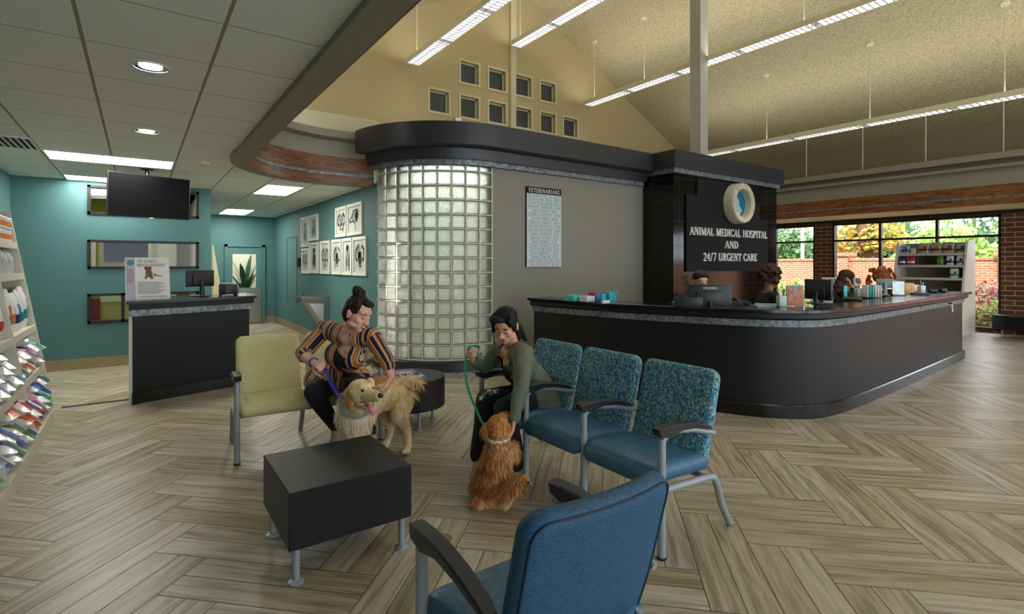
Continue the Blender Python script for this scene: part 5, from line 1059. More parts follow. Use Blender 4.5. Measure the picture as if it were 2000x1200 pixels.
t = thing('folding_stand', 'black wire folding stand between the sideways monitor and the telephone woman', 'stand', onc(1630, 588), camrz); mb = MB()
for s_ in (-1, 1):
    for y in (0, .06): mb.tube([(-.07 * s_, y, 0), (.07 * s_, y, .19)], .005, 6)
mb.tube([(-.07, 0, .19), (.07, 0, .19)], .005, 6); mb.tube([(-.07, .06, .19), (.07, .06, .19)], .005, 6); mb.build('wires', M['ink'], t)
t = thing('payment_terminal', 'flat black payment pad on the counter in front of the telephone woman', 'card reader', onc(1665, 587), camrz - .5); mb = MB(); mb.rbox((0, 0, .02), (.2, .12, .03), .012, 2, R=Matrix.Rotation(.15, 3, 'X')); mb.build('pad_body', M['pad'], t)
pen_cup('pale floral pen holder in front of the telephone woman', onc(1677, 580), 3, None, camrz, 1.05)
for k in range(6): box_thing('brochure', f'{"turquoise" if k in (1, 2) else "white"} brochure standing in the rack on the counter, {pl(k)} from the left', 'brochure', onc(1690 + 5.2 * k, 581), (.012, .08, .165 - .004 * (k % 3)), camrz + .3, M['aqua'] if k in (1, 2) else M['paper'], .002)['group'] = 'brochures standing in the counter rack'
box_thing('brochure', 'tilted turquoise brochure left of the pale pen holder', 'brochure', onc(1651, 581), (.06, .012, .15), camrz + .4, M['aqua'], .002)
monitor('small monitor with a pale back by the red-haired woman', onc(1728, 577), camrz - .5, .2, .13, dark=M['greyc'], sh=.1)
t = thing('clear_screen', 'clear acrylic stand right of the red-haired woman', 'stand', onc(1755, 578), camrz - .3); mb = MB(); mb.ab((-.07, 0, 0), (.07, .008, .2)); mb.build('acrylic_sheet', M['clear'], t, 0); mb = MB(); mb.box((0, .0, .006), (.14, .08, .012)); mb.build('foot', M['gloss_black'], t, 0)
box_thing('folder_stack', 'orange-topped pale stack of folders beside the clear acrylic stand', 'folders', onc(1772, 572), (.14, .1, .15), camrz, mat('orange_folder', (224, 170, 110), .6))
pen_cup('dark-pen holder near the right end of the counter', onc(1800, 572), 8, M['clearish'], camrz)
t = thing('payment_terminal', 'round-edged black pad near the right end of the counter', 'card reader', onc(1797, 577), camrz - .2); mb = MB(); mb.rbox((0, -.0, .018), (.22, .08, .03), .012, 2); mb.build('pad_body', M['pad'], t)
box_thing('tissue_box', 'white patterned box near the right end of the counter', 'box', onc(1785, 570), (.1, .1, .11), camrz, M['clearish'])
for k, (px, nm) in enumerate(((1822, 'black stapler-like gadget at the right end of the counter'), (1841, 'dark rounded gadget last at the right end of the counter'))):
    box_thing('desk_gadget', nm, 'gadget', onc(px, 572 - k), (.13, .08, .06), camrz + .3 * k, M['pad'], .025)
# brochure rack wall behind the telephone woman
t = thing('card_rack', 'pale tiered rack of grey cards behind the telephone woman', 'rack', V((*at(1643, 560, 8.9).xy, 0)), camrz + .1)
for r_ in range(3):
    mb = MB(); mb.box((0, .12 * (2 - r_) - .2 + .1 * r_, .95 + .13 * r_), (.68, .02, .12), R=Matrix.Rotation(-.3, 3, 'X')); mb.build('tier', M['white_metal'], t, 0)
    mb = MB()
    for k in range(7): mb.box((-.3 + k * .1, .12 * (2 - r_) - .215 + .1 * r_, .955 + .13 * r_), (.075, .02, .085), R=Matrix.Rotation(-.3, 3, 'X'))
    mb.build('cards', mat('grey_card', (98, 108, 112), .5), t, 0)
mb = MB(); mb.ab((-.36, -.1, 0), (.36, .25, .86)); mb.build('cabinet', M['shelf'], t, 0)
def office_chair(label, loc, rz, m_):
    t = thing('office_chair', label, 'chair', loc, rz); mb = MB(); cushion(mb, .46, .46, .08, .08, lambda p: V((p.x, p.z, .62 - p.y))); mb.build('seat', m_, t)
    mb = MB(); cushion(mb, .44, .44, .05, .09, lambda p: V((p.x, .24 + p.y + .05 * (p.x / .2) ** 2 * -1, .95 + p.z))); mb.build('backrest', m_, t); mb = MB(); mb.tube([(0, 0, .08), (0, 0, .58)], .03, 12); mb.tube([(0, .05, .56), (0, .27, .62), (0, .29, .85)], .018, 8); mb.build('column', M['frame'], t)
    for k in range(5):
        a = 2 * pi * k / 5; mb = MB(); mb.tube([(0, 0, .1), (.28 * cos(a), .28 * sin(a), .06)], [.03, .018], 8); mb.tube([(.28 * cos(a), .28 * sin(a) - .015, .03), (.28 * cos(a), .28 * sin(a) + .015, .03)], .03, 12); mb.build('castor_leg', M['pad'], t)
    return t
# ================================================================ LIVING FIGURES
DG = bpy.context.evaluated_depsgraph_get
def rotto(d, up=(0, 0, 1)):
    """matrix whose y axis is d and z axis near up"""
    y = V(d).normalized(); z = V(up); x = y.cross(z).normalized(); z = x.cross(y).normalized(); return Matrix((x, y, z)).transposed()
class Org:
    """overlapping rounded shapes melted into one continuous surface"""
    def __init__(s): s.mb = MB()
    def ell(s, c, r, R=None, seg=16):
        r = (r, r, r) if isinstance(r, (int, float)) else r; R = R if R is not None else Matrix.Identity(3); vs = []; fs = []; n = seg; m = seg // 2 + 1
        for i in range(1, m):
            b_ = pi * i / m
            for k in range(n): a = 2 * pi * k / n; vs.append(V(c) + R @ V((r[0] * sin(b_) * cos(a), r[1] * sin(b_) * sin(a), r[2] * cos(b_))))
        t, b2 = len(vs), len(vs) + 1; vs += [V(c) + R @ V((0, 0, r[2])), V(c) + R @ V((0, 0, -r[2]))]
        for i in range(m - 2):
            for k in range(n): a, q = i * n + k, i * n + (k + 1) % n; fs.append([a, a + n, q + n, q])
        for k in range(n): fs.append([t, k, (k + 1) % n]); fs.append([b2, (m - 2) * n + (k + 1) % n, (m - 2) * n + k])
        s.mb.add(vs, fs); return s
    def cap(s, pts, rs, flat=1., side=None, seg=14):
        """tapered chain through pts with radii rs; flat squeezes it along the direction square to side"""
        pts = [V(p) for p in pts]
        for i in range(len(pts) - 1):
            a, b_, ra, rb = pts[i], pts[i + 1], rs[i], rs[i + 1]; d = b_ - a; L = d.length
            if L < 1e-5: continue
            y = d / L; x = (V(side) if side else y.orthogonal()); x = (x - y * x.dot(y)).normalized(); z = x.cross(y); vs = []; fs = []
            prof = [(-ra * cos(q), ra * sin(q)) for q in [pi / 2 * k / 5 for k in range(1, 6)]] + [(L + rb * sin(q), rb * cos(q)) for q in [pi / 2 * k / 5 for k in range(0, 5)]]
            for (h, r) in prof:
                for k in range(seg): q = 2 * pi * k / seg; vs.append(a + y * h + x * r * cos(q) + z * r * sin(q) * flat)
            n = len(prof); e0, e1 = len(vs), len(vs) + 1; vs += [a - y * ra, b_ + y * rb]
            for j in range(n - 1):
                for k in range(seg): u, w = j * seg + k, j * seg + (k + 1) % seg; fs.append([u, w, w + seg, u + seg])
            for k in range(seg): fs.append([e0, (k + 1) % seg, k]); fs.append([e1, (n - 1) * seg + k, (n - 1) * seg + (k + 1) % seg])
            s.mb.add(vs, fs)
        return s
    def build(s, name, mats, parent=None, voxel=.006, smooth=4, paint=None, cut=None, noise=0., nsize=.05, origin=None):
        tmp = s.mb.build('tmp', [], None, 0); m = tmp.modifiers.new('r', 'REMESH'); m.mode = 'VOXEL'; m.voxel_size = voxel; m.use_smooth_shade = True
        if smooth: k = tmp.modifiers.new('s', 'SMOOTH'); k.factor = .5; k.iterations = smooth
        if noise:
            tx = bpy.data.textures.new('n', 'CLOUDS'); tx.noise_scale = nsize; k = tmp.modifiers.new('d', 'DISPLACE'); k.texture = tx; k.strength = noise; k.mid_level = .5; k.texture_coords = 'GLOBAL'
        ev = tmp.evaluated_get(DG()); me = bpy.data.meshes.new_from_object(ev); me.name = name; bpy.data.objects.remove(tmp)
        me.materials.clear()
        for m_ in (mats if isinstance(mats, (list, tuple)) else [mats]): me.materials.append(m_)
        if cut:
            bm = bmesh.new(); bm.from_mesh(me); dl = [f for f in bm.faces if cut(f.calc_center_median())]; bmesh.ops.delete(bm, geom=dl, context='FACES'); bm.to_mesh(me); bm.free()
        if paint:
            for p in me.polygons: p.material_index = paint(p.center)
        me.shade_smooth()
        if origin is not None: me.transform(Matrix.Translation(-V(origin)))
        o = bpy.data.objects.new(name, me); COL.objects.link(o)
        if origin is not None: o.location = origin
        if parent: o.parent = parent
        return o
def inell(c, r, R=None):
    Ri = R.transposed() if R is not None else Matrix.Identity(3); c = V(c)
    return lambda p: sum(((Ri @ (p - c))[i] / r[i]) ** 2 for i in range(3)) < 1
def skin(nm, c):
    m = mat(nm, c, .5, bump=.05, bscale=150); b = m.node_tree.nodes['Principled BSDF']; b.inputs['Subsurface Weight'].default_value = .15; b.inputs['Subsurface Radius'].default_value = (.02, .008, .004); b.inputs['Subsurface Scale'].default_value = .3; return m
M['lip'] = mat('lips', (176, 92, 86), .4); M['brow'] = mat('brow_and_lashes', (46, 32, 28), .7); M['eye'] = mat('eye_white', (225, 220, 212), .25); M['iris'] = mat('iris', (44, 28, 20), .15); M['teeth'] = mat('teeth', (235, 230, 218), .3); M['mouth'] = mat('mouth_inside', (70, 26, 28), .5)
def head(org, c, R, k=1., wide=1., smile=False, ears=True):
    """head shapes at c; R columns: right, forward, up. Returns painter data"""
    P = lambda x, y, z: V(c) + R @ (V((x * wide, y, z)) * k)
    e = lambda p, r: org.ell(P(*p), [q * k for q in (r[0] * wide, r[1], r[2])], R, 20)
    e((0, -.012, .035), (.074, .092, .082)); e((0, .022, -.02), (.062, .066, .075)); e((0, .034, -.062), (.048, .05, .045)); e((0, .056, -.094), (.024, .024, .02))
    e((0, .05, .035), (.058, .036, .04))
    for s_ in (-1, 1):
        e((s_ * .036, .053, -.03), (.026, .026, .026)); e((s_ * .028, .074, .022), (.022, .012, .009)); e((s_ * .045, .02, -.07), (.022, .035, .02))
        e((s_ * .012, .096, -.034), (.009, .010, .008))
        e((s_ * .030, .072, -.001), (.0145, .0125, .0085))
        if ears: e((s_ * .076, -.008, -.012), (.010, .018, .030)); e((s_ * .08, -.014, .002), (.008, .014, .018))
    org.cap([P(0, .082, .012), P(0, .094, -.012), P(0, .106, -.030)], [.009 * k, .010 * k, .0125 * k])
    e((0, .084, -.057), (.023, .010, .006)); e((0, .083, -.068), (.020, .010, .007))
    lips = inell(P(0, .094, -.062), [.026 * k, .016 * k, .013 * k], R); mouth = inell(P(0, .096, -.062), [.019 * k, .02 * k, .0055 * k], R)
    bro = [inell(P(s_ * .031, .09, .0265), [.021 * k, .02 * k, .0042 * k], R) for s_ in (-1, 1)]; lash = [inell(P(s_ * .030, .088, -.0045), [.016 * k, .014 * k, .0035 * k], R) for s_ in (-1, 1)]
    def paint(p):
        if smile and mouth(p): return 3
        if lips(p): return 1
        if any(f(p) for f in bro) or any(f(p) for f in lash): return 2
        return 0
    return P, paint
def hand(org, w, d, palm, s_=1, curl=(.5, .6, .5), k=1., spread=1.):
    """w wrist, d direction of the hand, palm: way the palm faces, s_: side of the thumb"""
    y = V(d).normalized(); z = V(palm); z = (z - y * z.dot(y)).normalized(); x = y.cross(z) * s_      # x towards the thumb
    w = V(w); P = lambda a, b_, c_: w + (x * a + y * b_ + z * c_) * k
    org.cap([w - y * .01, P(0, .03, 0)], [.024 * k, .024 * k], .7, x)
    for a in (-.026, -.009, .009, .026): org.cap([P(a * .55, .02, 0), P(a, .082, 0)], [.014 * k, .0115 * k])
    tips = []
    for j, (a, ln_) in enumerate(((.028, .068), (.0095, .078), (-.0095, .073), (-.028, .057))):
        p = P(a, .084, 0); ang = 0; pts = [p]; seg = (.45, .31, .24); dirx = x * a * 1.2 * spread
        for q in range(3):
            ang += curl[q] * (1 + .06 * j); dd = (y * cos(ang) + z * sin(ang) + dirx * cos(ang)).normalized(); p = p + dd * ln_ * seg[q] * k; pts.append(p)
        org.cap(pts, [.0098 * k, .009 * k, .0084 * k, .0074 * k], seg=10); tips.append(pts)
    t0 = P(.02, .02, .004); t1 = P(.05, .045, .018 + .01 * curl[0]); t2 = P(.054, .072, .03 + .015 * curl[0]); t3 = P(.048, .094, .038 + .02 * curl[0]); org.cap([t0, t1, t2, t3], [.015 * k, .0115 * k, .0098 * k, .0085 * k], seg=10)
    return P
HAIRM = {}
def hairmat(nm, c, c2, sc=70):
    m = bpy.data.materials.new(nm); m.use_nodes = True; nt = m.node_tree; b = nt.nodes['Principled BSDF']; tc = nt.nodes.new('ShaderNodeTexCoord'); mp = nt.nodes.new('ShaderNodeMapping'); mp.inputs['Scale'].default_value = (1, 1, .22)
    nt.links.new(tc.outputs['Object'], mp.inputs[0]); n = nt.nodes.new('ShaderNodeTexNoise'); n.inputs['Scale'].default_value = sc; n.inputs['Detail'].default_value = 4; nt.links.new(mp.outputs[0], n.inputs['Vector'])
    nt.links.new(ramp(nt, n.outputs[0], [(.35, c), (.65, c2)]), b.inputs['Base Color']); b.inputs['Roughness'].default_value = .6; b.inputs['Specular IOR Level'].default_value = .25
    bp = nt.nodes.new('ShaderNodeBump'); bp.inputs['Strength'].default_value = .6; bp.inputs['Distance'].default_value = .006; nt.links.new(n.outputs[0], bp.inputs['Height']); nt.links.new(bp.outputs[0], b.inputs['Normal']); return m
def strands(name, src, m, n, length, width, flow, parent, seed=0, lift=.35, keep=None, droop=.4, seg=3, mats=None, pick=None):
    """short locks rooted all over a surface"""
    me = src.data; rn = random.Random(seed); pol = me.polygons; ar = [p.area for p in pol]; tot = 0; cum = []
    for a in ar: tot += a; cum.append(tot)
    import bisect
    mb = MB(); off_ = V(src.location)
    for k in range(n):
        p = pol[min(bisect.bisect(cum, rn.random() * tot), len(pol) - 1)]; c = V(p.center) + off_; nn = V(p.normal)
        if keep and not keep(c): continue
        f = V(flow(c)); f = (f - nn * f.dot(nn)); f = f.normalized() if f.length > 1e-4 else nn.orthogonal()
        f = (f + V((rn.uniform(-1, 1), rn.uniform(-1, 1), rn.uniform(-1, 1))) * .28).normalized(); L = length(c) if callable(length) else length; L *= rn.uniform(.6, 1.25); w = width * rn.uniform(.7, 1.3)
        sd_ = f.cross(nn).normalized() * w / 2; pts = []; d = (f * (1 - lift) + nn * lift).normalized(); q = c - nn * .002
        for i in range(seg + 1):
            pts.append(q); q = q + d * L / seg; d = (d + V((0, 0, -droop)) * .3 + (-nn) * lift * .35).normalized()
        vs = []; 
        for i, q in enumerate(pts[:-1]): s2 = sd_ * (1 - .25 * i); vs += [q - s2, q + s2]
        vs.append(pts[-1]); fs = [[2 * i, 2 * i + 1, 2 * i + 3, 2 * i + 2] for i in range(seg - 1)] + [[2 * seg - 2, 2 * seg - 1, 2 * seg]]
        if pick: mb.cur = pick(c, rn)
        mb.add(vs, fs)
    return mb.build(name, mats or m, parent, 0)
M['stripe'] = None
def stripemat():
    m = bpy.data.materials.new('striped_knit'); m.use_nodes = True; nt = m.node_tree; b = nt.nodes['Principled BSDF']; a = nt.nodes.new('ShaderNodeAttribute'); a.attribute_name = 'su'
    k = nt.nodes.new('ShaderNodeMath'); k.operation = 'MULTIPLY'; k.inputs[1].default_value = 7.6; nt.links.new(a.outputs['Fac'], k.inputs[0]); f = nt.nodes.new('ShaderNodeMath'); f.operation = 'FRACT'; nt.links.new(k.outputs[0], f.inputs[0])
    N_, W_, O_, R_ = (22, 22, 48), (226, 214, 186), (202, 118, 34), (92, 30, 38)
    c = ramp(nt, f.outputs[0], [(0, N_), (.17, W_), (.20, O_), (.40, W_), (.43, N_), (.46, W_), (.49, R_), (.6, W_), (.63, N_), (.80, O_), (.90, W_), (.94, R_)], 'CONSTANT')
    nt.links.new(c, b.inputs['Base Color']); b.inputs['Roughness'].default_value = .8; return m
M['stripe'] = stripemat()
def set_su(o, fn):
    me = o.data; a = me.attributes.new('su', 'FLOAT', 'CORNER'); vals = []; of = V(o.location)
    for p in me.polygons:
        c = fn.__self__ if False else None; key = fn(V(p.center) + of, None)
        for vi in p.vertices: vals.append(fn(V(me.vertices[vi].co) + of, key)[1])
    a.data.foreach_set('value', vals)
def ribbon(mb, pts, w, side, th=.0025):
    pts = [V(p) for p in pts]; n = len(pts); vs = []; fs = []
    for i, p in enumerate(pts):
        t = (pts[min(i + 1, n - 1)] - pts[max(i - 1, 0)]).normalized(); s_ = V(side); s_ = (s_ - t * s_.dot(t)).normalized(); nn = s_.cross(t) * th / 2
        for a, b_ in ((-1, -1), (1, -1), (1, 1), (-1, 1)): vs.append(p + s_ * a * w / 2 + nn * b_)
    for i in range(n - 1):
        for k in range(4): a, q = i * 4 + k, i * 4 + (k + 1) % 4; fs.append([a, q, q + 4, a + 4])
    fs += [[3, 2, 1, 0], [(n - 1) * 4 + k for k in range(4)]]; mb.add(vs, fs)
def curve(pts, n=6):
    P_ = [V(p) for p in pts]; P_ = [P_[0] * 2 - P_[1]] + P_ + [P_[-1] * 2 - P_[-2]]; out = []
    for i in range(1, len(P_) - 2):
        for k in range(n):
            t = k / n; a, b_, c, d = P_[i - 1], P_[i], P_[i + 1], P_[i + 2]; out.append(.5 * ((2 * b_) + (c - a) * t + (2 * a - 5 * b_ + 4 * c - d) * t ** 2 + (3 * b_ - a - 3 * c + d) * t ** 3))
    return out + [P_[-2]]
def shoe(mb_name, an, toe, m, parent, k=1., heel=0.):
    an, toe = V(an), V(toe); d = (toe - V((an.x, an.y, toe.z))).normalized(); o = Org(); z0 = .03 + heel
    hl = V((an.x, an.y, z0)) - d * .035; o.cap([hl + V((0, 0, .02)), V((an.x, an.y, z0 + .035)) + d * .03, V((an.x, an.y, .034)) + d * .12, V((an.x, an.y, .026)) + d * .18], [.038 * k, .042 * k, .038 * k, .026 * k])
    o.cap([hl + V((0, 0, .03)), V((an.x, an.y, .1 + heel))], [.036 * k, .036 * k])
    return o.build(mb_name, m, parent, .006, 3)
# ---------------------------------------------------------------- the woman in stripes
def woman_stripes():
    pel = at(657, 738, 4.42); root = V((pel.x, pel.y, 0)); T_ = thing('person', 'laughing woman in striped tunic and black leggings on the yellow bench', 'person')
    sk = skin('fair_skin', (226, 172, 146)); hc = at(699, 614, 3.9); fwd = V((.50, -.86, -.36)).normalized(); up = V((.22, .02, 1)); R = rotto(fwd, up)
    shR, shL = at(636, 643, 4.2), at(727, 659, 3.98); nk = at(682, 643, 4.04); ch = at(682, 692, 4.12); wa = at(668, 725, 4.26)
    elR, wrR = at(591, 692, 4.1), at(613, 709, 3.92); elL, wrL = at(756, 706, 3.86), at(764, 737, 3.84)
    hpR, hpL = at(640, 745, 4.42), at(682, 745, 4.36); knR, knL = at(614, 766, 4.02), at(689, 752, 3.98); anR = at(655, 838, 4.22); anL = at(724, 846, 4.12)
    sa = (shL - shR).normalized(); tz = (nk - wa).normalized(); tf_ = tz.cross(sa) * -1; TR = Matrix((sa, (tf_ if tf_.y < 0 else -tf_), tz)).transposed(); fr = V(TR.col[1])
    b = Org(); P, paint = head(b, hc, R, 1.05, 1.1, smile=True)
    b.cap([nk + V((0, 0, -.03)), (nk + hc) / 2 + V((0, 0, -.015)), hc + R @ V((0, -.01, -.05))], [.07, .06, .056]); b.cap([shR, nk + V((0, 0, -.05)), shL], [.06, .075, .06])
    b.ell(ch + fr * .02, (.15, .12, .14), TR); b.cap([ch + fr * .05 - sa * .075 + tz * .02, ch + fr * .05 + sa * .075 + tz * .02], [.088, .088]); b.ell(wa, (.14, .13, .14), TR)
    b.cap([shR, elR], [.052, .046]); b.cap([elR, elR * .5 + wrR * .5, wrR], [.048, .043, .028]); b.cap([shL, elL], [.052, .045]); b.cap([elL, elL * .6 + wrL * .4, wrL], [.047, .042, .027])
    hR = hand(b, wrR, (wrR - elR).normalized() + V((.2, -.1, .05)), V((.35, .6, -.6)), -1, (1.2, 1.35, .9)); hdL = (at(750, 764, 3.80) - wrL)
    hL = hand(b, wrL, hdL + V((-.02, 0, -.05)), V((-.5, .2, -.5)), 1, (.35, .4, .3), spread=1.5)
    for h_, k_, a_ in ((hpR, knR, anR), (hpL, knL, anL)): b.cap([h_, k_, k_ * .55 + a_ * .45 + V((0, .02, 0)), a_, V((a_.x, a_.y, .06))], [.08, .055, .05, .034, .034])
    b.cap([hpR, hpL], [.1, .1]); b.cap([(hpR + hpL) / 2, wa], [.11, .11])
    body = b.build('body', [sk, M['lip'], M['brow'], M['teeth']], T_, .0046, 3, paint)
    # tunic
    g = Org(); g.cap([shR, elR * .96 + shR * .04, elR * .75 + wrR * .25], [.066, .06, .056]); g.cap([shL, elL * .96 + shL * .04, elL * .78 + wrL * .22], [.066, .058, .054])
    g.cap([shR, nk + V((0, 0, -.055)), shL], [.074, .094, .072]); g.ell(ch + fr * .015, (.178, .14, .16), TR); g.cap([ch + fr * .055 - sa * .08 + tz * .015, ch + fr * .055 + sa * .08 + tz * .015], [.1, .1]); g.ell(wa, (.168, .15, .16), TR)
    g.cap([hpR + V((-.04, 0, .01)), hpL + V((.03, 0, .01))], [.15, .145]); g.cap([hpR + V((-.03, 0, 0)), hpR * .42 + knR * .58], [.14, .112]); g.cap([hpL, hpL * .45 + knL * .55], [.138, .108])
    vneck = [inell(nk + fr * .10 - tz * .03 + sa * .035, (.068, .13, .085), TR), inell(ch + fr * .17 + tz * .075 + sa * .015, (.056, .1, .10), TR)]; hole = inell(nk + tz * .03 + sa * .02, (.066, .075, .08), TR)
    tun = g.build('striped_tunic', M['stripe'], T_, .0075, 4, cut=lambda p: vneck[0](p) or vneck[1](p) or hole(p), noise=.012, nsize=.06)
    segs = [('t', None), (shR, elR), (elR, wrR), (shL, elL), (elL, wrL)]
    def su(p, key):
        if key is None:
            best = None
            for i, s_ in enumerate(segs):
                if s_[0] == 't': d = abs((p - ch).dot(sa)) - .135; d = d if (p - ch).dot(tz) > -.14 else -1
                else:
                    a, c = s_; t = max(0, min(1, (p - a).dot(c - a) / (c - a).length_squared)); d = (p - (a + (c - a) * t)).length - .03 if (t > .12) else 9
                if best is None or d < best[0]: best = (d, i)
            return (best[1],)
        i = key[0]
        if i == 0:
            x = (p - ch).dot(sa); return (0, abs(x) * 1.0 + .10 * max(0, (p - ch).dot(tz)) + 5)
        a, c = segs[i]; y = (c - a).normalized(); xx = V((0, 0, 1)); xx = (xx - y * xx.dot(y)).normalized(); zz = xx.cross(y); q = p - a; ang = math.atan2(q.dot(xx), q.dot(zz)); return (i, abs(ang) * .058 + 5)
    set_su(tun, su)
    # black vest showing in the neckline, leggings, shoes
    v = Org(); v.ell(ch + fr * .022, (.152, .123, .145), TR); v.cap([ch + fr * .053 - sa * .075 + tz * .02, ch + fr * .053 + sa * .075 + tz * .02], [.093, .093]); v.build('black_vest', M['cloth_black'], T_, .008, 3, cut=lambda p: (p - ch).dot(tz) > .085)
    l = Org(); l.cap([hpR, hpL], [.118, .118])
    for h_, k_, a_ in ((hpR, knR, anR), (hpL, knL, anL)): l.cap([h_, h_ * .5 + k_ * .5, k_, k_ * .6 + a_ * .4 + V((0, .02, 0)), a_ + V((0, 0, .02))], [.112, .098, .077, .066, .046])
    l.build('leggings', M['cloth_black'], T_, .008, 4)
    shoe('trainer', anR, anR + V((.03, -.16, -.08)), M['trainer'], T_); shoe('trainer', anL, anL + V((.08, -.13, -.08)), M['trainer'], T_)
    hr = Org(); e = lambda p, r: hr.ell(P(*p), r, R)
    e((0, -.024, .052), (.089, .096, .084)); e((0, -.05, .0), (.084, .07, .09)); e((-.058, .0, .05), (.034, .05, .06)); e((.058, .0, .05), (.034, .05, .06)); e((0, .045, .096), (.055, .04, .026)); e((-.07, .01, -.005), (.018, .03, .04)); e((.0, -.06, .135), (.05, .05, .045)); e((.02, -.075, .15), (.035, .035, .035)); e((-.03, -.07, .12), (.035, .035, .035))
    face = inell(P(0, .075, -.02), (.07, .07, .092), R); hr.build('hair', hairmat('dark_brown_hair', (20, 12, 11), (46, 30, 25)), T_, .006, 2, noise=.016, nsize=.02, cut=face)
    mb = MB(); mb.tube([P(0.045 * cos(a) * .55, .09 - .02 * abs(cos(a)), -.0635 + .004 * sin(a)) for a in [pi * k / 6 for k in range(7)]], .0035, 6); 
    w1 = wrR + (wrR - elR).normalized() * -.01; d = (wrR - elR).normalized(); x = d.orthogonal().normalized(); y = d.cross(x); mb = MB(); mb.tube([w1 + (x * cos(a) + y * sin(a)) * .033 for a in [2 * pi * k / 18 for k in range(19)]], .006, 8); mb.build('wristband', M['leash_blue'], T_)
    return hR, wrR
M['cloth_black'] = mat('black_cloth', (24, 24, 28), .85, bump=.1, bscale=90); M['trainer'] = mat('pale_grey_trainer', (190, 198, 200), .6, vary=.15, vscale=60); M['leash_blue'] = mat('blue_webbing', (36, 56, 190), .5); M['leash_green'] = mat('green_webbing', (20, 150, 110), .5)
hR_, wR_ = woman_stripes()
mb = MB(); hp = hR_(0, .075, .03); ribbon(mb, curve([hp + V((0, 0, .02)), hp + V((.03, -.03, -.02)), at(643, 742, 3.78), at(655, 764, 3.72), at(667, 776, 3.64), at(676, 776, 3.56), at(684, 770, 3.55)]), .02, RGT + V((0, 0, .3))); tag(mb.build('leash', M['leash_blue']), 'blue leash from the striped woman\'s fist to the golden dog\'s neck', 'leash')
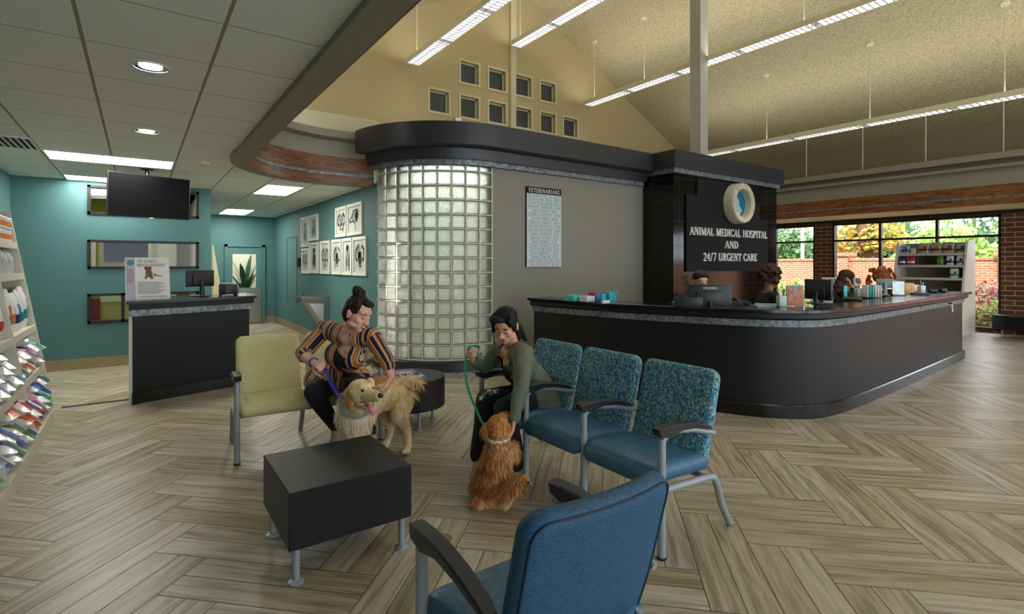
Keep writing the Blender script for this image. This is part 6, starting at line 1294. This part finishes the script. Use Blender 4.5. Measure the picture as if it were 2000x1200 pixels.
# ---------------------------------------------------------------- golden dog
def furmat(nm, stops, sc=18, rough=.75):
    m = bpy.data.materials.new(nm); m.use_nodes = True; nt = m.node_tree; b = nt.nodes['Principled BSDF']; tc = nt.nodes.new('ShaderNodeTexCoord'); n = nt.nodes.new('ShaderNodeTexNoise'); n.inputs['Scale'].default_value = sc; n.inputs['Detail'].default_value = 5
    nt.links.new(tc.outputs['Object'], n.inputs['Vector']); nt.links.new(ramp(nt, n.outputs[0], stops), b.inputs['Base Color']); b.inputs['Roughness'].default_value = rough; b.inputs['Specular IOR Level'].default_value = .25; return m
M['nose'] = mat('dog_nose', (34, 30, 32), .35); M['tongue'] = mat('tongue', (214, 120, 136), .35); M['dogeye'] = mat('dog_eye', (24, 14, 10), .08); M['gum'] = mat('dark_gum', (48, 30, 32), .4)
def golden():
    T_ = thing('dog', 'golden retriever with open mouth standing in front of the woman in stripes', 'dog'); g1 = furmat('golden_fur', [(.3, (222, 188, 132)), (.7, (244, 222, 176))]); g2 = furmat('cream_fur', [(.3, (236, 214, 174)), (.7, (248, 236, 208))]); g3 = furmat('deep_golden_fur', [(.3, (176, 124, 66)), (.7, (212, 164, 100))])
    o = Org(); W_ = at
    sk_ = W_(703, 764, 3.55); ns = W_(741, 774, 3.42); mz = (ns - sk_).normalized()
    o.ell(sk_, (.082, .09, .08), rotto(mz)); o.ell(sk_ + V((0, 0, .012)) + mz * .03, (.07, .07, .062), rotto(mz)); o.cap([sk_ + mz * .05 + V((0, 0, -.008)), sk_ + mz * .115 + V((0, 0, -.012)), ns - mz * .012 + V((0, 0, -.004))], [.054, .043, .032]); o.ell(ns + V((0, 0, -.012)) - mz * .01, (.028, .024, .02), rotto(mz))
    jaw = (W_(730, 806, 3.45) - W_(708, 786, 3.56)).normalized(); j0 = W_(708, 788, 3.57); o.cap([j0, j0 + jaw * .06, j0 + jaw * .112], [.034, .026, .018]); o.cap([j0 - mz * .02, sk_ + V((0, 0, -.05))], [.042, .05])
    br = lambda a: W_(*a)
    for sx in (-1, 1): s_ = mz.cross(V((0, 0, 1))).normalized() * sx; o.ell(sk_ + mz * .062 + s_ * .035 + V((0, 0, .04)), (.02, .02, .014))
    o.cap([W_(700, 772, 3.62), W_(694, 792, 3.74), W_(695, 812, 3.80)], [.085, .105, .13]); o.cap([W_(692, 815, 3.78), W_(695, 846, 3.80)], [.13, .105]); o.ell(W_(700, 800, 3.86), (.14, .16, .15), rotto(V((.5, .8, 0))))
    o.cap([W_(700, 790, 3.85), W_(728, 772, 4.02), W_(752, 768, 4.16), W_(770, 771, 4.28)], [.145, .135, .125, .12]); o.ell(W_(774, 778, 4.29), (.115, .14, .125), rotto(V((.5, .8, 0))))
    for (px, dd) in ((679, 3.76), (708, 3.80)): q = W_(px, 850, dd); o.cap([W_(px, 828, dd + .03), q, V((q.x, q.y, .14)), V((q.x, q.y, .04))], [.065, .05, .034, .032]); o.cap([V((q.x, q.y, .032)), V((q.x - .01, q.y - .05, .026))], [.036, .03])
    o.cap([W_(783, 785, 4.25), W_(779, 812, 4.16), W_(793, 834, 4.22), W_(797, 858, 4.19), W_(796, 874, 4.19)], [.105, .072, .037, .028, .03]); o.cap([W_(796, 877, 4.2), W_(794, 881, 4.14)], [.028, .026]); [o.cap([W_(795, 880, 4.16), W_(793 + q, 884, 4.07)], [.014, .012]) for q in (-5, -1, 3)]
    o.cap([W_(757, 785, 4.35), W_(752, 815, 4.30), W_(763, 836, 4.36), W_(759, 855, 4.36), W_(754, 864, 4.36)], [.09, .06, .034, .027, .03]); o.cap([W_(754, 866, 4.36), W_(750, 869, 4.29)], [.034, .03])
    o.cap([W_(778, 752, 4.32), W_(790, 744, 4.34), W_(806, 744, 4.34), W_(822, 750, 4.33)], [.04, .035, .026, .014])
    for c, r, dr in ((W_(683, 780, 3.53), (.024, .044, .072), V((.25, -.9, -.1))), (W_(722, 752, 3.66), (.02, .036, .05), V((.6, -.5, -.1)))): o.ell(c, r, rotto(dr))
    lo = lambda p: (p - V(sk_)).dot(mz)
    nose = inell(ns + mz * .012 + V((0, 0, .006)), (.021, .024, .017), rotto(mz)); gum = inell(W_(722, 792, 3.47), (.05, .09, .014), rotto(W_(738, 799, 3.42) - W_(706, 784, 3.52)))
    ear = inell(W_(683, 780, 3.53), (.045, .055, .085), rotto(V((.25, -.9, -.1)))); back = W_(730, 745, 4.0)
    def paint(p):
        if nose(p): return 3
        if gum(p): return 4
        if ear(p): return 2
        if p.z > .56 and p.y > 3.62 and (p - V(sk_)).length > .13: return 2 if p.z > .6 else 0
        d = (p - W_(695, 830, 3.68)).length
        if d < .2 and p.z < .55: return 1
        if p.z < .12: return 1
        return 0
    bd = o.build('body', [g1, g2, g3, M['nose'], M['gum']], T_, .0055, 3, paint)
    flow = lambda p: V((.35, .5, -1.0)) if p.z > .5 else V((.05, .1, -1))
    rump = V((W_(770, 780, 4.2)))
    def ln_(p):
        if (p - sk_).length < .14: return .014
        if p.z < .25: return .02
        if (p - W_(800, 748, 4.34)).length < .13: return .10
        if (p - W_(692, 830, 3.7)).length < .22: return .05
        return .032
    def pick(p, rn):
        q = paint(p); q = q if q < 3 else 0
        if q == 0 and rn.random() < .25: return rn.choice((1, 2))
        return q
    hd = lambda p: not (nose(p) or gum(p) or (p - (ns - mz * .02)).length < .06)
    strands('fur', bd, None, 15000, ln_, .006, flow, T_, 3, .3, hd, mats=[g1, g2, g3], pick=pick)
    s_ = mz.cross(V((0, 0, 1))).normalized()
    for sx, c in ((-1, W_(717, 766, 3.47)), (1, W_(735, 757, 3.50))):
        pass
    for sx in (-1, 1):
        c = sk_ + mz * .082 + s_ * .037 * sx + V((0, 0, .022)); e = Org(); e.ell(c, .0125); e.build('eye', M['dogeye'], T_, .003, 1)
    e = Org(); e.ell(ns + mz * .012 + V((0, 0, .004)), (.020, .017, .016), rotto(mz)); e.build('nose', M['nose'], T_, .004, 1)
    e = Org(); e.cap([j0 + jaw * .05 + V((0, 0, .022)), j0 + jaw * .105 + V((0, 0, .022)), j0 + jaw * .15 + V((0, 0, -.002))], [.016, .021, .018], .45, s_); e.build('tongue', M['tongue'], T_, .004, 2)
    mb = MB(); cc = W_(697, 788, 3.66); ax = (W_(694, 800, 3.72) - sk_).normalized(); x = ax.orthogonal().normalized(); y = ax.cross(x); mb.tube([cc + (x * cos(a) + y * sin(a)) * .112 for a in [2 * pi * k / 26 for k in range(27)]], .007, 6); mb.build('collar', M['greyc'], T_)
golden()
# ---------------------------------------------------------------- the woman in the green cardigan
M['olive'] = mat('olive_knit', (104, 110, 88), .85, bump=.15, bscale=120, vary=.06, vscale=10); M['tan_shoe'] = mat('tan_suede', (196, 146, 92), .7)
def woman_cardigan():
    T_ = thing('person', 'woman in olive cardigan and black trousers bending from the patterned bench', 'person'); sk = skin('warm_skin', (216, 162, 132)); hc = at(987, 636, 3.70); fwd = V((-.74, -.50, -.50)).normalized(); R = rotto(fwd, V((-.12, -.12, 1)))
    shN, shF = at(1022, 692, 3.62), at(973, 684, 4.0); nk = at(1001, 676, 3.84); ch = at(1009, 715, 3.88); wa = at(1028, 752, 3.98)
    elN, wrN = at(1018, 758, 3.52), at(1003, 822, 3.42); elF, wrF = at(949, 717, 4.02), at(925, 706, 3.86)
    hpN, hpF = at(1042, 778, 3.92), at(1040, 772, 4.14); knF, anF = at(950, 782, 3.82), at(939, 888, 3.80); knN, anN = at(986, 800, 3.60), at(1006, 900, 3.70)
    sa = (shF - shN).normalized(); tz = (nk - wa).normalized(); fr = sa.cross(tz); fr = fr if fr.x < 0 else -fr; TR = Matrix((sa, fr, tz)).transposed()
    b = Org(); P, paint = head(b, hc, R, 1.0, 1.06)
    b.cap([nk + V((0, 0, -.03)), (nk + hc) / 2, hc + R @ V((0, -.015, -.05))], [.058, .05, .05]); b.cap([shN, nk + V((0, 0, -.05)), shF], [.05, .065, .05]); b.ell(ch, (.14, .095, .15), TR); b.ell(wa, (.13, .1, .13), TR)
    b.cap([shN, elN, wrN], [.048, .04, .026]); b.cap([shF, elF, wrF], [.048, .038, .025])
    hN = hand(b, wrN, at(1000, 845, 3.36) - wrN, V((-.9, .1, -.2)), 1, (.3, .35, .3)); hF = hand(b, wrF, at(908, 697, 3.82) - wrF + V((0, 0, .06)), V((.1, -.5, .6)), -1, (1.0, 1.1, .7))
    for h_, k_, a_ in ((hpN, knN, anN), (hpF, knF, anF)): b.cap([h_, k_, a_, V((a_.x, a_.y, .06))], [.07, .05, .032, .032])
    b.cap([hpN, hpF], [.1, .1])
    b.build('body', [sk, M['lip'], M['brow'], M['lip']], T_, .0046, 3, paint)
    g = Org(); g.cap([shN, elN * .5 + shN * .5, elN, elN * .4 + wrN * .6, wrN * .92 + elN * .08], [.072, .066, .056, .046, .042]); g.cap([shF, elF, wrF * .9 + elF * .1], [.066, .054, .04]); g.cap([shN, nk + V((.02, 0, -.05)), shF], [.072, .08, .068])
    g.ell(ch - fr * .02, (.172, .13, .18), TR); g.ell(wa - fr * .04, (.165, .135, .19), TR); g.cap([hpN - fr * .03, hpF - fr * .03], [.15, .15]); g.cap([wa - fr * .05, hpN + V((.08, -.02, -.03))], [.14, .13])
    op = [inell(ch + fr * .16 - tz * .1, (.075, .13, .32), TR), inell(nk + fr * .07 + tz * .0, (.07, .1, .1), TR), inell(nk + tz * .05, (.062, .075, .07), TR)]
    g.build('olive_cardigan', M['olive'], T_, .0075, 4, cut=lambda p: any(f(p) for f in op), noise=.022, nsize=.07)
    v = Org(); v.ell(ch - tz * .03, (.155, .112, .13), TR); v.ell(wa, (.148, .118, .16), TR); v.cap([hpN, hpF], [.12, .12]); v.build('black_top', M['cloth_black'], T_, .008, 4, cut=lambda p: (p - ch).dot(tz) > .055 and (p - ch).dot(fr) > 0)
    l = Org(); l.cap([hpN, hpF], [.122, .122])
    for h_, k_, a_ in ((hpN, knN, anN), (hpF, knF, anF)): l.cap([h_, h_ * .5 + k_ * .5, k_, k_ * .5 + a_ * .5, a_ + V((0, 0, .0))], [.108, .096, .08, .074, .078])
    tr = l.build('black_trousers', M['cloth_black'], T_, .008, 4, noise=.012, nsize=.08)
    fl = [(M['rosy'], [(948, 768), (962, 763), (972, 762)]), (M['paper'], [(955, 764), (966, 766), (940, 778)]), (M['leash_green'], [(969, 766), (945, 772), (958, 770)])]
    for m_, pts in fl:
        mb = MB()
        for k, (px, py) in enumerate(pts):
            c = at(px, py, 3.70 + .0 * k); hit = None; dr = (c - V((0, 0, HC))).normalized(); ok, loc, nor, _ = tr.ray_cast(V((0, 0, HC)), dr)
            if not ok: continue
            x = nor.orthogonal().normalized(); y = nor.cross(x); mb.add([loc + nor * .003 + (x * cos(a) + y * sin(a)) * (.016 * (1 + .45 * cos(5 * a))) for a in [2 * pi * q / 20 for q in range(20)]], [list(range(20))])
        if mb.v: mb.build('embroidered_flower', m_, T_, 0)
    shoe('tan_shoe', anF, anF + V((-.12, -.1, -.08)), M['tan_shoe'], T_, .9, .02); shoe('tan_shoe', anN, anN + V((-.15, -.02, -.08)), M['tan_shoe'], T_, .9, .02)
    hr = Org(); e = lambda p, r: hr.ell(P(*p), r, R)
    e((0, -.022, .048), (.088, .098, .084)); e((0, -.055, .0), (.078, .06, .08)); e((-.055, .02, .06), (.034, .055, .05)); e((.055, .02, .06), (.034, .055, .05)); e((.03, .06, .09), (.055, .038, .02)); e((-.072, .015, .01), (.014, .034, .045)); e((.072, .022, .0), (.014, .03, .06))
    hr.cap([P(0, -.09, -.01), P(0, -.115, -.05), P(0, -.12, -.12) + V((.05, 0, 0)), P(0, -.11, -.19) + V((.10, -.01, -.02))], [.045, .04, .036, .016]); hr.cap([P(-.03, -.08, -.04), P(-.05, -.08, -.12), P(-.06, -.06, -.17)], [.026, .018, .008])
    face = inell(P(0, .08, -.025), (.068, .07, .09), R); hr.build('hair', hairmat('black_hair', (14, 12, 13), (30, 26, 28)), T_, .006, 3, cut=face, noise=.006, nsize=.03)
    mb = MB(); mb.tube(curve([P(.04, .07, .09), P(.02, .1, .06), P(-.01, .112, .03), P(-.05, .1, .0)]), [.0022] * 19, 6); mb.tube(curve([P(.066, .06, .06), P(.074, .06, 0), P(.07, .07, -.07), P(.066, .075, -.12)]), [.004] * 19, 6); mb.build('loose_strand', M['brow'], T_)
    return hF
hF_ = woman_cardigan()
hp = hF_(0, .07, .03); mb = MB(); ribbon(mb, curve([hp + V((.05, -.02, .03)), hp + V((.02, -.03, .05)), hp + V((-.02, 0, .04)), hp + V((-.035, .02, -.03)), at(908, 725, 3.80), at(916, 765, 3.72), at(930, 800, 3.62), at(942, 826, 3.50), at(952, 838, 3.44)]), .017, RGT + V((0, 0, .3))); ribbon(mb, curve([hp + V((.06, -.04, .0)), hp + V((.03, -.05, -.02)), hp + V((.02, -.02, -.05)), hp + V((.05, .0, -.07))]), .017, V((0, 0, 1))); tag(mb.build('leash', M['leash_green']), 'green leash from the cardigan woman\'s raised hand to the brown dog', 'leash')
def brown_dog():
    T_ = thing('dog', 'small chestnut brown long-haired dog sitting up with its back to the viewer', 'dog'); c1 = furmat('chestnut_fur', [(.3, (176, 112, 58)), (.7, (214, 150, 88))], 24); c2 = furmat('light_chestnut_fur', [(.3, (206, 154, 100)), (.7, (230, 188, 140))], 24); c3 = furmat('deep_chestnut_fur', [(.3, (140, 80, 40)), (.7, (184, 114, 62))], 24)
    W_ = at; o = Org(); hd = W_(972, 832, 3.33); ns = W_(984, 812, 3.44); mz = (ns - hd).normalized()
    o.ell(hd, (.068, .075, .066), rotto(mz)); o.cap([hd, hd * .4 + ns * .6, ns], [.062, .038, .022]); o.cap([hd, W_(974, 856, 3.32), W_(972, 880, 3.32)], [.06, .068, .088])
    o.cap([W_(974, 880, 3.33), W_(966, 915, 3.32), W_(960, 948, 3.32), W_(957, 962, 3.33)], [.088, .106, .12, .118]); o.ell(W_(940, 955, 3.34), (.06, .1, .08)); o.ell(W_(984, 955, 3.34), (.06, .1, .08))
    for px, dd in ((936, 3.27), (984, 3.25)): q = gz(px, 984, .03); o.cap([W_(px, 958, 3.3), V((q.x, q.y, .03)), V((q.x - .02, q.y + .03, .03))], [.06, .036, .032])
    o.cap([W_(995, 880, 3.38), W_(1006, 890, 3.45), W_(1003, 868, 3.48)], [.05, .036, .026]); o.cap([W_(978, 872, 3.42), W_(985, 858, 3.52)], [.045, .03])
    o.cap([W_(966, 962, 3.24), W_(990, 952, 3.2), W_(1010, 940, 3.17), W_(1026, 931, 3.15)], [.036, .032, .026, .012]); o.ell(W_(951, 842, 3.32), (.022, .035, .055), rotto(V((-.8, .2, 0)))); o.ell(W_(990, 838, 3.33), (.02, .03, .045), rotto(V((.8, -.2, 0))))
    light = [inell(W_(1000, 880, 3.35), (.07, .12, .1)), inell(W_(984, 984, 3.25), (.07, .1, .035)), inell(W_(936, 984, 3.25), (.05, .1, .03))]; dark = [inell(W_(955, 925, 3.2), (.05, .1, .03)), inell(W_(950, 960, 3.2), (.06, .1, .04))]
    def paint(p): return 1 if any(f(p) for f in light) else (2 if any(f(p) for f in dark) else 0)
    bd = o.build('body', [c1, c2, c3], T_, .006, 3, paint)
    def ln_(p):
        if (p - hd).length < .09: return .02
        if (p - W_(1005, 942, 3.18)).length < .11: return .085
        return .04 if p.z > .1 else .028
    def pick(p, rn): q = paint(p); return rn.choice((0, 0, 1, 2)) if q == 0 else q
    strands('fur', bd, None, 13000, ln_, .006, lambda p: V((.05, -.1, -1)), T_, 5, .35, mats=[c1, c2, c3], pick=pick)
    mb = MB(); cc = W_(973, 855, 3.32); ax = V((.05, .1, -1)).normalized(); x = ax.orthogonal().normalized(); y = ax.cross(x); ribbon(mb, [cc + (x * cos(a) + y * sin(a)) * .074 for a in [2 * pi * k / 26 for k in range(27)]], .02, ax, .004); mb.build('collar', M['paper'], T_)
    e = Org(); e.ell(ns + mz * .015, .015); e.build('nose', M['nose'], T_, .004, 1)
brown_dog()
# ---------------------------------------------------------------- people behind the counter
def desk_person(label, hpos, fwd, skc, hair, top, hairf, lean=.1, phone=False, glasses=False, wide=1.0):
    T_ = thing('person', label, 'person'); sk = skin('skin_' + hair.name, skc); fwd = V(fwd).normalized(); R = rotto(fwd, (0, 0, 1)); b = Org(); P, paint = head(b, hpos, R, 1., wide)
    f2 = V((fwd.x, fwd.y, 0)).normalized(); rt = f2.cross(V((0, 0, 1))); nk = hpos + V((0, 0, -.16)) - f2 * .04; ch = nk + V((0, 0, -.2)) - f2 * .02; wa = ch + V((0, 0, -.25)) - f2 * .05; hp = V((wa.x, wa.y, .66)) - f2 * .04
    b.cap([hpos + R @ V((0, -.015, -.05)), nk], [.05, .052]); shs = [nk + rt * .17 * s_ + V((0, 0, -.06)) for s_ in (-1, 1)]; b.cap([shs[0], nk + V((0, 0, -.04)), shs[1]], [.05, .06, .05])
    TR = Matrix((rt, f2, V((0, 0, 1)))).transposed(); b.ell(ch, (.15, .1, .17), TR); b.ell(wa, (.14, .1, .16), TR); b.cap([hp - rt * .08, hp + rt * .08], [.1, .1])
    els = []; wrs = []
    for s_, sh in zip((-1, 1), shs):
        if phone and s_ == 1: el = sh + V((0, 0, -.2)) + f2 * .12 + rt * .05; wr = P(.085, .06, -.06) - V((0, 0, .03))
        else: el = sh + V((0, 0, -.27)) + f2 * .04 + rt * .03 * s_; wr = el + f2 * .22 + V((0, 0, -.0)) - rt * .08 * s_; wr.z = max(wr.z, .82)
        els.append(el); wrs.append(wr); b.cap([sh, el, wr], [.045, .038, .025]); hand(b, wr, (wr - el).normalized() if not (phone and s_ == 1) else V((0, 0, 1)) - f2 * .2, V((0, 0, -1)) if not (phone and s_ == 1) else -rt, -s_, (.4, .4, .3) if not (phone and s_ == 1) else (.9, .9, .6))
        k_ = hp + f2 * .4 + rt * .1 * s_; a_ = V((k_.x, k_.y, .34)) - f2 * .05; b.cap([hp + rt * .08 * s_, k_, a_, a_ + f2 * .12], [.08, .055, .036, .03])
    b.build('body', [sk, M['lip'], M['brow'], M['lip']], T_, .006, 3, paint)
    g = Org(); g.cap([shs[0], nk + V((0, 0, -.06)), shs[1]], [.062, .066, .062]); g.ell(ch, (.168, .12, .185), TR); g.ell(wa, (.16, .122, .19), TR); g.cap([hp - rt * .08, hp + rt * .08], [.115, .115])
    for sh, el, wr in zip(shs, els, wrs): g.cap([sh, el, el * .15 + wr * .85], [.058, .05, .038])
    ho = inell(nk + V((0, 0, .02)) + f2 * .02, (.062, .07, .06), TR); g.build('top', top, T_, .01, 3, cut=ho, noise=.01, nsize=.06)
    l = Org(); l.cap([hp - rt * .08, hp + rt * .08], [.118, .118])
    for s_ in (-1, 1): k_ = hp + f2 * .4 + rt * .1 * s_; a_ = V((k_.x, k_.y, .34)) - f2 * .05; l.cap([hp + rt * .08 * s_, k_, a_], [.1, .07, .055])
    l.build('trousers', M['cloth_black'], T_, .012, 2); h = Org(); hairf(h, P, R); face = inell(P(0, .085, -.03), (.064, .07, .088), R); h.build('hair', hair, T_, .008, 2, cut=face, noise=.03 if 'curl' in hair.name else .012, nsize=.025)
    if glasses:
        mb = MB()
        for s_ in (-1, 1): mb.tube([P(s_ * .031 + .022 * cos(a), .098, .0 + .016 * sin(a)) for a in [2 * pi * k / 14 for k in range(15)]], .002, 5); mb.tube([P(s_ * .053, .097, .004), P(s_ * .08, .0, .004)], .002, 5)
        mb.build('glasses', M['ink'], T_)
    if phone: mb = MB(); mb.tube([P(.088, .04, .03), P(.1, .05, -.02), P(.085, .075, -.075)], [.018, .013, .016], 10); mb.build('telephone_handset', M['pad'], T_)
    return T_, hp
def he(lst): return lambda h, P, R: [h.ell(P(*p), r, R) for p, r in lst]
short = he([((0, -.02, .055), (.084, .096, .078)), ((0, -.05, .01), (.078, .06, .07)), ((0, .05, .095), (.06, .04, .03)), ((-.05, .01, .07), (.04, .06, .045)), ((.05, .01, .07), (.04, .06, .045))])
def curly(seed, rx, down, vol):
    def f(h, P, R):
        rn = random.Random(seed); h.ell(P(0, -.03, .04), (.088 * vol, .1 * vol, .09 * vol), R)
        for k in range(70):
            a = rn.uniform(0, 2 * pi); q = rn.uniform(-down, 1); z = .04 + .1 * q * vol; rr = (1 - max(0, q) ** 2) ** .5; x, y = rx * vol * rr * cos(a), -.035 + rx * 1.05 * vol * rr * sin(a)
            if y > .02 and z < .07 and abs(x) < .075: continue
            h.ell(P(x, y, z), rn.uniform(.018, .03), R)
    return f
long_ = lambda h, P, R: (he([((0, -.025, .05), (.088, .1, .082)), ((-.055, .02, .05), (.035, .055, .06)), ((.055, .02, .05), (.035, .055, .06)), ((0, -.06, -.03), (.1, .07, .11)), ((0, -.08, -.12), (.13, .07, .1)), ((0, -.08, -.2), (.14, .06, .08)), ((-.075, .0, -.06), (.03, .04, .09))])(h, P, R))
M['hair_brown'] = hairmat('dark_wavy_hair', (36, 24, 20), (70, 46, 36)); M['hair_curl'] = hairmat('curly_dark_hair', (34, 20, 16), (84, 50, 36), 60); M['hair_red'] = hairmat('curly_copper_hair', (112, 56, 24), (168, 94, 44), 60); M['hair_blk'] = hairmat('short_black_hair', (26, 20, 18), (62, 48, 42)); M['navy_top'] = mat('navy_top', (30, 32, 44), .85); M['blk_top'] = mat('black_tunic', (22, 22, 24), .85)
ppl = [('man with short dark hair and glasses behind the wide monitor', at(1368, 550, 6.1), (-.45, -.85, -.2), (214, 166, 138), M['hair_blk'], M['navy_top'], short, dict(glasses=True), 'blue'),
       ('woman with dark curly hair and black top in profile beside the pen cup', at(1507, 543, 6.5), (.84, -.60, -.28), (150, 96, 70), M['hair_curl'], M['blk_top'], curly(1, .1, .8, 1.12), {}, 'black'),
       ('woman with long dark hair talking on a desk telephone', at(1655, 545, 7.5), (.55, -.92, -.22), (206, 152, 122), M['hair_brown'], M['blk_top'], long_, dict(phone=True), 'black'),
       ('woman with long copper curls facing away near the clear acrylic stand', at(1722, 545, 8.4), (.93, .1, -.4), (224, 180, 156), M['hair_red'], M['navy_top'], curly(2, .13, 2.2, 1.4), {}, 'black')]
M['cobalt'] = mat('cobalt_seat', (30, 84, 190), .6)
for k, (lb, hp_, fw, skc, hm, tp, hf, kw, cc) in enumerate(ppl):
    _, hp = desk_person(lb, hp_, fw, skc, hm, tp, hf, **kw); f2 = V((fw[0], fw[1], 0)).normalized(); c = hp - f2 * .0
    office_chair(['cobalt blue', 'black', 'black', 'black'][k] + ' office chair under the ' + ['man with glasses', 'woman with dark curls', 'woman on the telephone', 'woman with copper curls'][k], (c.x, c.y, -.11 + .0), math.atan2(f2.y, f2.x) + pi / 2, M['cobalt'] if k == 0 else M['pad'])
